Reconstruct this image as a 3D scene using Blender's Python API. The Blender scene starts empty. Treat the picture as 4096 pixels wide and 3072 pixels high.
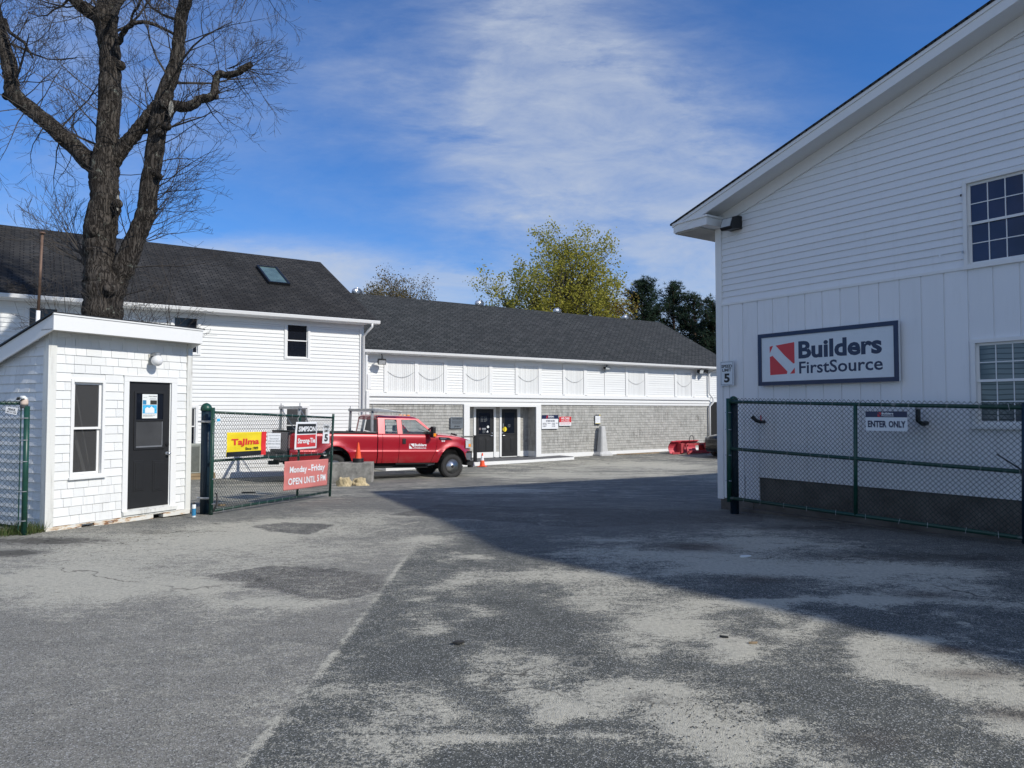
import bpy, bmesh, math, random
import numpy as np
from mathutils import Vector, Matrix
R = math.radians
rnd = random.Random(7)
scene = bpy.context.scene
COL = scene.collection
EYE = 1.70
F = 2915.0
TH = math.atan(109.0 / F)

# ------------------------------------------------------------------ camera
cam = bpy.data.objects.new('camera', bpy.data.cameras.new('camera'))
COL.objects.link(cam)
cam.location = (0, 0, EYE)
cam.rotation_euler = (R(90) + TH, 0, 0)
cam.data.sensor_width = 36.0
cam.data.lens = 36.0 * F / 4096.0
cam.data.clip_start = 0.05
cam.data.clip_end = 3000
scene.camera = cam

def ray(px, py):
    u = (px - 2048.0) / F; v = (1536.0 - py) / F
    y = math.cos(TH) - v * math.sin(TH)
    z = math.sin(TH) + v * math.cos(TH)
    return u / y, z / y
def at(px, py, Y):
    tx, tz = ray(px, py)
    return Vector((tx * Y, Y, EYE + tz * Y))

GY = [-50, 0, 8, 10.7, 12.8, 17, 22, 25, 29, 36, 60, 400]
GZ = [0.02, 0, -0.01, -0.05, -0.10, -0.28, -0.41, -0.50, -0.46, -0.28, -0.25, -0.25]
def gz(Y):
    # smooth the piecewise profile a little
    f = lambda y: float(np.interp(y, GY, GZ))
    return (f(Y - 1.2) + f(Y - .6) + f(Y) + f(Y + .6) + f(Y + 1.2)) / 5
def ground(px, py):
    tx, tz = ray(px, py); Y = 10.0
    for _ in range(60):
        Y = 0.5 * Y + 0.5 * min(300, (gz(Y) - EYE) / tz)
    return Vector((tx * Y, Y, gz(Y)))

class Fr:
    """wall frame: local x along the wall, local -y outward, world z"""
    def __init__(s, ox, oy, deg, z0=0.0):
        s.o = Vector((ox, oy)); s.deg = deg; s.r = R(deg); s.z0 = z0
        s.ux = Vector((math.cos(s.r), math.sin(s.r))); s.uy = Vector((-math.sin(s.r), math.cos(s.r)))
    def px(s, px, py, d=0.0):
        tx, tz = ray(px, py)
        Y = (-d + s.o.dot(s.uy)) / (tx * s.uy.x + s.uy.y)
        p = Vector((tx * Y, Y))
        return (p - s.o).dot(s.ux), EYE + tz * Y - s.z0
    def x(s, px, d=0.0, py=1645): return s.px(px, py, d)[0]
    def z(s, px, py, d=0.0): return s.px(px, py, d)[1]
    def W(s, x, y, z):
        p = s.o + s.ux * x + s.uy * y
        return Vector((p.x, p.y, z + s.z0))

# ------------------------------------------------------------------ materials
def new_mat(name):
    m = bpy.data.materials.new(name); m.use_nodes = True
    nt = m.node_tree; b = nt.nodes['Principled BSDF']
    return m, nt, b
def N(nt, t, **kw):
    n = nt.nodes.new(t)
    for k, v in kw.items():
        if k.startswith('i_'): n.inputs[k[2:].replace('_', ' ')].default_value = v
        else: setattr(n, k, v)
    return n
def noise(nt, co, scale, detail=4, rough=.55, dist=0.0):
    n = N(nt, 'ShaderNodeTexNoise'); n.inputs['Scale'].default_value = scale
    n.inputs['Detail'].default_value = detail; n.inputs['Roughness'].default_value = rough
    n.inputs['Distortion'].default_value = dist
    if co is not None: nt.links.new(co, n.inputs['Vector'])
    return n.outputs['Fac']
def ramp(nt, fac, stops):
    r = N(nt, 'ShaderNodeValToRGB'); cr = r.color_ramp
    while len(cr.elements) > 1: cr.elements.remove(cr.elements[-1])
    for i, (p, c) in enumerate(stops):
        if not isinstance(c, (tuple, list)): c = (c, c, c, 1)
        elif len(c) == 3: c = (*c, 1)
        if i == 0: e = cr.elements[0]; e.position = p
        else: e = cr.elements.new(p)
        e.color = c
    nt.links.new(fac, r.inputs['Fac']); return r.outputs['Color']
def mixc(nt, fac, a, b, mode='MIX'):
    m = N(nt, 'ShaderNodeMix', data_type='RGBA', blend_type=mode)
    for sock, v in ((m.inputs[0], fac), (m.inputs[6], a), (m.inputs[7], b)):
        if isinstance(v, (int, float)): sock.default_value = v
        elif isinstance(v, (tuple, list)): sock.default_value = (*v, 1) if len(v) == 3 else v
        else: nt.links.new(v, sock)
    return m.outputs[2]
def math_(nt, op, a, b=None, c=None, clamp=False):
    m = N(nt, 'ShaderNodeMath', operation=op, use_clamp=clamp)
    for i, v in enumerate((a, b, c)):
        if v is None: continue
        if isinstance(v, (int, float)): m.inputs[i].default_value = v
        else: nt.links.new(v, m.inputs[i])
    return m.outputs[0]
def objco(nt): return N(nt, 'ShaderNodeTexCoord').outputs['Object']
def scaled(nt, co, s, loc=(0, 0, 0), rot=(0, 0, 0)):
    m = N(nt, 'ShaderNodeMapping'); nt.links.new(co, m.inputs['Vector'])
    m.inputs['Scale'].default_value = s; m.inputs['Location'].default_value = loc; m.inputs['Rotation'].default_value = rot
    return m.outputs['Vector']
def bump(nt, b, h, strength=.3, dist=.01):
    n = N(nt, 'ShaderNodeBump'); n.inputs['Strength'].default_value = strength; n.inputs['Distance'].default_value = dist
    nt.links.new(h, n.inputs['Height']); nt.links.new(n.outputs['Normal'], b.inputs['Normal'])

M = {}
def simple(name, col, rough=.6, metal=0.0, var=.12, scale=6.0, bmp=0.0, spec=.5, coat=0.0, stretch=(1, 1, 1)):
    m, nt, b = new_mat(name)
    co = scaled(nt, objco(nt), stretch)
    f = noise(nt, co, scale, 5, .6)
    c = ramp(nt, f, [(.3, tuple(max(0, x * (1 - var)) for x in col)), (.7, tuple(min(1, x * (1 + var)) for x in col))])
    nt.links.new(c, b.inputs['Base Color'])
    b.inputs['Roughness'].default_value = rough; b.inputs['Metallic'].default_value = metal
    b.inputs['Specular IOR Level'].default_value = spec
    if coat: b.inputs['Coat Weight'].default_value = coat; b.inputs['Coat Roughness'].default_value = .05
    if bmp:
        bump(nt, b, noise(nt, co, scale * 6, 3), bmp, .01)
    M[name] = m; return m

def painted(name, col, dirt=(.42, .40, .37), amount=.12, rough=.55, island=.05, warp=True):
    """painted wood: faint streaks, grime, per board variation"""
    m, nt, b = new_mat(name)
    co = objco(nt)
    st = noise(nt, scaled(nt, co, (1.2, 1.2, .5)), 1.6, 6, .65)
    g = noise(nt, scaled(nt, co, (14, 14, 1.2)), 1.0, 5, .6)
    g2 = math_(nt, 'MULTIPLY', ramp(nt, g, [(.5, 0.0), (.8, 1.0)]), ramp(nt, st, [(.42, 0.0), (.7, 1.0)]))
    isl = N(nt, 'ShaderNodeNewGeometry').outputs['Random Per Island']
    v = math_(nt, 'MULTIPLY_ADD', isl, island * 2, 1 - island)
    c0 = mixc(nt, 1.0, col, v, 'MULTIPLY')
    c1 = mixc(nt, math_(nt, 'MULTIPLY', g2, amount * 3, clamp=True), c0, dirt)
    nt.links.new(c1, b.inputs['Base Color'])
    b.inputs['Roughness'].default_value = rough
    b.inputs['Specular IOR Level'].default_value = .3
    bump(nt, b, noise(nt, scaled(nt, co, (30, 30, 3)), 2, 4), .15, .004)
    M[name] = m; return m
painted('white_paint', (.76, .765, .75), amount=.10)
painted('white_siding', (.77, .775, .76), amount=.07, island=.025)
painted('gray_wall_paint', (.79, .80, .81), amount=.09, island=.02)
painted('shingle_white', (.77, .775, .76), amount=.16, island=.06)
painted('trim_white', (.79, .79, .775), amount=.05, island=.01)
painted('peeling_paint', (.74, .74, .70), dirt=(.22, .20, .17), amount=.65)
painted('shed_side_shingle', (.75, .76, .76), amount=.25, island=.08)

# gray weathered shingles of the long building
m, nt, b = new_mat('gray_shingle'); co = objco(nt)
isl = N(nt, 'ShaderNodeNewGeometry').outputs['Random Per Island']
base = ramp(nt, isl, [(0, (.33, .325, .30)), (.35, (.40, .395, .365)), (.8, (.44, .43, .40)), (1, (.36, .35, .32))])
big = noise(nt, scaled(nt, co, (.35, 1, .8)), 1.3, 5, .6)
gr = noise(nt, scaled(nt, co, (14, 14, 2.0)), 1.0, 4, .6)
w = math_(nt, 'MULTIPLY', ramp(nt, gr, [(.45, 0.0), (.72, 1.0)]), ramp(nt, big, [(.45, .15), (.62, .9)]))
nt.links.new(mixc(nt, w, base, (.13, .125, .115)), b.inputs['Base Color'])
b.inputs['Roughness'].default_value = .85
bump(nt, b, gr, .3, .005); M['gray_shingle'] = m

def roofmat(name, c1, c2, stain, scale_u=1.0, moss=.5):
    m, nt, b = new_mat(name)
    uv = N(nt, 'ShaderNodeUVMap').outputs['UV']
    br = N(nt, 'ShaderNodeTexBrick'); br.offset = .37; br.offset_frequency = 2
    nt.links.new(uv, br.inputs['Vector'])
    br.inputs['Scale'].default_value = 1.0; br.inputs['Brick Width'].default_value = .27; br.inputs['Row Height'].default_value = .135
    br.inputs['Mortar Size'].default_value = .018; br.inputs['Mortar Smooth'].default_value = .5; br.inputs['Bias'].default_value = -.1
    br.inputs['Color1'].default_value = (*c1, 1); br.inputs['Color2'].default_value = (*c2, 1)
    br.inputs['Mortar'].default_value = (.008, .008, .009, 1)
    n1 = noise(nt, scaled(nt, uv, (.35, .16, 1)), 1.6, 5, .6, .3)
    n2 = noise(nt, uv, 1.7, 4, .6)
    n3 = noise(nt, uv, 60, 2, .6)
    c = mixc(nt, ramp(nt, n1, [(.40, 0.0), (.66, moss)]), br.outputs['Color'], stain)
    c = mixc(nt, .55, c, ramp(nt, n2, [(.3, .55), (.7, 1.0)]), 'MULTIPLY')
    c = mixc(nt, .6, c, ramp(nt, n3, [(.3, .5), (.7, 1.25)]), 'MULTIPLY')
    nt.links.new(c, b.inputs['Base Color']); b.inputs['Roughness'].default_value = .95
    b.inputs['Specular IOR Level'].default_value = .2
    h = math_(nt, 'ADD', math_(nt, 'MULTIPLY', br.outputs['Fac'], -1.0), math_(nt, 'MULTIPLY', n3, .3))
    bump(nt, b, h, .8, .015); M[name] = m; return m
roofmat('roof_dark', (.048, .048, .048), (.088, .084, .080), (.020, .019, .018), moss=.65)
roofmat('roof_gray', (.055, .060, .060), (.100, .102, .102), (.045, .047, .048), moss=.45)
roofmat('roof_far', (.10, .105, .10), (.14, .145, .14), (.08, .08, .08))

simple('dark_paint', (.013, .0135, .015), .5, var=.12)
simple('window_dark', (.008, .010, .016), .05, var=.05, spec=.42)
simple('window_sky_tint', (.012, .020, .060), .05, var=.5, scale=1.2, spec=.5)  # blue base colour stands in for the sky reflected in the pane
simple('window_screen', (.055, .056, .058), .35, var=.25, scale=2.0)
simple('rack_metal', (.30, .31, .32), .4, .8, var=.2)
simple('metal_gray', (.38, .39, .40), .45, .8, var=.15)
simple('aluminium', (.72, .73, .74), .28, .9, var=.1, bmp=.05)
simple('galvanised', (.45, .46, .47), .5, .7, var=.25, scale=12)
simple('black_plastic', (.012, .012, .013), .5)
simple('black_metal', (.015, .016, .017), .4, .2)
simple('cord_gray', (.42, .43, .44), .8)
simple('rubber', (.028, .027, .026), .85, var=.3, scale=20)
simple('underbody', (.010, .010, .010), .9)
simple('chrome', (.62, .63, .64), .28, 1.0, var=.04)
simple('concrete', (.27, .26, .235), .92, var=.45, scale=5, bmp=.8)
simple('concrete_dark', (.115, .105, .092), .92, var=.35, scale=3, bmp=.4)
simple('concrete_pale', (.52, .52, .51), .85, var=.08, scale=5, bmp=.2)
simple('foam_tan', (.52, .42, .25), .95, var=.25, scale=7, bmp=.5)
simple('cone_orange', (.90, .10, .025), .45, var=.06)
simple('cone_white', (.80, .80, .80), .4, var=.05)
simple('wood_raw', (.30, .22, .13), .85, var=.3, scale=5, stretch=(.3, 1, 1))
simple('deck_gray', (.12, .12, .125), .8, var=.2, scale=8)
simple('red_rust', (.42, .05, .06), .6, var=.4, scale=6)
simple('plow_red', (.55, .06, .085), .45, var=.25, scale=3)
simple('globe_glass', (.80, .80, .80), .12, var=.02)
simple('lens_glass', (.50, .52, .52), .15, var=.1)
simple('amber', (.90, .28, .02), .25, var=.1)
simple('tail_red', (.30, .01, .015), .2, var=.1)
simple('blue_label', (.03, .22, .42), .5)
simple('brown_metal', (.16, .10, .07), .6, .3, var=.4, scale=8)
simple('ac_gray', (.33, .35, .31), .6, var=.15)
simple('glove_cloth', (.62, .50, .42), .9, var=.2)
simple('glove_dark', (.05, .055, .06), .8, var=.2)
simple('suv_paint', (.016, .017, .018), .22, .3, var=.1, coat=.6)
simple('tailgate_gray', (.22, .17, .17), .5, .2, var=.15)
simple('seat_cloth', (.10, .10, .10), .9)
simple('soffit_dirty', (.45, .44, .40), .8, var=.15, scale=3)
simple('paper_white', (.78, .80, .78), .6, var=.03)
simple('sign_white', (.80, .81, .82), .35, var=.03)
simple('sign_blue_white', (.66, .70, .73), .35, var=.03)
simple('sign_navy', (.012, .020, .065), .35, var=.08)
simple('sign_red', (.62, .035, .04), .4, var=.05)
simple('sign_black', (.012, .012, .013), .4)
simple('sign_yellow', (.88, .68, .02), .5, var=.05)
simple('sign_slate', (.15, .17, .19), .35, var=.05)
simple('banner_faded', (.62, .20, .18), .75, var=.07, scale=3)
simple('bright_red', (.75, .03, .03), .5, var=.05)
simple('text_gray', (.25, .27, .28), .6)
simple('sky_photo', (.05, .42, .72), .5, var=.35, scale=30)
simple('green_paint', (.009, .060, .042), .38, var=.25, scale=9)
simple('green_navy', (.006, .022, .038), .42, var=.3, scale=4)
simple('wire_green', (.010, .026, .023), .5, .2, var=.3)
simple('chips', (.16, .20, .18), .6)
simple('litter_dark', (.03, .03, .028), .9)

# green paint worn to bare zinc in patches
m, nt, b = new_mat('green_worn'); co = objco(nt)
f = noise(nt, scaled(nt, co, (3, 3, 3)), 1.3, 6, .65)
nt.links.new(mixc(nt, ramp(nt, f, [(.60, 0.0), (.64, 1.0)]), (.008, .050, .036), (.13, .16, .15)), b.inputs['Base Color'])
b.inputs['Roughness'].default_value = .45; M['green_worn'] = m

# rust streaked white skid
m, nt, b = new_mat('rusty_skid'); co = objco(nt)
f = noise(nt, scaled(nt, co, (3, 3, 12)), 1.1, 6, .7)
c = ramp(nt, f, [(.46, (.70, .69, .64)), (.53, (.60, .48, .34)), (.57, (.34, .18, .09)), (.62, (.13, .06, .035)), (.70, (.66, .64, .58))])
nt.links.new(c, b.inputs['Base Color']); b.inputs['Roughness'].default_value = .8; M['rusty_skid'] = m

# bark
m, nt, b = new_mat('bark'); co = objco(nt)
wob = N(nt, 'ShaderNodeVectorMath', operation='ADD')
mm = N(nt, 'ShaderNodeVectorMath', operation='SCALE'); mm.inputs['Scale'].default_value = .12
nz = N(nt, 'ShaderNodeTexNoise'); nz.inputs['Scale'].default_value = 3.0; nt.links.new(co, nz.inputs['Vector'])
nt.links.new(nz.outputs['Color'], mm.inputs[0]); nt.links.new(co, wob.inputs[0]); nt.links.new(mm.outputs[0], wob.inputs[1])
fu = noise(nt, scaled(nt, wob.outputs[0], (17, 17, 1.9)), 1.0, 4, .55, .5)
rid = math_(nt, 'ABSOLUTE', math_(nt, 'SUBTRACT', fu, .5))
ed = ramp(nt, rid, [(0.0, 0.0), (.07, .75), (.16, 1.0)])
li = ramp(nt, noise(nt, co, 5, 5, .7), [(.60, 0.0), (.68, 1.0)])
c = mixc(nt, ed, (.024, .020, .017), (.108, .093, .079))
c = mixc(nt, li, c, (.27, .28, .23))
c = mixc(nt, .7, c, ramp(nt, noise(nt, co, 1.2, 4), [(.3, .55), (.7, 1.1)]), 'MULTIPLY')
nt.links.new(c, b.inputs['Base Color']); b.inputs['Roughness'].default_value = .95
b.inputs['Specular IOR Level'].default_value = .15
bump(nt, b, ed, 1.0, .035); M['bark'] = m
simple('twig', (.055, .046, .038), .85, var=.25, scale=2)
simple('twig_pale', (.17, .15, .13), .9, var=.25, scale=2)

# car paint red
m, nt, b = new_mat('truck_red'); co = objco(nt)
b.inputs['Base Color'].default_value = (.38, .004, .013, 1); b.inputs['Roughness'].default_value = .32
b.inputs['Coat Weight'].default_value = 1.0; b.inputs['Coat Roughness'].default_value = .03; b.inputs['Metallic'].default_value = .15
d = noise(nt, scaled(nt, co, (1, 1, 1)), 2.5, 6, .7)
g = N(nt, 'ShaderNodeSeparateXYZ'); nt.links.new(co, g.inputs[0])
low = ramp(nt, g.outputs['Z'], [(.45, .55), (.85, .0)])
nt.links.new(mixc(nt, math_(nt, 'MULTIPLY', low, ramp(nt, d, [(.45, 0.0), (.75, .7)])), (.38, .004, .013), (.24, .16, .13)), b.inputs['Base Color'])
M['truck_red'] = m
# see-through tinted glass
m, nt, b = new_mat('car_glass')
tr = N(nt, 'ShaderNodeBsdfTransparent'); tr.inputs['Color'].default_value = (.95, .98, .97, 1)
gl = N(nt, 'ShaderNodeBsdfGlossy'); gl.inputs['Roughness'].default_value = .02
fz = N(nt, 'ShaderNodeFresnel'); fz.inputs['IOR'].default_value = 1.5
ms = N(nt, 'ShaderNodeMixShader')
nt.links.new(math_(nt, 'ADD', fz.outputs[0], .05), ms.inputs[0]); nt.links.new(tr.outputs[0], ms.inputs[1]); nt.links.new(gl.outputs[0], ms.inputs[2])
nt.links.new(ms.outputs[0], nt.nodes['Material Output'].inputs['Surface']); M['car_glass'] = m

def leafmat(name, c1, c2, c3, trans=.35):
    m, nt, b = new_mat(name)
    isl = N(nt, 'ShaderNodeNewGeometry').outputs['Random Per Island']
    c = ramp(nt, isl, [(0, c1), (.5, c2), (1, c3)])
    nt.links.new(c, b.inputs['Base Color']); b.inputs['Roughness'].default_value = .7
    b.inputs['Specular IOR Level'].default_value = .2
    t = N(nt, 'ShaderNodeBsdfTranslucent'); nt.links.new(c, t.inputs['Color'])
    ms = N(nt, 'ShaderNodeMixShader'); ms.inputs[0].default_value = trans
    nt.links.new(b.outputs[0], ms.inputs[1]); nt.links.new(t.outputs[0], ms.inputs[2])
    nt.links.new(ms.outputs[0], nt.nodes['Material Output'].inputs['Surface']); M[name] = m
leafmat('leaf_spring', (.34, .32, .05), (.48, .43, .08), (.24, .25, .045), .5)
leafmat('leaf_amber', (.22, .15, .035), (.26, .17, .04), (.13, .12, .03))
leafmat('leaf_olive', (.15, .12, .05), (.19, .15, .06), (.10, .085, .045))
leafmat('needles', (.010, .024, .013), (.018, .038, .018), (.007, .018, .012), .1)
m, nt, b = new_mat('shed_glass')
tr = N(nt, 'ShaderNodeBsdfTransparent'); tr.inputs['Color'].default_value = (.8, .8, .8, 1)
b.inputs['Base Color'].default_value = (.10, .10, .10, 1); b.inputs['Roughness'].default_value = .2
ms = N(nt, 'ShaderNodeMixShader'); ms.inputs[0].default_value = .48
nt.links.new(tr.outputs[0], ms.inputs[1]); nt.links.new(b.outputs[0], ms.inputs[2]); nt.links.new(ms.outputs[0], nt.nodes['Material Output'].inputs['Surface']); M['shed_glass'] = m
leafmat('grass_blade', (.05, .10, .025), (.09, .13, .04), (.16, .15, .07), .3)

# ------------------------------------------------------------------ mesh builder
class MB:
    def __init__(s, o=(0, 0, 0)):
        s.v = []; s.f = []; s.mi = []; s.uv = None; s.o = Vector(o); s.cur = 0
    def V(s, p):
        s.v.append((p[0] - s.o[0], p[1] - s.o[1], p[2] - s.o[2])); return len(s.v) - 1
    def face(s, pts):
        s.f.append([s.V(p) for p in pts]); s.mi.append(s.cur)
    def box(s, x0, x1, y0, y1, z0, z1, T=None):
        c = [(x0, y0, z0), (x1, y0, z0), (x1, y1, z0), (x0, y1, z0), (x0, y0, z1), (x1, y0, z1), (x1, y1, z1), (x0, y1, z1)]
        if T: c = [T(*p) for p in c]
        i = [s.V(p) for p in c]
        for q in ((0, 3, 2, 1), (4, 5, 6, 7), (0, 1, 5, 4), (1, 2, 6, 5), (2, 3, 7, 6), (3, 0, 4, 7)):
            s.f.append([i[k] for k in q]); s.mi.append(s.cur)
    def prism(s, poly, y0, y1):
        """poly of (x,z), extruded along y"""
        n = len(poly); a = [s.V((x, y0, z)) for x, z in poly]; b = [s.V((x, y1, z)) for x, z in poly]
        s.f.append(a); s.mi.append(s.cur); s.f.append(b[::-1]); s.mi.append(s.cur)
        for i in range(n):
            j = (i + 1) % n; s.f.append([a[i], b[i], b[j], a[j]]); s.mi.append(s.cur)
    def prismx(s, poly, x0, x1):
        """poly of (y,z), extruded along x"""
        n = len(poly); a = [s.V((x0, y, z)) for y, z in poly]; b = [s.V((x1, y, z)) for y, z in poly]
        s.f.append(a[::-1]); s.mi.append(s.cur); s.f.append(b); s.mi.append(s.cur)
        for i in range(n):
            j = (i + 1) % n; s.f.append([a[i], a[j], b[j], b[i]]); s.mi.append(s.cur)
    def tube(s, pts, rad, n=8, caps=True, wob=0.0, rg=None):
        pts = [Vector(p) for p in pts]
        if not isinstance(rad, (list, tuple)): rad = [rad] * len(pts)
        t = (pts[1] - pts[0]).normalized()
        up = Vector((0, 0, 1)) if abs(t.z) < .9 else Vector((1, 0, 0))
        a = t.cross(up).normalized(); rings = []
        for i, p in enumerate(pts):
            if 0 < i < len(pts) - 1: t2 = (pts[i + 1] - pts[i - 1])
            elif i == 0: t2 = pts[1] - pts[0]
            else: t2 = pts[-1] - pts[-2]
            t2 = t2.normalized() if t2.length > 1e-9 else t
            a = (a - t2 * a.dot(t2))
            a = a.normalized() if a.length > 1e-6 else t2.orthogonal().normalized()
            b = t2.cross(a); ring = []
            for k in range(n):
                an = 2 * math.pi * k / n
                r = rad[i]
                if wob: r *= 1 + wob * (rg or rnd).uniform(-1, 1)
                ring.append(s.V(p + a * (r * math.cos(an)) + b * (r * math.sin(an))))
            rings.append(ring)
        for i in range(len(rings) - 1):
            for k in range(n):
                j = (k + 1) % n
                s.f.append([rings[i][k], rings[i][j], rings[i + 1][j], rings[i + 1][k]]); s.mi.append(s.cur)
        if caps and n > 2:
            s.f.append(rings[0][::-1]); s.mi.append(s.cur); s.f.append(rings[-1]); s.mi.append(s.cur)
    def lathe(s, prof, n=20, c=(0, 0, 0), axis='z'):
        rings = []
        for r, h in prof:
            ring = []
            for k in range(n):
                a = 2 * math.pi * k / n; u, v = r * math.cos(a), r * math.sin(a)
                p = {'z': (u, v, h), 'y': (u, h, v), 'x': (h, u, v)}[axis]
                ring.append(s.V((p[0] + c[0], p[1] + c[1], p[2] + c[2])))
            rings.append(ring)
        for i in range(len(rings) - 1):
            for k in range(n):
                j = (k + 1) % n
                s.f.append([rings[i][k], rings[i][j], rings[i + 1][j], rings[i + 1][k]]); s.mi.append(s.cur)
        s.f.append(rings[0][::-1]); s.mi.append(s.cur); s.f.append(rings[-1]); s.mi.append(s.cur)
    def build(s, name, mats, parent=None, bevel=0.0, smooth=False, loc=None, label=None, recalc=True):
        me = bpy.data.meshes.new(name); me.from_pydata(s.v, [], s.f)
        if isinstance(mats, str): mats = [mats]
        for k in mats: me.materials.append(M[k])
        if len(mats) > 1: me.polygons.foreach_set('material_index', s.mi)
        if recalc and len(s.f) < 60000:
            bm = bmesh.new(); bm.from_mesh(me); bmesh.ops.recalc_face_normals(bm, faces=bm.faces); bm.to_mesh(me); bm.free()
        if smooth: me.shade_smooth() if hasattr(me, 'shade_smooth') else None
        if s.uv:
            l = me.uv_layers.new(name='UVMap')
            for li, lp in enumerate(me.loops): l.data[li].uv = s.uv(me.vertices[lp.vertex_index].co)
        me.update()
        o = bpy.data.objects.new(name, me); COL.objects.link(o)
        if parent: o.parent = parent
        if loc is not None: o.location = loc
        if bevel:
            mo = o.modifiers.new('bevel', 'BEVEL'); mo.width = bevel; mo.segments = 2; mo.limit_method = 'ANGLE'
        if label: o['label'] = label
        return o
def thing(name, label, cat, loc=(0, 0, 0), rz=0.0, group=None, rot=None):
    o = bpy.data.objects.new(name, None); COL.objects.link(o); o.empty_display_size = .2
    o.location = loc; o.rotation_euler = rot if rot else (0, 0, rz)
    o['label'] = label; o['category'] = cat
    if group: o['group'] = group
    return o
def tag(o, label, cat, group=None):
    o['label'] = label; o['category'] = cat
    if group: o['group'] = group
    return o
def dup(root, loc, rz, label, group=None):
    r = root.copy(); COL.objects.link(r); r.location = loc; r.rotation_euler = (0, 0, rz); r['label'] = label
    if group: r['group'] = group
    for ch in list(root.children):
        c = ch.copy(); COL.objects.link(c); c.parent = r
        for g in ch.children:
            d = g.copy(); COL.objects.link(d); d.parent = c
    return r

# text -> flat geometry
_tc = {}
def glyphs(s, bold=0.0, shear=0.0):
    k = (s, bold, shear)
    if k in _tc: return _tc[k]
    cu = bpy.data.curves.new('t', 'FONT'); cu.body = s; cu.size = 1.0; cu.offset = bold; cu.shear = shear
    cu.resolution_u = 3; cu.fill_mode = 'FRONT'
    ob = bpy.data.objects.new('t', cu); COL.objects.link(ob)
    dg = bpy.context.evaluated_depsgraph_get(); dg.update()
    me = bpy.data.meshes.new_from_object(ob.evaluated_get(dg))
    vs = [(v.co.x, v.co.y) for v in me.vertices]; fs = [list(p.vertices) for p in me.polygons]
    bpy.data.objects.remove(ob); bpy.data.curves.remove(cu); bpy.data.meshes.remove(me)
    x0 = min(v[0] for v in vs); x1 = max(v[0] for v in vs); y0 = min(v[1] for v in vs); y1 = max(v[1] for v in vs)
    vs = [((x - x0) / (x1 - x0), (y - y0) / (y1 - y0)) for x, y in vs]
    _tc[k] = (vs, fs); return _tc[k]

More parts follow.
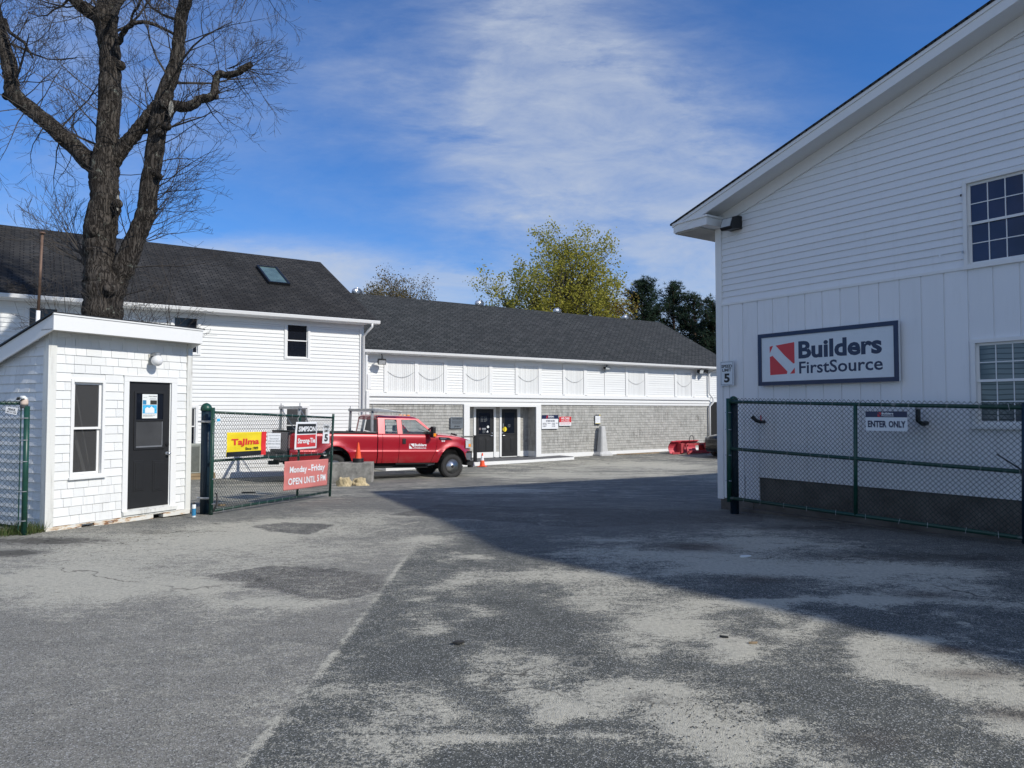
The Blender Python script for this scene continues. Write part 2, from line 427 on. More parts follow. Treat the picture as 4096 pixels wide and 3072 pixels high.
class Panel:
    """a flat (or slightly slack) sheet through four world corners TL,TR,BR,BL"""
    def __init__(s, name, label, cat, TL, TR, BR, BL, thick=.006, mat='sign_white', group=None, slack=0.0, seed=1, wave=None, part='board'):
        s.c = [Vector(p) for p in (TL, TR, BR, BL)]
        ctr = sum(s.c, Vector()) / 4
        s.n = (s.c[1] - s.c[0]).cross(s.c[2] - s.c[0]).normalized() * 1.0
        if s.n.dot(Vector((0, 0, EYE)) - ctr) < 0: s.n = -s.n
        s.slack = slack; s.rg = random.Random(seed); s.ph = s.rg.uniform(0, 6)
        s.root = thing(name, label, cat, ctr, group=group); s.ctr = ctr; s.t = thick; s.step = .004 if slack else .0015
        b = MB(ctr); nu, nv = (40, 24) if slack else (1, 1)
        g = {}
        for side, off in ((0, thick / 2), (1, -thick / 2)):
            for i in range(nu + 1):
                for j in range(nv + 1): g[side, i, j] = b.V(s.P(i / nu, j / nv, off))
        for i in range(nu):
            for j in range(nv):
                b.f.append([g[0, i, j], g[0, i, j + 1], g[0, i + 1, j + 1], g[0, i + 1, j]]); b.mi.append(0)
                b.f.append([g[1, i, j], g[1, i + 1, j], g[1, i + 1, j + 1], g[1, i, j + 1]]); b.mi.append(0)
        for i in range(nu):
            for j in (0, nv): b.f.append([g[0, i, j], g[0, i + 1, j], g[1, i + 1, j], g[1, i, j]]); b.mi.append(0)
        for j in range(nv):
            for i in (0, nu): b.f.append([g[0, i, j], g[0, i, j + 1], g[1, i, j + 1], g[1, i, j]]); b.mi.append(0)
        s.board = b.build(part, mat, s.root, smooth=bool(slack))
    def P(s, u, v, off=0.0):
        a = s.c[0].lerp(s.c[1], u); b = s.c[3].lerp(s.c[2], u)
        w = 0
        if s.slack:
            w = s.slack * (math.sin(5.2 * u + 3.1 * v + s.ph) + .6 * math.sin(9 * u - 6 * v + 2 * s.ph) + .5 * math.sin(13 * v + 4 * u))
            w += s.slack * 1.2 * math.exp(-((u - .5) ** 2) * 60) * (v - .3)
        return a.lerp(b, v) + s.n * (off + w)
    def rect(s, name, mat, u0, u1, v0, v1, lvl=1, thick=None):
        b = MB(s.ctr); off = s.t / 2 + s.step * lvl; nu = 14 if s.slack else 1
        for i in range(nu):
            a, c = u0 + (u1 - u0) * i / nu, u0 + (u1 - u0) * (i + 1) / nu
            nv = 8 if s.slack else 1
            for j in range(nv):
                p, q = v0 + (v1 - v0) * j / nv, v0 + (v1 - v0) * (j + 1) / nv
                b.face([s.P(a, p, off), s.P(a, q, off), s.P(c, q, off), s.P(c, p, off)])
        return b.build(name, mat, s.root, recalc=False)
    def poly(s, name, mat, pts, lvl=1):
        b = MB(s.ctr); off = s.t / 2 + s.step * lvl
        for q in pts: b.face([s.P(u, v, off) for u, v in q])
        return b.build(name, mat, s.root, recalc=False)
    def text(s, name, mat, items, lvl=2):
        """items: (string, u0, u1, v_top, v_bottom[, bold, shear])"""
        b = MB(s.ctr); off = s.t / 2 + s.step * lvl
        for it in items:
            st, u0, u1, v0, v1 = it[:5]; bold = it[5] if len(it) > 5 else 0.0; sh = it[6] if len(it) > 6 else 0.0
            vs, fs = glyphs(st, bold, sh)
            ids = [b.V(s.P(u0 + x * (u1 - u0), v1 + y * (v0 - v1), off)) for x, y in vs]
            for f in fs: b.f.append([ids[i] for i in f]); b.mi.append(0)
        return b.build(name, mat, s.root, recalc=False)
    def lines(s, mat, rows, h, lvl=2):
        """fine print too small to read: (u0, u1, v) bars broken into word-length dashes"""
        b = MB(s.ctr); off = s.t / 2 + s.step * lvl; rg = random.Random(len(rows))
        for u0, u1, v in rows:
            u = u0
            while u < u1:
                w = min(u1, u + (u1 - u0) * rg.uniform(.08, .2))
                b.face([s.P(u, v - h / 2, off), s.P(u, v + h / 2, off), s.P(w, v + h / 2, off), s.P(w, v - h / 2, off)]); u = w + (u1 - u0) * .025
        return b.build('fine_print', mat, s.root, recalc=False)
    def logo(s, mat, u0, u1, v0, v1, lvl=2, name='emblem'):
        """square cut by a slanting beam: two corner chips and two triangles"""
        m = lambda x, y: (u0 + x * (u1 - u0), v0 + y * (v1 - v0))
        q = [[m(0, .08), m(.14, .06), m(.0, .30)],
             [m(.24, .06), m(.98, .0), m(.985, .66), m(.93, .67), m(.60, .40)],
             [m(0, .41), m(.06, .40), m(.11, .38), m(.70, .91), m(.68, .985), m(.01, 1.0)],
             [m(.99, .80), m(.99, .98), m(.80, .985)]]
        return s.poly(name, mat, q, lvl)

# glass over slack pale blinds
m, nt, b = new_mat('blind_glass'); co = objco(nt)
wv = N(nt, 'ShaderNodeTexWave', wave_type='BANDS', bands_direction='Z'); wv.inputs['Scale'].default_value = 4.6; wv.inputs['Distortion'].default_value = 2.2; wv.inputs['Detail'].default_value = 1; wv.inputs['Detail Scale'].default_value = .35
nt.links.new(co, wv.inputs['Vector'])
nt.links.new(mixc(nt, ramp(nt, noise(nt, co, 1.1, 2), [(.45, 0.0), (.55, .8)]), ramp(nt, wv.outputs['Fac'], [(.04, (.03, .04, .05)), (.16, (.16, .19, .20))]), (.035, .05, .075)), b.inputs['Base Color'])
b.inputs['Roughness'].default_value = .08; M['blind_glass'] = m
# ------------------------------------------------------------------ sun and sky
AZ, EL = R(-32.3), R(35.8)
SD = Vector((math.cos(AZ) * math.cos(EL), math.sin(AZ) * math.cos(EL), math.sin(EL)))
sun = bpy.data.objects.new('sun', bpy.data.lights.new('sun', 'SUN')); COL.objects.link(sun)
sun.data.energy = 3.8; sun.data.angle = R(.9); sun.data.color = (1.0, .955, .87)
sun.rotation_euler = (-SD).to_track_quat('-Z', 'Y').to_euler(); sun.location = (20, -20, 30)
world = bpy.data.worlds.new('World'); scene.world = world; world.use_nodes = True
nt = world.node_tree; bg = nt.nodes['Background']
sky = N(nt, 'ShaderNodeTexSky', sky_type='NISHITA', sun_disc=False)
sky.sun_elevation = EL; sky.sun_rotation = math.pi / 2 - AZ
sky.altitude = 0; sky.air_density = 1.0; sky.dust_density = .35; sky.ozone_density = 3.0
tc = N(nt, 'ShaderNodeTexCoord').outputs['Generated']
sp = N(nt, 'ShaderNodeSeparateXYZ'); nt.links.new(tc, sp.inputs[0])
# gnomonic-like coordinates of the forward sky: u = x / y, w = z / y
yy = math_(nt, 'MAXIMUM', math_(nt, 'ABSOLUTE', sp.outputs['Y']), .12)
U = math_(nt, 'DIVIDE', sp.outputs['X'], yy); W = math_(nt, 'DIVIDE', sp.outputs['Z'], yy)
cmb = N(nt, 'ShaderNodeCombineXYZ'); nt.links.new(U, cmb.inputs[0]); nt.links.new(W, cmb.inputs[1])
def blob(u, w, ru, rw, rot, amp):
    c, s_ = math.cos(R(rot)), math.sin(R(rot))
    du = math_(nt, 'SUBTRACT', U, u); dw = math_(nt, 'SUBTRACT', W, w)
    a = math_(nt, 'DIVIDE', math_(nt, 'ADD', math_(nt, 'MULTIPLY', du, c), math_(nt, 'MULTIPLY', dw, s_)), ru)
    b_ = math_(nt, 'DIVIDE', math_(nt, 'SUBTRACT', math_(nt, 'MULTIPLY', dw, c), math_(nt, 'MULTIPLY', du, s_)), rw)
    r2 = math_(nt, 'ADD', math_(nt, 'MULTIPLY', a, a), math_(nt, 'MULTIPLY', b_, b_))
    return math_(nt, 'MULTIPLY', math_(nt, 'EXPONENT', math_(nt, 'MULTIPLY', r2, -1.0)), amp)
BL = [(.22, .33, .34, .075, -32, .85), (.03, .52, .10, .22, -12, .7), (.17, .46, .17, .10, -25, .55), (.27, .22, .16, .16, 0, .65),
      (-.28, .185, .42, .036, -5, 1.5), (-.10, .13, .50, .055, -4, .95), (-.62, .33, .16, .10, 20, .30), (-.5, .50, .30, .10, -20, .35),
      (.02, .33, .10, .10, -40, .45), (.10, .12, .35, .05, 0, .45), (-.14, .42, .14, .07, -35, .40), (.05, .245, .25, .03, -8, .35)]
tot = None
for q in BL:
    g = blob(*q); tot = g if tot is None else math_(nt, 'ADD', tot, g)
n1 = noise(nt, scaled(nt, cmb.outputs[0], (2.2, 5.5, 1), rot=(0, 0, R(32))), 1.6, 9, .62, .3)
n2 = noise(nt, scaled(nt, cmb.outputs[0], (1.5, 5.0, 1), rot=(0, 0, R(6))), 2.4, 8, .65, .4)
n3 = noise(nt, scaled(nt, cmb.outputs[0], (7, 24, 1), rot=(0, 0, R(36))), 1.2, 7, .66, .4)
nn = math_(nt, 'ADD', math_(nt, 'MULTIPLY', n1, .9), math_(nt, 'ADD', math_(nt, 'MULTIPLY', n2, .6), math_(nt, 'MULTIPLY', n3, .45)))
den = math_(nt, 'MULTIPLY', math_(nt, 'ADD', tot, .04), math_(nt, 'MULTIPLY_ADD', nn, 3.0, -1.92, clamp=False))
den = math_(nt, 'MULTIPLY', den, 1.0, clamp=True)
hz = ramp(nt, W, [(.0, .75), (.13, .40), (.38, 0.0)])
den = math_(nt, 'MAXIMUM', den, math_(nt, 'MULTIPLY', hz, math_(nt, 'MULTIPLY_ADD', n2, 1.2, .1)))
back = ramp(nt, math_(nt, 'MULTIPLY_ADD', sp.outputs['Y'], -1.0, 0.0), [(.0, 0.0), (.30, .85)])       # unseen cloud added behind the camera for brighter, less blue fill
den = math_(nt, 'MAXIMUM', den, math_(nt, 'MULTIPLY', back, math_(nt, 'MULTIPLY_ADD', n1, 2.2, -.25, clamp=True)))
skc = mixc(nt, 1.0, sky.outputs[0], (.34, .76, 1.27), 'MULTIPLY')
ccol = mixc(nt, back, (4.7, 5.25, 6.2), (6.0, 6.0, 5.9))  # the added unseen cloud is whiter than the visible one
n4 = noise(nt, scaled(nt, cmb.outputs[0], (3.0, 8.5, 1), rot=(0, 0, R(30))), 1.6, 10, .66, .35)
thin = ramp(nt, n4, [(.28, .30), (.70, .88)])
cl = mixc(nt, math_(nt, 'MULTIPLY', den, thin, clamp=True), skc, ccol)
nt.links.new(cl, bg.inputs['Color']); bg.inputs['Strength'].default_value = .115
vs = scene.view_settings; vs.view_transform = 'Standard'; vs.look = 'None'; vs.gamma = 1.0; vs.exposure = 0.0
scene.cycles.use_denoising = True
scene.cycles.max_bounces = 6; scene.cycles.transparent_max_bounces = 12
scene.cycles.sample_clamp_indirect = 6

# ------------------------------------------------------------------ ground
def vnoise(x, y, seed):
    xi = np.floor(x).astype(np.int64); yi = np.floor(y).astype(np.int64)
    fx = x - xi; fy = y - yi; fx = fx * fx * (3 - 2 * fx); fy = fy * fy * (3 - 2 * fy)
    def h(a, b):
        n = (a * 374761393 + b * 668265263 + seed * 982451653) & 0xffffffff
        n = ((n ^ (n >> 13)) * 1274126177) & 0xffffffff
        return ((n ^ (n >> 16)) & 0xffff) / 65535.0
    return (h(xi, yi) * (1 - fx) + h(xi + 1, yi) * fx) * (1 - fy) + (h(xi, yi + 1) * (1 - fx) + h(xi + 1, yi + 1) * fx) * fy
def fbm(x, y, seed, oct=4):
    t = 0; a = .5; s = 0
    for o in range(oct):
        t = t + a * vnoise(x * 2 ** o + 17 * o, y * 2 ** o - 9 * o, seed + o); s += a; a *= .55
    return t / s
def axis(a0, a1, b0, b1, fine, coarse):
    l = list(np.arange(a1, b0, fine))
    left = list(np.arange(a0, a1, coarse)); right = list(np.arange(b0, b1 + .1, coarse))
    return np.array(left + l + right)
xs = np.concatenate([[-600, -200, -80, -40], np.arange(-25, -10, .4), np.arange(-10, 9, .05), np.arange(9, 30, .5), [40, 80, 200, 600]])
ys = np.concatenate([[-300, -60, -20, -5, 0], np.arange(1, 15, .05), np.arange(15, 32, .12), np.arange(32, 60, 1.0), [80, 150, 400, 900]])
X, Y = np.meshgrid(xs, ys)
gzs = np.array([gz(float(y)) for y in ys])[:, None] + 0 * X
relief = (fbm(X * .5, Y * .5, 3) - .5) * .03 * (np.abs(X) < 30) * (Y < 32)
Z = gzs + relief
def wl(px, py):
    p = ground(px, py); return p.x, p.y
# sand lies in drifts over the asphalt; each drift is an ellipse on the ground
def drift(cx_, cy_, rx, ry, amp, rot=0):
    x0, y0 = wl(cx_, cy_); xr = abs(wl(cx_ + rx, cy_)[0] - x0); yr = abs(wl(cx_, cy_ - ry)[1] - wl(cx_, min(3071, cy_ + ry))[1]) / 2
    dx = (X - x0) / xr; dy = (Y - y0) / yr
    c, s_ = math.cos(R(rot)), math.sin(R(rot)); a = dx * c + dy * s_; b = -dx * s_ + dy * c
    return amp * np.exp(-(a * a + b * b) * .9)
S = np.zeros_like(X)
warpx = (fbm(X * 1.1, Y * 1.1, 11, 6) - .5) * 2.0; warpy = (fbm(X * 1.1, Y * 1.1, 23, 6) - .5) * 2.0
X0, Y0 = X, Y; X = X + warpx * .5; Y = Y + warpy * .8
for q in [(600, 2200, 900, 90, .75), (250, 2330, 600, 60, .95), (900, 2140, 420, 40, .7), (1250, 2100, 380, 30, .7), (1450, 2060, 260, 22, .6),
          (880, 2330, 200, 28, .8), (1150, 2420, 320, 30, .75, 10), (900, 2440, 260, 40, .45), (1400, 2380, 150, 30, .6, 20), (2000, 2060, 240, 16, .7, -4),
          (1690, 2168, 110, 22, 1.1), (1900, 2235, 90, 22, 1.0), (1660, 2400, 60, 16, .8), (1800, 2350, 160, 24, .6), (1880, 2440, 160, 26, .7),
          (1660, 2510, 120, 34, .7, 20), (2060, 2340, 300, 34, .55), (2330, 2310, 260, 36, .8), (2450, 2390, 200, 34, .6), (2700, 2500, 170, 45, 1.35), (2560, 2570, 140, 30, .7),
          (3020, 2570, 130, 40, 1.3, -20), (3060, 2455, 150, 26, 1.2), (2880, 2430, 240, 30, .9), (3260, 2520, 100, 26, 1.1, -15), (3500, 2440, 160, 24, 1.2), (3200, 2420, 180, 22, 1.0),
          (2560, 2740, 100, 45, .6), (2230, 2700, 140, 40, 1.0, -25), (2330, 2800, 110, 60, 1.4, -30), (2000, 2650, 160, 26, .7, -20), (1500, 2850, 400, 60, .55), (1800, 2780, 220, 50, .55),
          (1700, 2990, 320, 60, .9), (2050, 3020, 260, 50, .8), (2450, 3040, 150, 40, .6), (2750, 2900, 170, 110, 1.3), (2900, 3000, 200, 80, 1.1), (2700, 2760, 260, 50, .75),
          (3050, 2870, 160, 40, .8), (3420, 3020, 220, 60, 1.0), (3600, 2680, 180, 40, 1.1, -25), (3850, 2640, 200, 40, 1.2), (3950, 2720, 160, 40, 1.1), (4000, 2880, 160, 70, 1.2), (3880, 2790, 120, 30, .7),
          (3500, 2620, 70, 30, .8), (3900, 2550, 150, 20, .8), (3640, 2450, 200, 20, .8), (3300, 2280, 500, 34, 1.2), (2800, 2230, 330, 34, 1.2), (3600, 2350, 300, 34, 1.0), (2900, 2280, 200, 20, 1.0), (3050, 2180, 420, 18, .9), (3700, 2290, 330, 20, 1.0), (2450, 2150, 220, 14, .7),
          (3900, 2420, 260, 30, .8), (3000, 2130, 240, 22, .6), (3500, 2230, 400, 26, .7), (2350, 2210, 200, 20, .45), (2450, 1860, 380, 20, .8), (2250, 1900, 200, 14, .6), (2700, 1870, 160, 12, .8),
          (1900, 1960, 200, 14, .7), (2150, 1960, 160, 10, .5), (2100, 1905, 220, 10, .6), (2600, 1900, 260, 10, .6), (1000, 1980, 300, 26, .6), (1000, 1940, 200, 16, .4), (500, 2600, 500, 120, .2), (1100, 2800, 300, 90, .25)]:
    S = np.maximum(S, drift(*q)) * .75 + .25 * (S + drift(*q)) * .9 if False else S + drift(*q) * (1 - .35 * np.clip(S, 0, 1))
X, Y = X0, Y0
# the seam between the two asphalt layers, filled with sand
seam = [wl(950, 3071), wl(1270, 2700), wl(1440, 2480), wl(1537, 2352), wl(1600, 2260), wl(1657, 2204)]
def segd(pts, w):
    d = np.full_like(X, 1e9)
    for (xa, ya), (xb, yb) in zip(pts[:-1], pts[1:]):
        L = (xb - xa) ** 2 + (yb - ya) ** 2
        t = np.clip(((X - xa) * (xb - xa) + (Y - ya) * (yb - ya)) / L, 0, 1)
        d = np.minimum(d, np.hypot(X - xa - t * (xb - xa), Y - ya - t * (yb - ya)))
    return d
jit = (fbm(X * 3, Y * 3, 5, 5) - .5) * .16
dsm = segd(seam, 0) + np.abs(jit) * .4
S = np.maximum(S, 1.0 * np.exp(-(dsm / .020) ** 2))
for pts, w, a in (([wl(1990, 2620), wl(2100, 2690), wl(2250, 2750)], .03, .9), ([wl(0, 2380), wl(640, 2320), wl(1000, 2245)], .05, .35),
                  ([wl(1530, 2170), wl(1680, 2140), wl(1900, 2120)], .04, .6), ([wl(1180, 2125), wl(1450, 2140), wl(1680, 2085)], .05, .7),
                  ([wl(1650, 2085), wl(2000, 2060), wl(2500, 2080)], .05, .5), ([wl(870, 2315), wl(1100, 2270)], .03, .6)):
    S = np.maximum(S, a * np.exp(-(segd(pts, 0) / w) ** 2))
# which asphalt: 0 older pale (beyond the seam on the left), 1 newer dark
side = np.zeros_like(X)
xa, ya = seam[0]; xb, yb = seam[-1]
xseam = np.interp(Y, [p[1] for p in seam], [p[0] for p in seam]) + jit * .15
side = 1 / (1 + np.exp(-(X - xseam) / .01))
mL = np.where(Y > yb, 1 / (1 + np.exp((Y - yb - 1.2) / .5)), 1.0)
side = side * mL + (1 - mL) * .55
def patch(poly, soft=.02):
    ins = np.full_like(X, 1e9); pts = [wl(*p) for p in poly]
    inside = np.zeros(X.shape, bool)
    n = len(pts)
    for i in range(n):
        x1, y1 = pts[i]; x2, y2 = pts[(i + 1) % n]
        if y1 == y2: continue
        c = ((y1 > Y) != (y2 > Y)) & (X < (x2 - x1) * (Y - y1) / (y2 - y1) + x1)
        inside ^= c
    return inside.astype(float)
Xk, Yk = X, Y; X = X + jit * .8; Y = Y + jit * 1.2
pt = patch([(840, 2302), (1060, 2268), (1250, 2270), (1420, 2290), (1540, 2300), (1500, 2370), (1400, 2400), (1230, 2390), (1000, 2350)])
pt = np.maximum(pt, patch([(1000, 2105), (1150, 2090), (1350, 2100), (1230, 2140), (1080, 2130)]))
pt = np.maximum(pt, patch([(1560, 2060), (1760, 2018), (2200, 2030), (3050, 2045), (3050, 2085), (2300, 2110), (1900, 2078)]))
X, Y = Xk, Yk
S = S * (1 - .75 * pt)
# gravelly dark verge by the shed and the right-hand wall
vg = drift(180, 2165, 330, 16, 1.0) + drift(40, 2215, 150, 16, 1.2) + drift(3700, 2230, 600, 22, .9) + drift(3250, 2110, 300, 14, .8) + drift(700, 2130, 200, 14, .6)
brn = drift(2780, 2190, 130, 16, 1.2) + drift(3820, 2600, 130, 20, .8) + drift(3900, 2700, 170, 22, .8) + drift(3500, 2960, 150, 40, .45) + drift(4040, 2860, 120, 30, .7) + drift(3050, 2320, 120, 14, .8) + drift(3700, 2380, 120, 16, .7)
S = S + .5 * (fbm(X * .8, Y * .8, 41) - .5) - .35 * brn + .10 * (X > .5) * (Y < 13)
S = S + .45 * (fbm(X * 2.6, Y * 3.6, 77, 5) - .5)
H = Z + np.clip(S, 0, 1.4) * .006 * (Y < 32)
ny, nx = X.shape
me = bpy.data.meshes.new('ground')
co = np.stack([X.ravel(), Y.ravel(), H.ravel()], 1).astype(np.float32)
me.vertices.add(nx * ny); me.vertices.foreach_set('co', co.ravel())
ii = (np.arange(ny - 1)[:, None] * nx + np.arange(nx - 1)[None, :]).ravel()
q = np.stack([ii, ii + 1, ii + nx + 1, ii + nx], 1).astype(np.int32)
me.loops.add(q.size); me.loops.foreach_set('vertex_index', q.ravel())
me.polygons.add(len(q)); me.polygons.foreach_set('loop_start', np.arange(0, q.size, 4, dtype=np.int32))
try: me.polygons.foreach_set('loop_total', np.full(len(q), 4, dtype=np.int32))
except Exception: pass
for nm, arr in (('sand', S), ('layer', side), ('patch', pt), ('verge', np.clip(vg, 0, 1.2)), ('brown', np.clip(brn, 0, 1))):
    a = me.attributes.new(nm, 'FLOAT', 'POINT'); a.data.foreach_set('value', arr.ravel().astype(np.float32))
me.update(); me.validate(); me.shade_smooth()
gnd = bpy.data.objects.new('ground', me); COL.objects.link(gnd); gnd['kind'] = 'structure'
m, nt, b = new_mat('asphalt'); co = objco(nt)
def attr(n): return N(nt, 'ShaderNodeAttribute', attribute_name=n).outputs['Fac']
sa, la, pa, ve, bw = attr('sand'), attr('layer'), attr('patch'), attr('verge'), attr('brown')
gA = noise(nt, co, 90, 3, .7); gB = noise(nt, co, 28, 4, .7); gC = noise(nt, co, 3.0, 5, .6); gD = noise(nt, co, 160, 2, .6)
vo = N(nt, 'ShaderNodeTexVoronoi'); vo.inputs['Scale'].default_value = 150; nt.links.new(co, vo.inputs['Vector'])
stone = N(nt, 'ShaderNodeSeparateColor'); nt.links.new(vo.outputs['Color'], stone.inputs[0])
sr = stone.outputs[0]
old = ramp(nt, gC, [(.3, (.200, .192, .166)), (.7, (.270, .257, .220))])
new = ramp(nt, gC, [(.3, (.082, .086, .077)), (.7, (.128, .131, .116))])
pat = ramp(nt, gC, [(.3, (.070, .066, .058)), (.7, (.100, .094, .082))])
c = mixc(nt, la, old, new)
c = mixc(nt, math_(nt, 'MULTIPLY', pa, .72), c, pat)
c = mixc(nt, ramp(nt, sr, [(.84, 0.0), (.94, .65)]), c, (.55, .55, .53))          # pale stones in the mix
c = mixc(nt, ramp(nt, sr, [(.10, .7), (.22, 0.0)]), c, (.035, .038, .042))        # dark stones
sandc = ramp(nt, gB, [(.3, (.38, .36, .295)), (.7, (.60, .57, .47))])
k = math_(nt, 'ADD', sa, math_(nt, 'MULTIPLY_ADD', gB, 1.3, -.65))
k = math_(nt, 'ADD', k, math_(nt, 'MULTIPLY_ADD', gA, 2.9, -1.45))
k = math_(nt, 'ADD', k, math_(nt, 'MULTIPLY_ADD', gD, .9, -.45))
gE = noise(nt, scaled(nt, co, (5, 9, 1), rot=(0, 0, R(-20))), 1.0, 7, .68, .9)
k = math_(nt, 'ADD', k, math_(nt, 'MULTIPLY_ADD', gE, 2.2, -1.12))
gF = noise(nt, scaled(nt, co, (.8, 3.6, 1), rot=(0, 0, R(-12))), 1.0, 7, .66, .5)
sy = N(nt, 'ShaderNodeSeparateXYZ'); nt.links.new(co, sy.inputs[0])
far = ramp(nt, math_(nt, 'MULTIPLY', sy.outputs['Y'], .02), [(.24, 0.0), (.36, 1.0)])
k = math_(nt, 'ADD', k, math_(nt, 'MULTIPLY', far, math_(nt, 'MULTIPLY_ADD', gF, 3.4, -1.55)))
k = math_(nt, 'ADD', k, math_(nt, 'MULTIPLY', math_(nt, 'SUBTRACT', 1.0, la), .12))
kf = ramp(nt, k, [(.36, 0.0), (.58, .42), (.84, 1.0)])
c = mixc(nt, kf, c, sandc)
v2 = math_(nt, 'ADD', ve, math_(nt, 'MULTIPLY_ADD', gA, 2.4, -1.2))
v2 = math_(nt, 'ADD', v2, math_(nt, 'MULTIPLY_ADD', gE, 3.0, -1.65))
c = mixc(nt, ramp(nt, v2, [(.35, 0.0), (.6, .85)]), c, (.060, .056, .050))
cw = N(nt, 'ShaderNodeTexVoronoi', feature='DISTANCE_TO_EDGE'); cw.inputs['Scale'].default_value = 1.0
cwv = N(nt, 'ShaderNodeVectorMath', operation='ADD'); nz2 = N(nt, 'ShaderNodeTexNoise'); nz2.inputs['Scale'].default_value = 2.6; nz2.inputs['Detail'].default_value = 5; nt.links.new(co, nz2.inputs['Vector'])
nt.links.new(scaled(nt, co, (.42, .62, 1)), cwv.inputs[0]); sc2 = N(nt, 'ShaderNodeVectorMath', operation='SCALE'); sc2.inputs['Scale'].default_value = .30; nt.links.new(nz2.outputs['Color'], sc2.inputs[0]); nt.links.new(sc2.outputs[0], cwv.inputs[1])
nt.links.new(cwv.outputs[0], cw.inputs['Vector'])
crk = math_(nt, 'MULTIPLY', ramp(nt, cw.outputs['Distance'], [(0.0, 1.0), (.009, 0.0)]), ramp(nt, noise(nt, co, .33, 3), [(.50, 0.0), (.58, .85)]))
c = mixc(nt, crk, c, mixc(nt, ramp(nt, noise(nt, co, .6, 2), [(.48, 0.0), (.55, 1.0)]), (.035, .033, .030), (.40, .38, .32)))
c = mixc(nt, math_(nt, 'MULTIPLY', bw, math_(nt, 'MULTIPLY_ADD', gB, 1.8, -.3), clamp=True), c, (.070, .046, .036))
nt.links.new(c, b.inputs['Base Color']); b.inputs['Roughness'].default_value = .93
b.inputs['Specular IOR Level'].default_value = .25
hh = math_(nt, 'ADD', math_(nt, 'MULTIPLY', gA, .8), math_(nt, 'ADD', math_(nt, 'MULTIPLY', vo.outputs['Distance'], .5), math_(nt, 'MULTIPLY', gB, .5)))
bump(nt, b, hh, .75, .010)
M['asphalt'] = m; me.materials.append(m)
# ------------------------------------------------------------------ building helpers
def mkfr(dist, deg, px0, z0=0.0):
    r = R(deg); uy = Vector((-math.sin(r), math.cos(r))); tx, _ = ray(px0, 1645)
    Y = dist / (tx * uy.x + uy.y)
    return Fr(tx * Y, Y, deg, z0)
def base(fr, name, label, cat, group=None, x=0, y=0, z=0):
    return thing(name, label, cat, fr.W(x, y, z), fr.r, group)
def cutspans(x0, x1, z0, z1, cuts):
    sp = [(x0, x1)]
    for a, b_, c, d in cuts:
        if c < z1 - 1e-4 and d > z0 + 1e-4:
            ns = []
            for p, q in sp:
                if b_ <= p or a >= q: ns.append((p, q)); continue
                if a > p: ns.append((p, a))
                if b_ < q: ns.append((b_, q))
            sp = ns
    return sp
def claps(mb, x0, x1, z0, z1, e, cuts=(), lip=.016, y=0.0, rg=rnd, lim=None, board=4.2):
    z = z0; k = 0
    while z < z1 - .01:
        zt = min(z + e, z1)
        zs = sorted({z, zt} | {c for q in cuts for c in (q[2], q[3]) if z < c < zt})
        for za, zb in zip(zs[:-1], zs[1:]):
            for a, b_ in cutspans(x0, x1, za, zb, cuts):
                ya = y - lip * (1 - (za - z) / e); yb = y - lip * (1 - (zb - z) / e)
                xx = a; off = rg.uniform(.5, board)
                a_, c_ = a, b_
                if lim:
                    a_ = max(a, lim(zb)[0], lim(za)[0]); c_ = min(b_, lim(zb)[1], lim(za)[1])
                    if c_ - a_ < .02: continue
                cur = a_; nx_ = a_ + off
                while cur < c_ - 1e-6:
                    e2 = min(c_, nx_)
                    if c_ - e2 < .3: e2 = c_
                    j = rg.uniform(-.0012, .0012)
                    mb.face([(cur, ya + j, za), (e2 - .0015, ya + j, za), (e2 - .0015, yb + j * .3, zb), (cur, yb + j * .3, zb)])
                    if abs(za - z) < 1e-6:
                        mb.face([(cur, y + .002, za), (e2, y + .002, za), (e2, ya + j, za), (cur, ya + j, za)])
                    cur = e2; nx_ = cur + board * rg.uniform(.7, 1.2)
        z = zt
def shingles(mb, x0, x1, z0, z1, e, w=(.08, .2), cuts=(), lip=.014, y=0.0, rg=rnd, lim=None, gap=.004, ragged=.0):
    z = z0
    while z < z1 - .01:
        zt = min(z + e, z1)
        for a, b_ in cutspans(x0, x1, z + .004, zt - .004, cuts):
            if lim: a = max(a, lim(zt)[0]); b_ = min(b_, lim(zt)[1])
            x = a
            while x < b_ - .01:
                ww = rg.uniform(*w)
                if b_ - (x + ww) < w[0] * .7: ww = b_ - x
                t = rg.uniform(-.003, .003); r_ = rg.uniform(-ragged, ragged)
                p, q_ = x + gap / 2, x + ww - gap / 2
                ya = y - lip + t; yb = y - .003
                mb.face([(p, ya, z + r_), (q_, ya, z + r_), (q_, yb, zt), (p, yb, zt)])
                mb.face([(p, y + .004, z + r_), (q_, y + .004, z + r_), (q_, ya, z + r_), (p, ya, z + r_)])
                mb.face([(p, y + .004, z + r_), (p, ya, z + r_), (p, yb, zt)]); mb.face([(q_, y + .004, z + r_), (q_, yb, zt), (q_, ya, z + r_)])
                x += ww
        z = zt
def slab(parent, name, x0, x1, ye, ze, yr, zr, mat, th=.05, two=True, label=None):
    b_ = MB()
    def sl(ya, za, yb, zb):
        b_.face([(x0, ya, za), (x1, ya, za), (x1, yb, zb), (x0, yb, zb)])
        b_.face([(x0, ya, za - th), (x0, yb, zb - th), (x1, yb, zb - th), (x1, ya, za - th)])
        b_.face([(x0, ya, za - th), (x1, ya, za - th), (x1, ya, za), (x0, ya, za)])
        for x in (x0, x1): b_.face([(x, ya, za - th), (x, ya, za), (x, yb, zb), (x, yb, zb - th)])
    sl(ye, ze, yr, zr)
    if two: sl(2 * yr - ye, ze, yr, zr)
    sc = math.hypot(yr - ye, zr - ze) / abs(yr - ye)
    b_.uv = lambda c: (c.x, (c.y - ye) * sc)
    return b_.build(name, mat, parent, label=label)
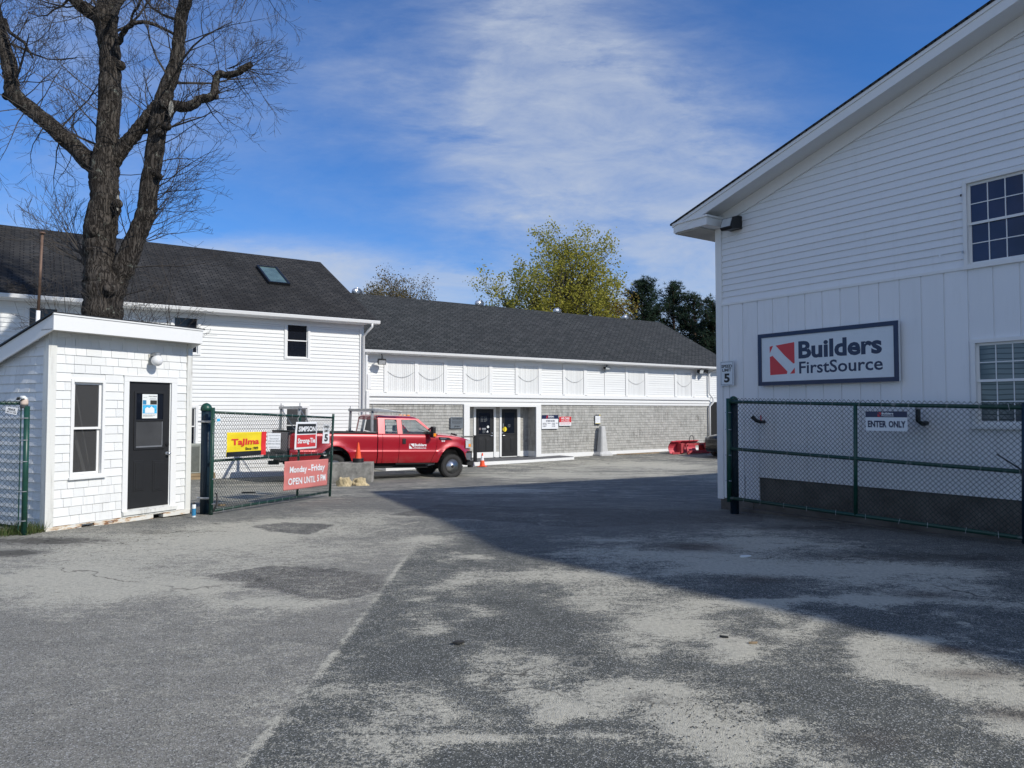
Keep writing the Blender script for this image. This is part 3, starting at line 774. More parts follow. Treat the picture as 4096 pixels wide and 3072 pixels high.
def window(parent, x0, x1, z0, z1, tw=.09, cols=1, rows=1, y=0.0, pane='window_dark', low=None, proud=.035, sill=True, meet=.5, depth=.05, screen=False):
    """trim (x0..x1, z0..z1 outside edges) > sash, muntin, pane"""
    t = MB(); f = y - proud
    t.box(x0, x0 + tw, f, y + .03, z0, z1); t.box(x1 - tw, x1, f, y + .03, z0, z1)
    t.box(x0 + tw, x1 - tw, f - .004, y + .03, z1 - tw, z1)
    t.box(x0 + tw, x1 - tw, f - .004, y + .03, z0, z0 + tw * .7)
    if sill: t.box(x0 - .02, x1 + .02, f - .03, y - .002, z0 - .035, z0)
    w = t.build('window', 'trim_white', parent, bevel=.003)
    a0, a1, c0, c1 = x0 + tw, x1 - tw, z0 + tw * .7, z1 - tw; zm = c0 + (c1 - c0) * meet
    s = MB(); sw = .035; yu = y + .002; yl = y + depth * .4
    for (p, q_, yy_) in ((zm - .015, c1, yu), (c0, zm + .02, yl)):
        s.box(a0, a0 + sw, yy_, yy_ + .03, p, q_); s.box(a1 - sw, a1, yy_, yy_ + .03, p, q_)
        s.box(a0 + sw, a1 - sw, yy_, yy_ + .03, p, p + sw); s.box(a0 + sw, a1 - sw, yy_, yy_ + .03, q_ - sw, q_)
    s.build('sash', 'trim_white', w)
    for k, (p, q_, yy_) in enumerate(((zm - .015 + sw, c1 - sw, yu), (c0 + sw, zm + .02 - sw, yl))):
        g = MB(); g.box(a0 + sw, a1 - sw, yy_ + .012, yy_ + .018, p, q_)
        g.build('pane', (low if (low and k) else pane), w)
        if cols > 1 or rows > 1:
            mu = MB()
            for i in range(1, cols):
                xx = a0 + sw + (a1 - a0 - 2 * sw) * i / cols; mu.box(xx - .0065, xx + .0065, yy_ + .004, yy_ + .011, p, q_)
            for i in range(1, rows):
                zz = p + (q_ - p) * i / rows; mu.box(a0 + sw, a1 - sw, yy_ + .003, yy_ + .0105, zz - .0065, zz + .0065)
            mu.build('muntin', 'trim_white', w)
    return w
def pxrect(fr, x0, x1, y0, y1, d=0.0):
    """pixel box -> local (x0, x1, z0, z1)"""
    xm = (x0 + x1) / 2
    return fr.x(x0, d), fr.x(x1, d), fr.z(xm, y1, d), fr.z(xm, y0, d)

# ------------------------------------------------------------------ two-storey white building on the left
LB = mkfr(24.8, 34.0, 1452, -.50)
lb = base(LB, 'clapboard_building', 'two-storey white clapboard building with dark roof and skylight, behind the bare tree', 'building')
ze = LB.z(1480, 1282, .40); XL = LB.x(-500)
wr = [(88, 240, 1228, 1424), (677, 799, 1259, 1424), (1135, 1239, 1285, 1437), (690, 795, 1625, 1772), (1135, 1239, 1622, 1778)]
wins = []
for a in wr: wins.append(pxrect(LB, *a))
# keep heads and sills level along each storey
up = [(w[2] + w[3]) / 2 for w in wins[:3]]; hh_ = wins[2][3] - wins[2][2]
zc = wins[2][2]; zt_ = wins[2][3]
wins = [(w[0], w[1], zc, zt_) for w in wins[:3]] + [(w[0], w[1], wins[4][2], wins[4][3]) for w in wins[3:]]
yr = 5.9; zr = LB.z(1262, 1038, -(yr - .4)); 
b_ = MB(); b_.prismx([(.12, -.05), (.12, ze - .12), (yr, zr - .22), (2 * yr, ze - .12), (2 * yr, -.05)], XL, -.02)
b_.box(-.15, -.02, .05, .13, 0, ze - .14)
b_.build('wall', 'white_siding', lb)
b_ = MB(); claps(b_, XL, -.13, .22, ze - .25, .128, cuts=wins, y=.045, lip=.021, rg=random.Random(3)); b_.build('siding', 'white_siding', lb, recalc=False)
b_ = MB(); b_.box(-.14, .01, .0, .1, .0, ze - .14); b_.box(XL, -.14, .008, .06, ze - .30, ze - .14); b_.build('corner_board', 'trim_white', lb)
b_ = MB(); b_.box(XL, -.14, .0, .06, .0, .22); b_.build('skirt_board', 'trim_white', lb)
b_ = MB(); b_.box(XL, 0, -.36, .05, ze - .14, ze - .10); b_.build('soffit', 'trim_white', lb)
slab(lb, 'roof', XL, .42, -.36, ze, yr, zr, 'roof_dark', th=.09)
b_ = MB(); k_ = .06
b_.prismx([(-.36, ze - .13), (-.47, ze - .10), (-.49, ze - .01), (-.475, ze + .005), (-.46, ze - .02), (-.37, ze - .03)], XL, .44)
b_.build('gutter', 'trim_white', lb)
for w in wins[:3]: window(lb, *w, tw=.085, y=.04, sill=False)
for w in wins[3:]: window(lb, *w, tw=.085, y=.04, sill=False, pane='window_screen', low='window_dark')
b_ = MB(); b_.tube([(.15, -.42, ze - .10), (.15, -.42, ze - .22), (.04, -.2, ze - .42), (-.02, -.06, ze - .55), (-.02, -.06, 1.2), (-.02, -.06, .12)], .045, 8)
b_.build('downspout', 'trim_white', lb, smooth=True)
# skylight
def onroof(fr, px, py, ye, ze_, yr_, zr_):
    # point of a sloping roof met by the ray: solve for y
    lo, hi = ye, yr_
    for _ in range(40):
        mid = (lo + hi) / 2; zz = fr.z(px, py, -mid); rz = ze_ + (zr_ - ze_) * (mid - ye) / (yr_ - ye)
        if zz < rz: lo = lo; hi = mid
        else: lo = mid
        # ray above the roof plane at this depth -> go further in
    mid = (lo + hi) / 2
    return fr.x(px, -mid, py), mid
pa_, pb_ = onroof(LB, 1075, 1137, -.36, ze, yr, zr), onroof(LB, 1160, 1145, -.36, ze, yr, zr)
pc_ = onroof(LB, 1075, 1075, -.36, ze, yr, zr)
sx0, sx1 = pa_[0], pb_[0]; sy0, sy1 = pa_[1], pc_[1]
def rz_(y): return ze + (zr - ze) * (y + .36) / (yr + .36)
sky_ = MB()
def rp(x, y, h): 
    n_ = Vector((0, -(zr - ze), (yr + .36))).normalized(); return (x, y + n_.y * h, rz_(y) + n_.z * h)
def rbox(mb, x0, x1, y0, y1, h0, h1):
    mb.box(0, 1, 0, 1, 0, 1, T=lambda a, c, e: rp(x0 + (x1 - x0) * a, y0 + (y1 - y0) * c, h0 + (h1 - h0) * e))
fw = .07
rbox(sky_, sx0, sx0 + fw, sy0, sy1, 0, .11); rbox(sky_, sx1 - fw, sx1, sy0, sy1, 0, .11)
rbox(sky_, sx0 + fw, sx1 - fw, sy0, sy0 + fw, 0, .108); rbox(sky_, sx0 + fw, sx1 - fw, sy1 - fw, sy1, 0, .108)
simple('skylight_glass', (.11, .17, .16), .08, var=.35, scale=1.5)
so = sky_.build('skylight', 'black_metal', lb)
g = MB(); rbox(g, sx0 + fw, sx1 - fw, sy0 + fw, sy1 - fw, .03, .08); g.build('pane', 'skylight_glass', so)
# leaf litter and twigs caught on the gutter at the far left
lt = MB(); rg = random.Random(5)
for i in range(170):
    x = LB.x(rg.uniform(0, 175), -.1); y = rg.uniform(-.36, .35); L = rg.uniform(.05, .25); a = rg.uniform(0, 6.28); h = rg.uniform(.0, .12)
    lt.tube([rp(x, y, h), rp(x + L * math.cos(a), y + .4 * L * math.sin(a), h + rg.uniform(-.02, .10))], .006, 3, caps=False)
lo = lt.build('twig_litter', 'twig', recalc=False); lo.location = lb.location; lo.rotation_euler = lb.rotation_euler
tag(lo, 'dead twigs and leaf litter heaped on the roof edge behind the shed pole', 'leaf litter')
# conduit boxes where the two buildings meet
cb = MB(); x_ = LB.x(1468)
cb.tube([(x_, .1, 2.25), (x_, .1, 4.25)], .05, 8); cb.box(x_ + .02, x_ + .16, .02, .16, 3.0, 3.55); cb.box(x_ - .02, x_ + .10, .02, .14, 1.9, 2.95)
co_ = cb.build('conduit_box', 'trim_white', bevel=.01); co_.location = lb.location; co_.rotation_euler = lb.rotation_euler
tag(co_, 'white conduit and boxes in the corner between the two buildings', 'utility box')

# ------------------------------------------------------------------ long low building
LO = mkfr(25.8, 34.0, 1462, -.50)
lo_ = base(LO, 'long_building', 'long low white building with shuttered upper row and gray shingled lower wall', 'building')
zE = (LO.z(1600, 1409, .38) + LO.z(2700, 1456, .38)) / 2; XE = LO.x(2641, -5.5, 1286) - .3
yr2 = 5.5; zr2 = (LO.z(1700, 1201, -(yr2)) + LO.z(2500, 1274, -(yr2))) / 2
bz1 = LO.z(2100, 1578, .06); bz2 = LO.z(2100, 1592, .06)       # sill band
fz1 = LO.z(2100, 1600, .03); fz2 = LO.z(2100, 1618, .03)       # mouldings above the gray shingles
bb1 = LO.z(2400, 1806, .02)                                     # baseboard top
ex0, ex1, ei0, ei1 = LO.x(1855), LO.x(2163), LO.x(1877.5), LO.x(2143.3)
ezt = LO.z(2000, 1627); eto = fz2
xg = LO.x(2838)
RD = .60                                                        # depth of the entry recess
b_ = MB()
b_.prismx([(.06, fz2 - .02), (.06, zE - .1), (yr2, zr2 - .2), (2 * yr2, zE - .1), (2 * yr2, -.1), (RD + .3, -.1), (RD + .3, fz2 - .02)], -1.2, XE)
b_.box(-1.2, ei0 - .0, .06, RD + .3, -.1, fz2 - .02); b_.box(ei1, xg, .06, RD + .3, -.1, fz2 - .02)
b_.box(ei0, ei1, .06, RD + .3, ezt + .02, fz2 - .02)
b_.build('wall', 'white_siding', lo_)
SH = [(1548, 1658, 1442, 1569), (1672, 1775, 1444, 1569), (1863, 1957, 1456, 1572), (2072, 2154, 1464, 1575), (2261, 2336, 1469, 1575), (2512, 2581, 1478, 1578), (2708, 2767, 1485, 1580)]
szt = LO.z(1910, 1456); szb = LO.z(1910, 1572) 
FRM = [(1536, 1789), (1853, 1970), (2062, 2167), (2252.6, 2349.5), (2504, 2592.6), (2700, 2781)]
cuts = [(LO.x(a), LO.x(c), bz1, zE) for a, c in FRM]
b_ = MB(); claps(b_, .06, XE, bz1, zE - .14, .108, cuts=cuts, y=.045, lip=.021, rg=random.Random(4), board=3.6); b_.build('siding', 'white_siding', lo_, recalc=False)
gcuts = [(ex0, ex1, -1, 9)]
b_ = MB(); shingles(b_, .10, xg, bb1, fz2, .121, (.09, .22), gcuts, y=.05, rg=random.Random(8), ragged=.003, lip=.024); b_.build('shingle_wall', 'gray_shingle', lo_, recalc=False)
b_ = MB()
b_.prismx([(.05, bz1), (-.07, bz1 - .02), (-.075, bz2), (.05, bz2)], -.1, LO.x(2842, .06)); b_.build('sill_band', 'trim_white', lo_)
b_ = MB()
b_.box(-.02, LO.x(2842), .0, .05, fz1 + .00, bz2 - .002)
b_.box(-.02, LO.x(2842), -.03, .03, (fz1 + fz2) / 2 + .01, fz1); b_.box(-.02, LO.x(2842), -.008, .03, fz2 - .01, (fz1 + fz2) / 2 - .012)
b_.build('cornice', 'trim_white', lo_)
b_ = MB(); b_.box(-.02, ex0, .01, .05, -.05, bb1); b_.box(ex1, xg, .01, .05, -.05, bb1); b_.build('baseboard', 'trim_white', lo_)
b_ = MB(); b_.box(-.04, .10, -.01, .07, -.05, zE - .12); b_.box(LO.x(2420), LO.x(2424), .01, .06, bz1, zE - .13); b_.box(0.1, XE, .018, .07, zE - .22, zE - .10)
b_.build('corner_board', 'trim_white', lo_)
b_ = MB(); b_.box(-.4, XE, -.34, .05, zE - .13, zE - .09); b_.build('soffit', 'trim_white', lo_)
slab(lo_, 'roof', -1.3, LO.x(2641, -yr2, 1286), -.34, zE, yr2, zr2, 'roof_gray', th=.08)
b_ = MB(); b_.prismx([(-.34, zE - .12), (-.44, zE - .09), (-.46, zE - .01), (-.445, zE), (-.43, zE - .02), (-.35, zE - .03)], -.28, XE); b_.build('gutter', 'trim_white', lo_)
# openings boarded with beaded panels, a slack cord across each
rg = random.Random(12)
for i, (a, c) in enumerate(FRM):
    x0, x1 = LO.x(a), LO.x(c); inner = [s for s in SH if s[0] > a and s[1] < c]
    fm = MB(); xin = [(LO.x(s[0]), LO.x(s[1])) for s in inner]
    ed = [x0] + [v for p in xin for v in p] + [x1]
    for k in range(0, len(ed), 2): fm.box(ed[k], ed[k + 1], .0, .06, szb - .02, zE - .14)
    for p, q_ in xin:
        fm.box(p, q_, .002, .06, szt, zE - .14); fm.box(p - .03, q_ + .03, -.03, .06, szb - .07, szb - .02)
    fo = fm.build('window_frame', 'trim_white', lo_)
    for p, q_ in xin:
        sh = MB(); n_ = max(8, round((q_ - p) / .085)); w_ = (q_ - p) / n_
        for j in range(n_): sh.box(p + j * w_ + .004, p + (j + 1) * w_ - .004, .028 + rg.uniform(0, .003), .052, szb - .02, szt)
        so = sh.build('shutter', 'white_paint', fo)
        cd = MB(); zz = szt - (szt - szb) * .34; sag = (szt - szb) * rg.uniform(.20, .26)
        for k in range(2):
            sg = sag * (1 - .10 * k)
            cd.tube([(p + (q_ - p) * t, .015, zz - sg * (1 - (2 * t - 1) ** 2) - .0 * k) for t in [j / 14 for j in range(15)]], .0045, 4)
        cd.build('cord', 'cord_gray', fo)
# entry: frame boards, recessed walls, two doors
b_ = MB(); b_.box(ex0, ei0, -.035, .06, .05, ezt); b_.box(ei1, ex1, -.035, .06, .05, ezt); b_.box(ex0, ex1, -.037, .06, ezt, fz2 - .012)
b_.build('entry_frame', 'trim_white', lo_)
de = RD
d1o = pxrect(LO, 1893, 1981, 1633, 1831, -de); d2o = pxrect(LO, 1996.5, 2078.5, 1633, 1831, -de)
d1 = pxrect(LO, 1901, 1973, 1636.5, 1829, -de); d2 = pxrect(LO, 2003.6, 2066.8, 1636.5, 1826, -de)
dzt = d1[3]; dzb = LO.z(1937, 1829.5, -de)
b_ = MB(); shingles(b_, ei0, ei1, dzb + .22, ezt, .125, (.12, .25), [(d1o[0], d1o[1], -9, 9), (d2o[0], d2o[1], -9, 9)], y=de - .01, rg=random.Random(31))
b_.build('entry_shingles', 'gray_shingle', lo_, recalc=False)
b_ = MB()                                                       # right-hand return wall of the recess, faces left
tmp = MB(); shingles(tmp, .0, de, dzb + .22, ezt, .125, (.12, .25), (), y=0, rg=random.Random(32))
for f_ in tmp.f: b_.face([(ei1 - .012 + tmp.v[i][1], tmp.v[i][0] + .02, tmp.v[i][2]) for i in f_])
b_.build('entry_side_shingles', 'gray_shingle', lo_, recalc=False)
b_ = MB(); b_.box(ei0, ei1, de - .025, de + .02, dzb - .02, dzb + .22); b_.box(ei1 - .03, ei1 + .01, .06, de - .03, dzb - .02, dzb + .22)
b_.box(ei0 - .01, ei0 + .015, .06, de, dzb, ezt); b_.build('entry_base', 'trim_white', lo_)
for k, (do, dd, hx) in enumerate(((d1o, d1, .92), (d2o, d2, .07))):
    b_ = MB(); b_.box(do[0], dd[0], de - .06, de + .02, dzb, dzt + .09); b_.box(dd[1], do[1], de - .06, de + .02, dzb, dzt + .09); b_.box(dd[0], dd[1], de - .062, de + .02, dzt + .01, dzt + .09)
    dfo = b_.build('door_frame', 'trim_white', lo_)
    yd = de + (.02 if k == 0 else .0) - .03
    w_, h_ = dd[1] - dd[0], dzt - dzb
    X_ = lambda t: dd[0] + w_ * t
    Z_ = lambda t: dzb + h_ * t
    b_ = MB(); b_.box(dd[0] + .004, dd[1] - .004, yd, yd + .04, dzb + .01, dzt); b_.box(X_(.14), X_(.86), yd - .012, yd, Z_(.46), Z_(.485)); b_.box(X_(.14), X_(.86), yd - .012, yd, Z_(.925), Z_(.95))
    b_.box(X_(.14), X_(.19), yd - .012, yd, Z_(.485), Z_(.925)); b_.box(X_(.81), X_(.86), yd - .012, yd, Z_(.485), Z_(.925))
    dr = b_.build('door', 'dark_paint', dfo, bevel=.004)
    b_ = MB(); b_.box(X_(.19), X_(.81), yd - .004, yd - .001, Z_(.485), Z_(.925)); b_.build('pane', 'window_dark', dfo)
    for a in (.16, .56):
        b_ = MB(); b_.box(X_(a), X_(a + .26), yd - .010, yd - .001, Z_(.10), Z_(.40)); b_.box(X_(a + .05), X_(a + .21), yd - .016, yd - .008, Z_(.13), Z_(.37)); b_.build('door_panel', 'dark_paint', dfo, bevel=.006)
    b_ = MB(); hx_ = X_(hx); b_.tube([(hx_, yd - .002, Z_(.445)), (hx_, yd - .05, Z_(.445)), (hx_ - (.1 if k == 0 else -.1), yd - .055, Z_(.445))], .014, 6); b_.lathe([(.03, 0), (.03, -.02)], 10, (hx_, yd, Z_(.50)), 'y'); b_.build('door_handle', 'aluminium', dfo)
# flat dark panel standing in for the shade inside the right-end opening
b_ = MB(); b_.box(xg + .01, XE, .02, .05, -.05, fz1); b_.build('opening_shade_panel', 'underbody', lo_)
# downspout with its jog, right end
xd = LO.x(2841, .1)
b_ = MB(); zz = [LO.z(2841, y, .12) for y in (1478, 1492, 1575, 1590, 1608, 1622, 1755)]
b_.tube([(xd + .45, -.38, zz[0]), (xd + .30, -.15, zz[0] - .06), (xd - .02, -.07, zz[1] - .05), (xd - .02, -.07, zz[2]), (xd + .16, -.17, zz[3] - .05), (xd + .16, -.17, zz[4]), (xd, -.07, zz[5] - .05), (xd, -.07, .1)], .05, 8)
b_.build('downspout', 'trim_white', lo_, smooth=True)
# ---- low roof beyond the long building
FB = mkfr(33.0, 34.0, 2790, -.4)
fb = base(FB, 'rear_building', 'low far building with gray roof seen past the end of the long building', 'building')
z_ = FB.z(2810, 1440); z2 = FB.z(2790, 1377, -5)
b_ = MB(); b_.box(-9, 12, .4, 9, 0, z_ - .2); b_.build('wall', 'white_siding', fb)
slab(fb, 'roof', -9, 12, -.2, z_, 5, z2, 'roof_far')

# ------------------------------------------------------------------ right-hand building, gable wall in shade
RB = mkfr(10.95, -56.0, 2868, -.12)
rb = base(RB, 'gable_building', 'tall white gable-ended building in shade with navy framed company sign', 'building')
D = .45
t1 = RB.px(2690, 893, D); t2 = RB.px(3970, 0, D); pit = (t2[1] - t1[1]) / (t2[0] - t1[0])
xe = t1[0]; xrid = xe + 15.0; zrid = t1[1] + pit * 15.0
def zrf(x, top=t1[1]): return top + pit * (x - xe) if x < xrid else top + pit * (2 * xrid - xe - x)
XW = 2 * (xrid) - 0.0 - 0                                        # mirror of the near corner
LEN = 30.0
zb = (RB.z(2871, 1221) + RB.z(3450, 1138)) / 2
wu = [RB.x(3868), RB.x(4140), RB.z(3868, 1069), RB.z(3868, 719)]
wl_ = [RB.x(3887), RB.x(4152), RB.z(3905, 1706), RB.z(3887, 1358)]
zs = (RB.z(3000, 1907) + RB.z(3350, 1938) + RB.z(4088, 2004)) / 3
sof = .20
b_ = MB()
b_.prism([(.0, -.3), (XW, -.3), (XW, zrf(xe) - sof + .1), (xrid, zrid - sof - .02), (.0, zrf(.0) - sof - .02)], .15, LEN)
b_.build('wall', 'gray_wall_paint', rb)
lim = lambda z: (max(.12, xe + (z + .22 - t1[1]) / pit), 2 * xrid - max(.12, xe + (z + .22 - t1[1]) / pit))
b_ = MB(); claps(b_, .12, XW - .1, zb + .03, zrid, .1145, cuts=[tuple(wu)], y=.06, rg=random.Random(6), lim=lim, lip=.021); b_.build('siding', 'gray_wall_paint', rb, recalc=False)
xb0 = RB.x(2916); sp_ = (RB.x(3442) - xb0) / 8
gb = [(wl_[0], wl_[1], wl_[2], wl_[3])]
b_ = MB(); xq = .12; ng = int((XW - .2) / sp_)
edges = [.12] + [xb0 + i * sp_ for i in range(ng)] + [XW - .1]
rg = random.Random(9)
zwu = wu[2]
for a, c in zip(edges[:-1], edges[1:]):
    lo_z = zs if a > RB.x(2990) else RB.z(2950, 1998)
    for p0, p1 in ((lo_z, wl_[2] - .04), (wl_[2] - .04, wl_[3]), (wl_[3], zb)):
        if p1 <= p0: continue
        for u, v in cutspans(a + .001, c - .024, p0 + .001, p1 - .001, gb): b_.box(u, v, .04, .08, p0, p1)
b_.build('panel_siding', 'gray_wall_paint', rb)
b_ = MB()
for p0, p1 in ((zs + .002, wl_[2] - .03), (wl_[2] - .03, wl_[3] - .03), (wl_[3] - .03, zb)):
    for u, v in cutspans(.12, XW, p0 + .001, p1 - .001, [(wl_[0] + .03, wl_[1] - .03, wl_[2], wl_[3] - .03)]): b_.box(u, v, .053, .090, p0, p1)
b_.build('backing_panel', 'gray_wall_paint', rb)
b_ = MB(); b_.box(.12, wu[0] - .02, .022, .075, zb - .012, zb + .03); b_.box(wu[1], XW, .022, .075, zb - .012, zb + .03); b_.box(wu[0] - .02, wu[1] + .03, .0, .075, zb - .018, zb + .03); b_.build('drip_board', 'trim_white', rb)
zc0 = RB.z(2876, 1994)
b_ = MB(); b_.box(-.02, .12, .02, .15, zc0, zrf(0) - sof - .05); b_.box(-.02, .12, .16, LEN, zc0, zrf(0) - sof - .05); b_.build('corner_board', 'trim_white', rb)
b_ = MB(); b_.box(.03, RB.x(3000), .05, .12, -.3, zc0); b_.box(RB.x(3000), XW, .07, .14, -.3, zs - .01); b_.box(.55, XW, -.06, .07, -.3, RB.z(3300, 2075)); b_.build('foundation', 'concrete_dark', rb)
# roof slabs: (x,z) profile extruded along y
def gslab(name, y0, y1, o0, o1, x0, mat, x1=None):
    g = MB(); x1 = x1 if x1 else 2 * xrid - x0
    top = [(x0, zrf(x0) - o0), (xrid, zrid - o0), (x1, zrf(x1) - o0)]; bot = [(x0, zrf(x0) - o1), (xrid, zrid - o1), (x1, zrf(x1) - o1)]
    for i in range(2):
        g.prism([top[i], top[i + 1], bot[i + 1], bot[i]], y0, y1)
    return g
g = gslab('roof', -D - .03, LEN + .4, 0, .035, xe - .04, 'roof_dark'); g.uv = lambda c: (c.y, c.x); g.build('roof', 'roof_dark', rb)
g = gslab('rake', -D - .015, -D + .02, .037, .093, xe, 'trim_white'); 
for q_ in (gslab('r', -D, -D + .03, .095, .235, xe + .05, 'x'),):
    o_ = len(g.v); g.v += q_.v; g.f += [[i + o_ for i in f] for f in q_.f]; g.mi += q_.mi
g.build('rake_board', 'trim_white', rb)
g = gslab('s', -D + .03, .075, .155, .18, xe + .1, 'x'); g.build('soffit', 'trim_white', rb)
g = gslab('f', .01, .06, .182, .40, .02, 'x'); g.build('frieze_board', 'trim_white', rb)
zr0 = RB.z(2690, 938, D); zr1 = RB.z(2833, 872, D)
b_ = MB(); xr1 = RB.x(2833, D)
b_.box(xe + .02, xr1, -D + .004, .0, zr0 + .02, zr0 + .17); b_.box(xe - .0, xr1 + .03, -D - .025, .0, zr0 + .17, zr0 + .205)
b_.box(xe + .02, xe + .05, .0, LEN, zr0 + .02, zr0 + .17)
b_.build('cornice_return', 'trim_white', rb, bevel=.004)
b_ = MB(); b_.box(xe + .03, -.01, -D + .05, LEN, zr0 - .0, zr0 + .018); b_.build('eave_soffit', 'soffit_dirty', rb)
window(rb, *wu, tw=.05, cols=3, rows=2, y=.05, sill=False, meet=.50, proud=.045, pane='window_sky_tint')
window(rb, *wl_, tw=.055, cols=3, rows=2, y=.05, sill=True, meet=.53, proud=.045, pane='blind_glass')
# ------------------------------------------------------------------ white shingled guard shed
tx_, _ = ray(192, 2124); p_ = Vector((tx_ * 10.7, 10.7)); r_ = R(61.37); dsh = p_.dot(Vector((-math.sin(r_), math.cos(r_))))
SHD = mkfr(dsh, 61.37, 192, -.075)
sd = base(SHD, 'guard_shed', 'small white shingled guard shed with black door and slanting roof, on a rusty skid', 'shed')
xw = SHD.x(762); of = .30
fx0, fx1 = SHD.x(214.7, of, 1290), SHD.x(811, of, 1350)
fz0_, fz1_ = (SHD.z(214.7, 1318, of) + SHD.z(811, 1376.7, of)) / 2, (SHD.z(214.7, 1256, of) + SHD.z(811, 1325, of)) / 2
SL = .30; DEP = 2.7
zs0 = .085
wt = fz0_ + .02
w_ = pxrect(SHD, 282, 419.5, 1518, 1905)
dro = (SHD.x(492.7), SHD.x(705.6), 0.0, SHD.z(600, 1508)); drs = pxrect(SHD, 513.5, 680.7, 1531, 2030)
drs = (drs[0], drs[1], SHD.z(513.5, 2037), SHD.z(513.5, 1525.5))
b_ = MB()
for a, c in cutspans(0, xw, 0, wt, [(w_[0] + .03, w_[1] - .03, -9, 9), (drs[0], drs[1], -9, 9)]): b_.box(a, c, .012, .05, .04, wt)
b_.box(w_[0] + .03, w_[1] - .03, .012, .05, .04, w_[2] + .03); b_.box(w_[0] + .03, w_[1] - .03, .012, .05, w_[3] - .03, wt); b_.box(drs[0], drs[1], .012, .05, drs[3] + .01, wt)
b_.prismx([(.012, .04), (.012, wt + .0), (DEP, wt - SL * DEP), (DEP, .04)], .012, .05)
b_.prismx([(.012, .04), (.012, wt + .0), (DEP, wt - SL * DEP), (DEP, .04)], xw - .05, xw - .0)
b_.box(.05, xw - .05, DEP - .05, DEP, .04, wt - SL * DEP)
b_.build('wall', 'shingle_white', sd)
b_ = MB(); b_.box(.05, xw - .05, 1.2, 1.25, .04, wt - .5); b_.box(.05, xw - .05, .05, 1.2, .04, .10); b_.build('interior', 'window_screen', sd)
b_ = MB(); shingles(b_, .10, xw - .09, zs0, wt, .1335, (.10, .27), [(w_[0], w_[1], w_[2] - .03, w_[3]), (dro[0], dro[1], -9, dro[3])], rg=random.Random(15), lip=.016, y=.01); b_.build('front_shingles', 'shingle_white', sd, recalc=False)
tmp = MB(); shingles(tmp, .10, DEP, .06, wt, .1335, (.09, .30), (), rg=random.Random(16), lip=.022, y=0.0, lim=lambda z: (.10, (wt - z) / SL))
b_ = MB()
for f_ in tmp.f: b_.face([(tmp.v[i][1] + .01, tmp.v[i][0], tmp.v[i][2]) for i in f_])
b_.build('side_shingles', 'shed_side_shingle', sd, recalc=False)
b_ = MB(); b_.box(-.022, .10, -.022, .02, .05, wt); b_.box(xw - .09, xw + .012, -.022, .03, .05, wt); b_.box(-.022, .012, .022, .11, .05, wt - .02)
b_.build('corner_board', 'peeling_paint', sd, bevel=.003)
b_ = MB(); b_.box(fx0, fx1, -of, -of + .025, fz0_, fz1_); b_.box(fx0 - .01, fx1 + .01, -of - .015, -of + .02, fz1_, fz1_ + .025); b_.build('fascia', 'trim_white', sd, bevel=.003)
b_ = MB(); b_.box(fx0, fx1, -of + .025, .012, fz0_ + .005, fz0_ + .02); b_.build('soffit', 'soffit_dirty', sd)
th_ = fz1_ - fz0_
b_ = MB()
for x in (fx0, fx1 - .025): b_.prismx([(-of + .026, fz0_), (-of + .026, fz1_), (DEP + .2, fz1_ - SL * (DEP + .2 + of)), (DEP + .2, fz0_ - SL * (DEP + .2 + of))], x, x + .025)
b_.build('rake_board', 'trim_white', sd)
b_ = MB(); b_.prismx([(-of - .02, fz1_ + .026), (-of - .02, fz1_ + .040), (DEP + .25, fz1_ + .030 - SL * (DEP + .25 + of)), (DEP + .25, fz1_ - SL * (DEP + .25 + of))], fx0 - .03, fx1 + .03)
b_.build('roof', 'dark_paint', sd)
# skid with rusty edge and fork pockets
fk = [(SHD.x(332), SHD.x(382)), (SHD.x(617), SHD.x(656))]
b_ = MB()
for a, c in cutspans(-.01, xw, 0, 1, [(q[0], q[1], -9, 9) for q in fk]): b_.box(a, c, -.028, .10, .0, .078)
for q in fk: b_.box(q[0], q[1], -.026, .0, .066, .078)
b_.build('skid', 'rusty_skid', sd, bevel=.003)
b_ = MB(); b_.box(0, xw, .1, DEP, .0, .05); b_.build('underframe', 'underbody', sd)
# window and door
wo = window(sd, *w_, tw=.045, y=.03, proud=.045, sill=True, pane='shed_glass', depth=.09, meet=.5)
fr_ = MB(); fr_.box(drs[1], drs[1] + .03, .0, .05, drs[2], drs[3])
b_ = MB(); b_.box(dro[0], drs[0], -.02, .04, drs[2] - .06, drs[3]); b_.box(drs[1] + .012, dro[1], -.02, .04, drs[2] - .06, drs[3]); b_.box(dro[0], dro[1], -.022, .04, drs[3], dro[3]); b_.box(dro[0] - .01, dro[1] + .01, -.03, .03, dro[3], dro[3] + .018)
df = b_.build('door_frame', 'trim_white', sd, bevel=.003)
b_ = MB(); b_.prismx([(-.06, drs[2] - .09), (-.06, drs[2] - .035), (.05, drs[2]), (.05, drs[2] - .09)], dro[0], dro[1]); b_.box(dro[0], dro[1], -.035, .04, .078, drs[2] - .09); b_.build('threshold', 'peeling_paint', df)
yd = .02
dxp = lambda p: SHD.x(p, -yd); dzp = lambda y, p=513.5: SHD.z(p, y, -yd)
b_ = MB(); b_.box(drs[0] + .002, drs[1] + .01, yd, yd + .04, drs[2] - .0, drs[3])
xa_, xb_ = dxp(536), dxp(659); za_, zb_ = dzp(1800, 545), dzp(1565, 545)
b_.box(xa_, xb_, yd - .014, yd, za_, za_ + .035); b_.box(xa_, xb_, yd - .014, yd, zb_ - .035, zb_); b_.box(xa_, xa_ + .035, yd - .0145, yd, za_, zb_); b_.box(xb_ - .035, xb_, yd - .0145, yd, za_, zb_)
zm_ = (za_ + zb_) / 2; b_.box(xa_ + .03, xb_ - .03, yd - .012, yd, zm_ - .01, zm_ + .014)
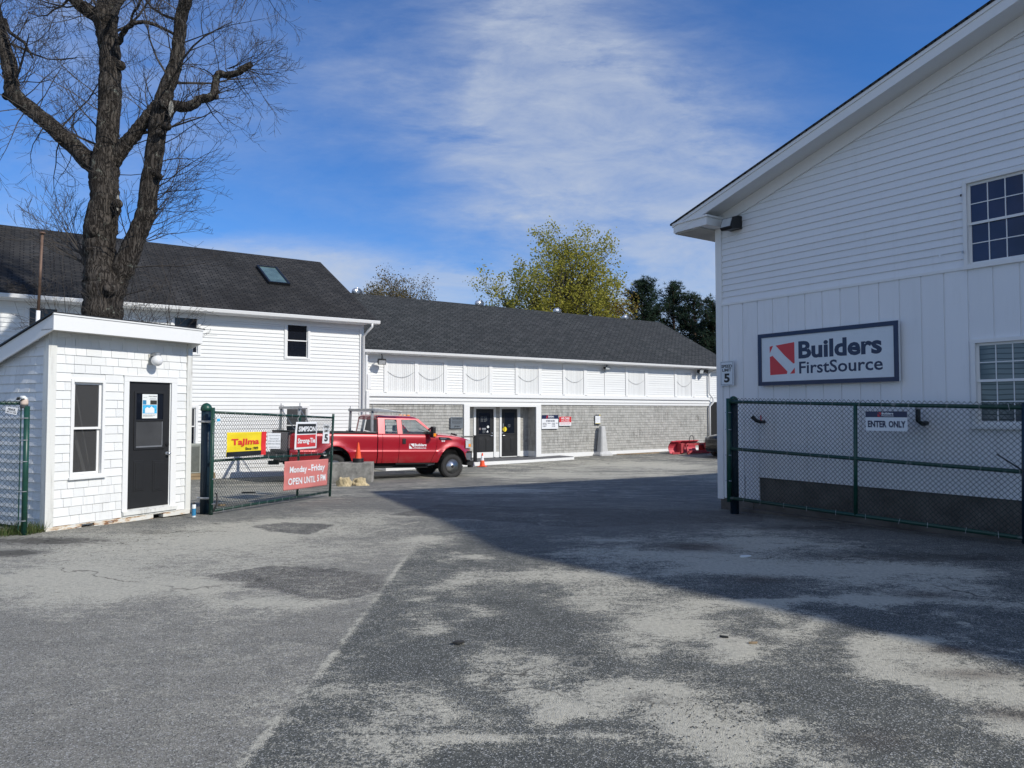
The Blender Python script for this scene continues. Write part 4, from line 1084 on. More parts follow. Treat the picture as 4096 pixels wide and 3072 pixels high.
dr = b_.build('door', 'dark_paint', df, bevel=.004)
b_ = MB(); b_.box(xa_ + .035, xb_ - .035, yd - .004, yd - .001, zm_ + .014, zb_ - .035); b_.build('pane', 'window_dark', df)
b_ = MB(); b_.box(xa_ + .035, xb_ - .035, yd - .006, yd - .001, za_ + .06, zm_ - .02); b_.build('screen', 'window_screen', df)
b_ = MB(); b_.box(xa_ + .04, xb_ - .045, yd - .012, yd - .001, za_ + .037, za_ + .06); b_.box(xb_ - .055, xb_ - .042, yd - .010, yd - .001, za_ + .06, zm_ - .02); b_.build('screen_rail', 'metal_gray', df)
for a, c in ((538, 580), (614, 656)):
    u, v = dxp(a), dxp(c); z0_, z1_ = dzp(1965, a), dzp(1842, a)
    b_ = MB(); b_.box(u, v, yd - .008, yd, z0_, z1_); b_.box(u + .03, v - .03, yd - .014, yd - .006, z0_ + .03, z1_ - .03); b_.build('door_panel', 'dark_paint', df, bevel=.007)
b_ = MB(); kx = dxp(670); b_.lathe([(.032, yd), (.032, yd - .012), (.012, yd - .02), (.012, yd - .045), (.026, yd - .055), (.030, yd - .070), (.022, yd - .085), (.004, yd - .09)], 14, (kx, 0, dzp(1813, 670)), 'y'); b_.build('door_handle', 'aluminium', df, smooth=True)
b_ = MB(); b_.lathe([(.030, yd), (.028, yd - .018), (.012, yd - .02)], 14, (kx, 0, dzp(1777, 670)), 'y'); b_.build('lock', 'black_metal', df)
# boards leaning inside behind the window
def place(o, fr, **k): 
    o.location = fr.W(0, 0, 0); o.rotation_euler = (0, 0, fr.r); return o
for i, (xa, xb, wd, lb_) in enumerate(((w_[0] - .02, w_[1] - .12, .05, 'wide pale board leaning inside behind the shed window'), (w_[0] + .16, w_[1] - .02, .018, 'thin pale stick leaning inside behind the shed window'))):
    b_ = MB(); z0_, z1_ = w_[2] - .05, w_[3] - .15 * (1 - i)
    b_.face([(xb, .30, z0_), (xb + wd, .30, z0_), (xa + wd, .22, z1_), (xa, .22, z1_)]); b_.face([(xb, .32, z0_), (xb + wd, .32, z0_), (xa + wd, .24, z1_), (xa, .24, z1_)][::-1])
    b_.face([(xb, .30, z0_), (xa, .22, z1_), (xa, .24, z1_), (xb, .32, z0_)]); b_.face([(xb + wd, .30, z0_), (xb + wd, .32, z0_), (xa + wd, .24, z1_), (xa + wd, .22, z1_)])
    tag(place(b_.build('leaning_board', 'white_paint'), SHD), lb_, 'board', 'boards leaning inside the shed')
# globe lamp
lp = thing('globe_lamp', 'white glass globe lamp on the shed wall above the black door', 'lamp', SHD.W(SHD.x(600), 0, SHD.z(600, 1432)), SHD.r)
b_ = MB(); b_.box(-.05, .05, -.02, .0, -.11, .06); b_.build('back_plate', 'soffit_dirty', lp, bevel=.004)
b_ = MB(); b_.tube([(0, -.02, .05), (0, -.13, .055)], .03, 10); b_.lathe([(.055, .035), (.062, .04), (.062, .075), (.05, .085)], 16, (0, -.16, 0)); b_.build('lamp_cap', 'metal_gray', lp)
b_ = MB(); b_.lathe([(.001, -.14)] + [(.09 * math.cos(a), -.05 + .09 * math.sin(a)) for a in [R(-80 + 15 * k) for k in range(10)]] + [(.055, .036)], 20, (0, -.16, 0)); b_.build('lamp_shade', 'globe_glass', lp, smooth=True)
# pole on the shed's rake
q0 = SHD.W(0, 0, 0)
rx_, ry_ = fx0 - .05, .35
pp = [at(147, 1363, 10.75), at(169.5, 935, 10.75)]
po = thing('metal_pole', 'rusty capped metal pole strapped to the slanting edge of the shed roof', 'pole', pp[0])
b_ = MB(pp[0]); k1 = pp[0].lerp(pp[1], .28); b_.tube([pp[0], k1], .028, 10); b_.build('sleeve', 'trim_white', po, smooth=True)
b_ = MB(pp[0]); b_.tube([k1, pp[1]], [.021, .020], 10); b_.tube([pp[1], pp[1] + Vector((0, 0, .012)), pp[1] + Vector((0, 0, .03))], [.045, .045, .03], 10); b_.build('pole', 'brown_metal', po, smooth=True)
b_ = MB(pp[0]); k2 = pp[0].lerp(pp[1], .16); b_.box(k2.x + .02, k2.x + .10, k2.y - .01, k2.y + .10, k2.z - .16, k2.z + .05); b_.build('bracket', 'trim_white', po, bevel=.004)

# ------------------------------------------------------------------ chain link
def chain(name, parent, o, P, wid, hgt, mat='wire_green', p=.0365, r=.0034, over=.045, under=.03, part=True):
    """P(s in m, t in m) -> world; zigzag wires hooked into one another"""
    b_ = MB(o); nw = int(wid / p); nk = int((hgt + over + under) / p); rg = random.Random(3)
    for i in range(nw):
        pts = []
        for k in range(nk + 1):
            s = (i + ((k + i) & 1)) * p; t = -under + k * p
            q_ = P(min(max(s, 0), wid), t); q_ = q_ + Vector((rg.uniform(-.002, .002), rg.uniform(-.004, .004) + .004 * ((k + i) & 1), rg.uniform(-.0015, .0015))); pts.append(q_)
        b_.tube(pts, r, 3, caps=False)
    return b_.build(name, mat, parent, recalc=False)
def gatewarp(A, B_, C_, D_):
    """A bottom start, B top start, C top end, D bottom end; s,t in metres"""
    Wd = (D_ - A).length; Hh = (B_ - A).length
    return (lambda s, t: (A + (D_ - A) * (s / Wd)).lerp(B_ + (C_ - B_) * (s / Wd), t / Hh)), Wd, Hh
def dome(b_, c, r, n=14): b_.lathe([(r * 1.12, -.05), (r * 1.12, .0), (r * 1.0, .03), (r * .72, .065), (r * .3, .085), (.002, .09)], n, c)
# left gate leaf
A, B_, C_, D_ = at(848, 2043, 12.75), at(856, 1649, 12.75), at(1333, 1671, 17.0), at(1320, 1966, 17.0)
P, Wd, Hh = gatewarp(A, B_, C_, D_)
lg = thing('gate_leaf', 'open green chain-link gate leaf hung with banners, beside the shed', 'gate', A, group='two open gate leaves')
nv = (D_ - A).cross(B_ - A).normalized()
if nv.y > 0: nv = -nv
def tubes(name, segs, mat, parent, o, r=.024):
    b_ = MB(o)
    for a, c in segs: b_.tube([a, c], r, 10)
    return b_.build(name, mat, parent, smooth=True)
tubes('top_rail', [(P(0, Hh), P(Wd, Hh))], 'green_worn', lg, A)
tubes('middle_rail', [(at(843, 1844, 12.75), P(Wd, Hh * .515))], 'green_worn', lg, A)
tubes('bottom_rail', [(P(0, 0), P(Wd, 0))], 'green_worn', lg, A)
ms_ = Wd * .66
tubes('stile', [(P(ms_, 0), P(ms_, Hh))], 'green_paint', lg, A)
tubes('end_stile', [(P(Wd, -.14), P(Wd, Hh + .09))], 'green_worn', lg, A, .028)
tubes('hinge_stile', [(P(-.03, -.13), P(-.03, Hh + .08))], 'green_worn', lg, A, .034)
P2 = lambda s, t: P(s, t) + nv * .028
chain('chain_link', lg, A, P2, Wd, Hh)
b_ = MB(A)
for t in (.12, .55, .95, 1.35, 1.6): b_.tube([P(-.06, t) + nv * .036, P(.02, t) + nv * .036], .008, 5)
for s in [i * .28 for i in range(1, 16)]:
    for t in (Hh, .9 + .0 * s, 0): b_.tube([P(s, t - .035) + nv * .03, P(s + .01, t + .035) + nv * .03], .003, 4)
b_.build('tie', 'galvanised', lg)
pc = at(819, 2060, 12.9); pc.z = gz(12.9) - .02; tp = at(822, 1632, 12.9)
gp = thing('gate_post', 'thick green round gate post with dome cap beside the can, next to the shed', 'post', pc, group='two thick gate posts')
b_ = MB(pc); b_.tube([pc, Vector((pc.x, pc.y, tp.z))], .083, 18); b_.build('post', 'green_navy', gp, smooth=True)
b_ = MB(pc); dome(b_, (pc.x, pc.y, tp.z), .086); b_.build('cap', 'green_paint', gp, smooth=True)
b_ = MB(pc)
for z in (tp.z - .24, .18): b_.tube([(pc.x - .085, pc.y - .03, z), (pc.x - .05, pc.y - .088, z), (pc.x + .06, pc.y - .09, z), (pc.x + .19, pc.y - .10, z)], .02, 6); b_.tube([(pc.x - .13, pc.y - .03, z), (pc.x - .07, pc.y - .03, z)], .018, 6)
b_.build('hinge', 'galvanised', gp)
# right gate leaf
A, B_, C_, D_ = at(2917, 1991, 12.9), at(2914, 1607, 12.9), at(4098, 1630, 9.35), at(4099, 2153, 9.35)
P, Wd, Hh = gatewarp(A, B_, C_, D_); PR = P; WR = Wd; HR = Hh
rg_ = thing('gate_leaf', 'open green chain-link gate leaf in shade along the gable building', 'gate', A, group='two open gate leaves')
nr = (D_ - A).cross(B_ - A).normalized()
if nr.y > 0: nr = -nr
tubes('top_rail', [(P(0, Hh), P(Wd, Hh))], 'green_worn', rg_, A, .029)
tubes('middle_rail', [(P(0, Hh * .512), P(Wd, Hh * .505))], 'green_worn', rg_, A, .029)
tubes('bottom_rail', [(P(0, 0), P(Wd, 0))], 'green_worn', rg_, A, .029)
smid = [s for s in [i * .01 for i in range(int(Wd * 100))] if True]
def pxof(p):
    x, y, z = p.x, p.y, p.z - EYE; yc = y * math.cos(TH) + z * math.sin(TH); zc = -y * math.sin(TH) + z * math.cos(TH)
    return 2048 + F * x / yc, 1536 - F * zc / yc
ms_ = min(smid, key=lambda s: abs(pxof(P(s, Hh / 2))[0] - 3421))
tubes('stile', [(P(ms_, 0), P(ms_, Hh))], 'green_paint', rg_, A, .029)
tubes('end_stile', [(P(0, -.07), P(0, Hh + .06))], 'green_paint', rg_, A, .042)
tubes('hinge_stile', [(P(Wd, -.07), P(Wd, Hh + .06))], 'green_navy', rg_, A, .034)
P3 = lambda s, t: P(s, t) - nr * .028
chain('chain_link', rg_, A, P3, Wd, Hh, r=.0048, over=.075)
b_ = MB(A); rr = random.Random(2)
for t in (Hh, Hh * .508, 0):
    s = .3
    while s < Wd: b_.tube([P(s, t - .04) + nr * .026, P(s + rr.uniform(-.02, .03), t + .045) + nr * .026], .0035, 4); s += rr.uniform(.3, .5)
for t in (.3, .75, 1.2, 1.5): b_.tube([P(-.05, t) + nr * .03, P(.07, t) + nr * .03], .008, 5)
b_.build('tie', 'galvanised', rg_)
pc = at(2939, 2051, 13.0); tp = at(2937, 1604, 13.0)
gp = thing('gate_post', 'thick dark green gate post with dome cap at the corner of the gable building', 'post', (pc.x, pc.y, pc.z - .03), group='two thick gate posts')
b_ = MB(pc); b_.tube([pc - Vector((0, 0, .05)), Vector((pc.x, pc.y, tp.z))], .075, 18); po_ = b_.build('post', 'green_navy', gp, smooth=True, loc=(0, 0, .03))
b_ = MB(pc); dome(b_, (pc.x, pc.y, tp.z), .080); b_.build('cap', 'green_paint', gp, smooth=True, loc=(0, 0, .03))
# rod poking out by the right gate's hinge side
r0, r1 = at(3988, 1817, 9.5), at(4110, 1895, 9.15)
b_ = MB(r0); b_.tube([r0, r1], .010, 6); o_ = b_.build('metal_rod', 'black_metal', loc=r0); tag(o_, 'thin black rod slanting behind the shaded gate near its hinge end', 'rod')
# left fence
pc = at(96, 2123, 10.3); tp = at(97, 1625, 10.3); dirf = Vector((-1.0, -.03, 0)).normalized()
fn = thing('chain_fence', 'green chain-link fence ending at a round post in front of the shed side', 'fence', pc)
b_ = MB(pc); b_.tube([pc - Vector((0, 0, .1)), Vector((pc.x, pc.y, tp.z))], .037, 16); b_.build('post', 'green_paint', fn, smooth=True)
b_ = MB(pc); z1_ = at(40, 1613, 10.3).z; b_.tube([Vector((pc.x - .02, pc.y, z1_)), Vector((pc.x, pc.y, z1_)) + dirf * 3.2], .023, 10)
b_.build('top_rail', 'green_paint', fn, smooth=True)
b_ = MB(pc); tb = pc + dirf * .075 + Vector((0, -.01, 0)); b_.tube([tb, Vector((tb.x, tb.y, z1_ - .02))], .008, 6); b_.build('tension_bar', 'green_worn', fn)
Pf = lambda s, t: pc + dirf * (.075 + s) + Vector((0, -.028, t + .06))
chain('chain_link', fn, pc, Pf, 3.0, z1_ - pc.z - .05, over=.06, p=.0375)
b_ = MB(pc)
for t in (.14, .55, .97, 1.27, 1.58): b_.tube([pc + Vector((.036, -.02, t)), pc + Vector((0, -.042, t)), pc + dirf * .10 + Vector((0, -.035, t))], .007, 5)
b_.build('tie', 'galvanised', fn)
# glove pushed over the post
gl = thing('work_glove', 'worn striped work glove pulled over the top of the left fence post', 'glove', (tp.x, tp.y, tp.z))
b_ = MB((0, 0, 0)); b_.lathe([(.046, -.03), (.050, -.02), (.050, .01), (.047, .02)], 14); b_.build('cuff_band', 'glove_dark', gl, smooth=True)
b_ = MB(); b_.lathe([(.048, .02), (.050, .045), (.047, .075), (.042, .10)], 14); b_.build('cuff', 'glove_cloth', gl, smooth=True)
b_ = MB(); b_.tube([(.02, 0, .09), (-.01, 0, .12), (-.06, 0, .128)], [.035, .032, .022], 9); b_.build('palm', 'paper_white', gl, smooth=True)
for k, (y, l) in enumerate(((-.024, .035), (-.008, .045), (.008, .042), (.024, .03))):
    b_ = MB(); b_.tube([(-.05, y, .125), (-.07 - l * .4, y, .118), (-.075 - l * .6, y, .09)], [.010, .010, .008], 7); b_.build('finger', 'glove_dark', gl, smooth=True)
b_ = MB(); b_.tube([(.02, -.03, .10), (0, -.05, .095), (-.02, -.055, .075)], [.013, .012, .009], 7); b_.build('thumb', 'glove_dark', gl, smooth=True)
# spray foam can by the shed
cp = at(775, 2066, 12.3); cp.z = gz(12.3) + .012
cn = thing('spray_can', 'white and blue spray can standing between the shed corner and gate post', 'can', cp)
b_ = MB(); b_.lathe([(.030, 0), (.032, .01), (.032, .20), (.028, .215)], 14); b_.build('body', 'paper_white', cn, smooth=True)
b_ = MB(); b_.lathe([(.0325, .03), (.0325, .15)], 14); b_.build('label_band', 'blue_label', cn)
b_ = MB(); b_.lathe([(.014, .215), (.014, .24), (.01, .25)], 10); b_.build('nozzle', 'black_plastic', cn)
hs = thing('hose', 'black hose curling up from the ground behind the thick post beside the shed', 'hose', (cp.x + .1, cp.y + .4, gz(12.8)))
b_ = MB(); b_.tube([(.06 * math.sin(k * .5) + .01 * k, .02 * k, .06 * k if k < 7 else .36) for k in range(9)], .014, 6); b_.build('hose', 'black_plastic', hs, smooth=True)

# ------------------------------------------------------------------ banners and signs on the gates
g0 = at(843, 2043, 12.75); gn_ = nv
def gpl(px, py, off=.085):
    """point on the left gate's plane, a little towards the camera"""
    tx, tz = ray(px, py); d = Vector((tx, 1, tz)); o = Vector((0, 0, EYE)); p0 = g0 + gn_ * off
    t = (p0 - o).dot(gn_) / d.dot(gn_); return o + d * t
def gpanel(name, label, pts, **k): return Panel(name, label, 'banner' if k.get('slack') else 'sign', *[gpl(*p) for p in pts], **k)
t = gpanel('tool_banner', 'yellow banner with black foot and red right edge, on the left gate', [(909, 1730), (1065.4, 1726.5), (1060.3, 1818.4), (903.7, 1829)], mat='sign_yellow', slack=.005, seed=2)
t.rect('lower_band', 'sign_black', 0, .87, .80, 1.0, 1); t.rect('side_band', 'bright_red', .87, 1.0, 0, 1.0, 1)
t.text('lettering', 'bright_red', [('TaJIma', .10, .81, .27, .60, .035)], 2)
t.text('small_lettering', 'sign_black', [('Since 1909', .46, .79, .63, .755, .02)], 2)
t = gpanel('hours_sign', 'small white closed-hours sign between the yellow and black banners on the gate', [(1070, 1732.6), (1122.5, 1732.6), (1120.7, 1794.8), (1068.5, 1794.8)], thick=.008)
t.text('lettering', 'text_gray', [('Sorry we missed you', .06, .96, .10, .21, 0, .3), ('Please come back!', .14, .86, .29, .40, 0, .3), ('6:30am-5pm | Mon-Fri', .04, .96, .46, .57, .012), ('8:00am-4pm | Saturday', .04, .96, .63, .75, .012), ('national-lumber.com', .10, .92, .84, .93)], 2)
t = gpanel('black_red_banner', 'white bordered banner, black above red, on the left gate', [(1185, 1688), (1268.3, 1688), (1266.5, 1793), (1176.8, 1799.5)], mat='sign_white', slack=.004, seed=5)
t.rect('upper_band', 'sign_black', .07, .94, .07, .43, 1); t.rect('lower_band', 'sign_red', .07, .94, .47, .92, 1)
t.text('lettering', 'sign_white', [('SIMPSON', .12, .90, .16, .35, .035), ('Strong-Tie', .11, .91, .59, .84, .035)], 2)
t = gpanel('speed_sign', 'narrow white speed limit 5 sign at the far end of the left gate', [(1294.3, 1695.8), (1317.8, 1695.8), (1316.4, 1773.5), (1288.9, 1773.5)], thick=.008)
t.text('lettering', 'sign_black', [('SPEED', .10, .90, .09, .23, .03), ('LIMIT', .16, .84, .29, .43, .03), ('5', .24, .76, .52, .90, .045)], 2)
t = gpanel('opening_banner', 'faded red opening-hours banner with white writing low on the left gate', [(1138.8, 1846.6), (1312.4, 1835), (1308.8, 1940.6), (1134.4, 1963.4)], mat='banner_faded', slack=.006, seed=9)
t.text('lettering', 'sign_white', [('Monday', .11, .48, .19, .48, .03), ('-', .50, .56, .32, .36, .03), ('Friday', .58, .91, .17, .48, .03), ('OPEN', .08, .38, .59, .83, .03), ('UNTIL', .42, .68, .59, .83, .03), ('5 PM', .72, .94, .57, .81, .03)], 2)
t = gpanel('small_sticker', 'small blue and white sticker high on the gate mesh next to the post', [(867, 1668), (881, 1666), (880, 1688), (865, 1690)], thick=.003, mat='paper_white')
t.rect('picture', 'sky_photo', .1, .95, .35, .85)
g0 = PR(0, 0); gn_ = nr
t = gpanel('enter_sign', 'white enter-only sign with navy top wired to the shaded right gate', [(3462, 1645.5), (3629, 1645.5), (3631, 1726), (3465, 1722)], thick=.006, mat='sign_blue_white')
t.rect('header', 'sign_navy', 0, 1, 0, .30, 1)
t.logo('sign_red', .30, .385, .05, .27, 2)
t.text('small_lettering', 'sign_white', [('Builders', .40, .675, .05, .16, .03), ('FirstSource', .40, .68, .18, .26, .01)], 2)
t.text('lettering', 'sign_navy', [('ENTER', .05, .51, .48, .82, .038), ('ONLY', .56, .96, .48, .82, .038)], 2)
# fence maker's tag on the left fence
g0 = pc = at(96, 2123, 10.3); gn_ = Vector((0, -1, 0))
t = gpanel('fence_tag', 'small white fence maker tag wired to the left chain-link fence', [(24, 1626), (72, 1632), (66, 1660), (21, 1651)], thick=.003)
t.text('lettering', 'sign_black', [('FENCE', .22, .82, .18, .42, .02), ('1-800-221-3268', .06, .94, .64, .84, .01)], 2); t.rect('stripe', 'sign_black', .1, .9, .48, .53)
# rear sheet of signs on the walls
def wsign(fr, name, label, x0, x1, y0, y1, d=.03, cat='sign', **k):
    a, c, z0, z1 = pxrect(fr, x0, x1, y0, y1, d)
    return Panel(name, label, cat, fr.W(a, -d, z1), fr.W(c, -d, z1), fr.W(c, -d, z0), fr.W(a, -d, z0), **k)
t = wsign(LO, 'mission_sign', 'slate gray mission statement sign on the gray shingles left of the entry', 1802, 1852, 1668.5, 1713.5, mat='sign_slate', thick=.02)
t.text('lettering', 'sign_black', [('OUR MISSION', .14, .92, .09, .21, .02), ('Builders', .46, .72, .76, .83, .03), ('FirstSource', .46, .74, .85, .89)], 2)
t.logo('sign_black', .30, .42, .76, .90); t.lines('sign_black', [(.10, .92, .335), (.14, .88, .40), (.12, .90, .465), (.12, .90, .53), (.26, .76, .595)], .018)
t = wsign(LO, 'store_hours_sign', 'white store hours sign with navy top, right of the entry', 2166.5, 2232.5, 1660, 1715.5, thick=.02)
t.rect('header', 'sign_navy', 0, 1, 0, .28, 1); t.logo('sign_red', .27, .38, .04, .24)
t.text('small_lettering', 'sign_white', [('Builders', .40, .73, .04, .15, .03), ('FirstSource', .40, .74, .17, .24, .01)], 2)
t.text('lettering', 'sign_navy', [('STORE HOURS', .25, .78, .37, .49, .03), ('MONDAY - FRIDAY', .06, .54, .56, .63, .01), ('6:30AM - 5PM', .60, .96, .56, .63, .01), ('SATURDAY', .06, .32, .67, .74, .01), ('CLOSED', .60, .80, .67, .74, .01), ('SUNDAY', .06, .28, .78, .85, .01), ('CLOSED', .60, .80, .78, .85, .01)], 2)
t = wsign(LO, 'we_care_sign', 'red and white safety notice beside the store hours sign', 2236.5, 2284.5, 1666.6, 1703, mat='sign_white', thick=.015)
t.rect('header', 'sign_red', 0, 1, 0, .62, 1)
t.text('lettering', 'sign_white', [('WE CARE', .15, .85, .08, .30, .03), ('ABOUT THE SAFETY', .16, .84, .35, .44, .02), ('OF OUR CUSTOMERS', .14, .86, .48, .57, .02)], 2)
t.lines('sign_red', [(.07, .92, .73), (.10, .90, .84)], .03)
t = wsign(LO, 'posted_notice', 'small white notice with black and yellow ends above the tapered bollard', 2381, 2401, 1658.5, 1698, thick=.012, mat='sign_white')
t.rect('header', 'sign_black', 0, 1, 0, .12); t.rect('footer', 'sign_black', 0, 1, .90, 1.0); t.rect('side_mark', 'sign_yellow', .8, 1, .02, .10, 2); t.rect('side_mark', 'sign_yellow', 0, 1, .87, .90, 2)
t.lines('text_gray', [(.25, .75, .20), (.12, .88, .32), (.12, .80, .40), (.12, .88, .48), (.12, .60, .56), (.25, .75, .68)], .014)
def bsign(*a, **k): return wsign(RB, *a, **k)
# big company sign, squared up on the wall
zt0 = RB.z(3038, 1338.4, .03); zt1 = RB.z(3599.4, 1282, .03); zb0 = RB.z(3041, 1543.2, .03); zb1 = RB.z(3605, 1525.6, .03)
za, zb2 = (zt0 + zt1) / 2, (zb0 + zb1) / 2; xa, xb = RB.x(3039.5, .03), RB.x(3602.5, .03)
t = Panel('company_sign', 'large white company sign with thick navy frame and red emblem on the gable building', 'sign', RB.W(xa, -.03, za), RB.W(xb, -.03, za), RB.W(xb, -.03, zb2), RB.W(xa, -.03, zb2), thick=.04, mat='sign_blue_white')
hh_, ww_ = za - zb2, xb - xa; fw_ = .068
def boxon(t, u0, u1, v0, v1, off0, off1, name, mat):
    b_ = MB(t.ctr); c = [t.P(u, v, o) for o in (off0, off1) for (u, v) in ((u0, v0), (u1, v0), (u1, v1), (u0, v1))]
    i = [b_.V(p) for p in c]
    for q in ((0, 1, 2, 3), (4, 5, 6, 7), (0, 1, 5, 4), (1, 2, 6, 5), (2, 3, 7, 6), (3, 0, 4, 7)): b_.f.append([i[k] for k in q]); b_.mi.append(0)
    return b_
b_ = boxon(t, 0, 1, 0, fw_ / hh_, .015, .035, 'f', 'x')
for a in ((0, 1, 1 - fw_ / hh_, 1), (0, fw_ / ww_, fw_ / hh_, 1 - fw_ / hh_), (1 - fw_ / ww_, 1, fw_ / hh_, 1 - fw_ / hh_)):
    q_ = boxon(t, *a, .015, .035, 'f', 'x'); o_ = len(b_.v); b_.v += q_.v; b_.f += [[i + o_ for i in f] for f in q_.f]; b_.mi += q_.mi
b_.build('frame', 'sign_navy', t.root)
t.logo('sign_red', .095, .295, .205, .80, 1)
t.text('lettering', 'sign_navy', [('Builders', .322, .898, .20, .525, .036)], 1)
t.text('lower_lettering', 'sign_navy', [('FirstSource', .326, .902, .575, .80, .016)], 1)
t = bsign('speed_sign', 'white speed limit 5 sign on the corner of the gable building', 2884, 2936.5, 1444, 1542, d=.03, mat='sign_blue_white', thick=.012)
t.text('lettering', 'sign_black', [('SPEED', .09, .90, .15, .28, .03), ('LIMIT', .15, .84, .31, .43, .03), ('5', .28, .72, .51, .88, .045)], 1)
b_ = MB(t.ctr)
for a in ((.05, .95, .035, .045), (.05, .95, .955, .965), (.05, .065, .045, .955), (.935, .95, .045, .955)):
    b_.face([t.P(a[0], a[2], .008), t.P(a[1], a[2], .008), t.P(a[1], a[3], .008), t.P(a[0], a[3], .008)])
b_.build('border_line', 'sign_black', t.root, recalc=False)
# poster on the shed door and notices on the entry doors
t = wsign(SHD, 'hiring_poster', 'hiring poster with blue house picture taped in the shed door window', 568.6, 628.7, 1577, 1673, d=-(yd - .018), thick=.002, mat='paper_white')
t.text('lettering', 'sign_black', [("We're Hiring!", .40, .96, .06, .12, .02)], 2); t.lines('text_gray', [(.50, .90, .165), (.46, .94, .205), (.06, .30, .135), (.05, .95, .855), (.05, .85, .885), (.05, .70, .915)], .012)
t.rect('picture', 'sky_photo', .03, .97, .45, .80); t.rect('picture', 'blue_label', .03, .26, .25, .43); t.rect('picture', 'paper_white', .30, .48, .25, .43, 2); t.rect('picture', 'litter_dark', .52, .97, .25, .43)
t.poly('house_drawing', 'sign_white', [[t_ for t_ in ((.18, .78), (.18, .60), (.32, .53), (.46, .58), (.60, .50), (.80, .60), (.80, .78))]], 2)
def dnote(name, label, x0, x1, y0, y1, mat, items=(), col='text_gray', k=0):
    t = wsign(LO, name, label, x0, x1, y0, y1, d=-(de - .012 if k else de + .008) + .02, thick=.002, mat=mat)
    if items: t.lines(col, items, .045)
    return t
t = dnote('door_notice', 'white opening times sheet high in the left entry door pane', 1920, 1951.5, 1665, 1691, 'paper_white', [(.08, .4, .12), (.5, .9, .12), (.08, .38, .28), (.5, .9, .28), (.08, .42, .44), (.5, .9, .44), (.08, .36, .60), (.5, .9, .60), (.08, .4, .78), (.5, .8, .78)])
t = dnote('door_notice', 'white notice with gray top low in the left entry door pane', 1928.5, 1944, 1712, 1735, 'paper_white', [(.1, .9, .45), (.1, .9, .62), (.1, .8, .8)]); t.rect('header', 'metal_gray', 0, 1, 0, .3)
t = dnote('door_sticker', 'small square red and white sticker low in the left entry door pane', 1945, 1957, 1718, 1730, 'sign_red'); t.poly('white_mark', 'sign_white', [[(.05, .95), (.5, .15), (.7, .95)]], 2)
t = dnote('door_notice', 'pale upright letter in the right entry door pane', 2028.5, 2044.5, 1694, 1720, 'sign_blue_white', [(.2, .8, .2), (.15, .85, .38), (.3, .7, .52)], k=1)
t = dnote('door_notice', 'dark gray card beside the letter in the right entry door pane', 2011.5, 2026, 1694, 1708, 'text_gray', k=1)
t = dnote('door_sticker', 'small pink sticker at the lower right of the right entry door pane', 2042, 2051.5, 1719, 1729, 'banner_faded', k=1)
t = dnote('door_sticker', 'short white strip at the bottom of the right entry door pane', 2024.5, 2038.5, 1726.5, 1731, 'paper_white', k=1)
def disc(name, label, px, py, r, mat, k):
    dd_ = -(de - .012 if k else de + .008) + .022; o = LO.W(LO.x(px, dd_), -dd_, LO.z(px, py, dd_))
    b_ = MB(); b_.lathe([(r, 0), (r, -.003)], 18, axis='y'); q = b_.build(name, mat, loc=o); q.rotation_euler = (0, 0, LO.r); tag(q, label, 'sticker'); return q
disc('round_sticker', 'round yellow sticker in the right entry door pane', 2019, 1717, .105, 'sign_yellow', 1)
disc('round_sticker', 'round white sticker in the left entry door pane', 1952, 1707.5, .055, 'paper_white', 0)
disc('round_sticker', 'round dark red and gray sticker in the left entry door pane', 1920, 1715.5, .05, 'tailgate_gray', 0)

# ------------------------------------------------------------------ wall lights
def floodlight(name, label, fr, px, py, d, w, h, dp, yaw=0.0, pitch=0.0, group=None, grp=None, mount=.12):
    t = thing(name, label, 'light', fr.W(fr.x(px, d), -d, fr.z(px, py, d)), group=grp)
    t.rotation_euler = (R(pitch), 0, fr.r + R(yaw))
    b_ = MB(); b_.prismx([(dp, -h * .30), (dp, h * .38), (-.01, h * .5), (-.03, h * .5), (-.03, -h * .5), (-.01, -h * .5)], -w / 2, w / 2); b_.build('housing', 'black_metal', t, bevel=.006)
    b_ = MB(); b_.box(-w * .42, w * .42, -.038, -.031, -h * .40, h * .38); b_.build('lens', 'lens_glass', t)
    b_ = MB(); b_.tube([(0, dp * .5, h * .4), (0, dp * .6, h * .5 + mount), (0, d * 1.0, h * .5 + mount + .03)], .018, 6); b_.build('bracket', 'black_metal', t)
    return t
G_ = 'floodlights under the eaves'
floodlight('floodlight', 'black floodlight under the eave where the long building meets the two-storey one', LO, 1527, 1448, .36, .30, .20, .16, -14, 25, grp=G_)
floodlight('floodlight', 'weathered twin floodlight at the middle of the long building eave', LO, 2430, 1473, .16, .34, .13, .10, 8, 15, grp=G_)
floodlight('floodlight', 'black floodlight facing the yard near the right downspout', LO, 2806, 1487, .34, .30, .22, .14, 0, 15, grp=G_)
floodlight('floodlight', 'black floodlight turned aside next to the right downspout', LO, 2829, 1487, .30, .28, .20, .14, 60, 15, grp=G_)
fl = thing('wall_pack_light', 'large black wall light with dirty glass at the top corner of the gable building', 'light', RB.W(RB.x(2941, .05), -.0, RB.z(2935, 897, .05)), RB.r)
b_ = MB(); b_.prismx([(.05, .14), (-.05, .14), (-.20, .10), (-.27, -.09), (-.23, -.13), (-.05, -.10), (.05, -.10)], -.13, .13); b_.build('housing', 'black_metal', fl, bevel=.01)
b_ = MB(); b_.prismx([(-.206, .085), (-.216, .085), (-.278, -.075), (-.266, -.075)], -.105, .105); b_.build('lens', 'lens_glass', fl)
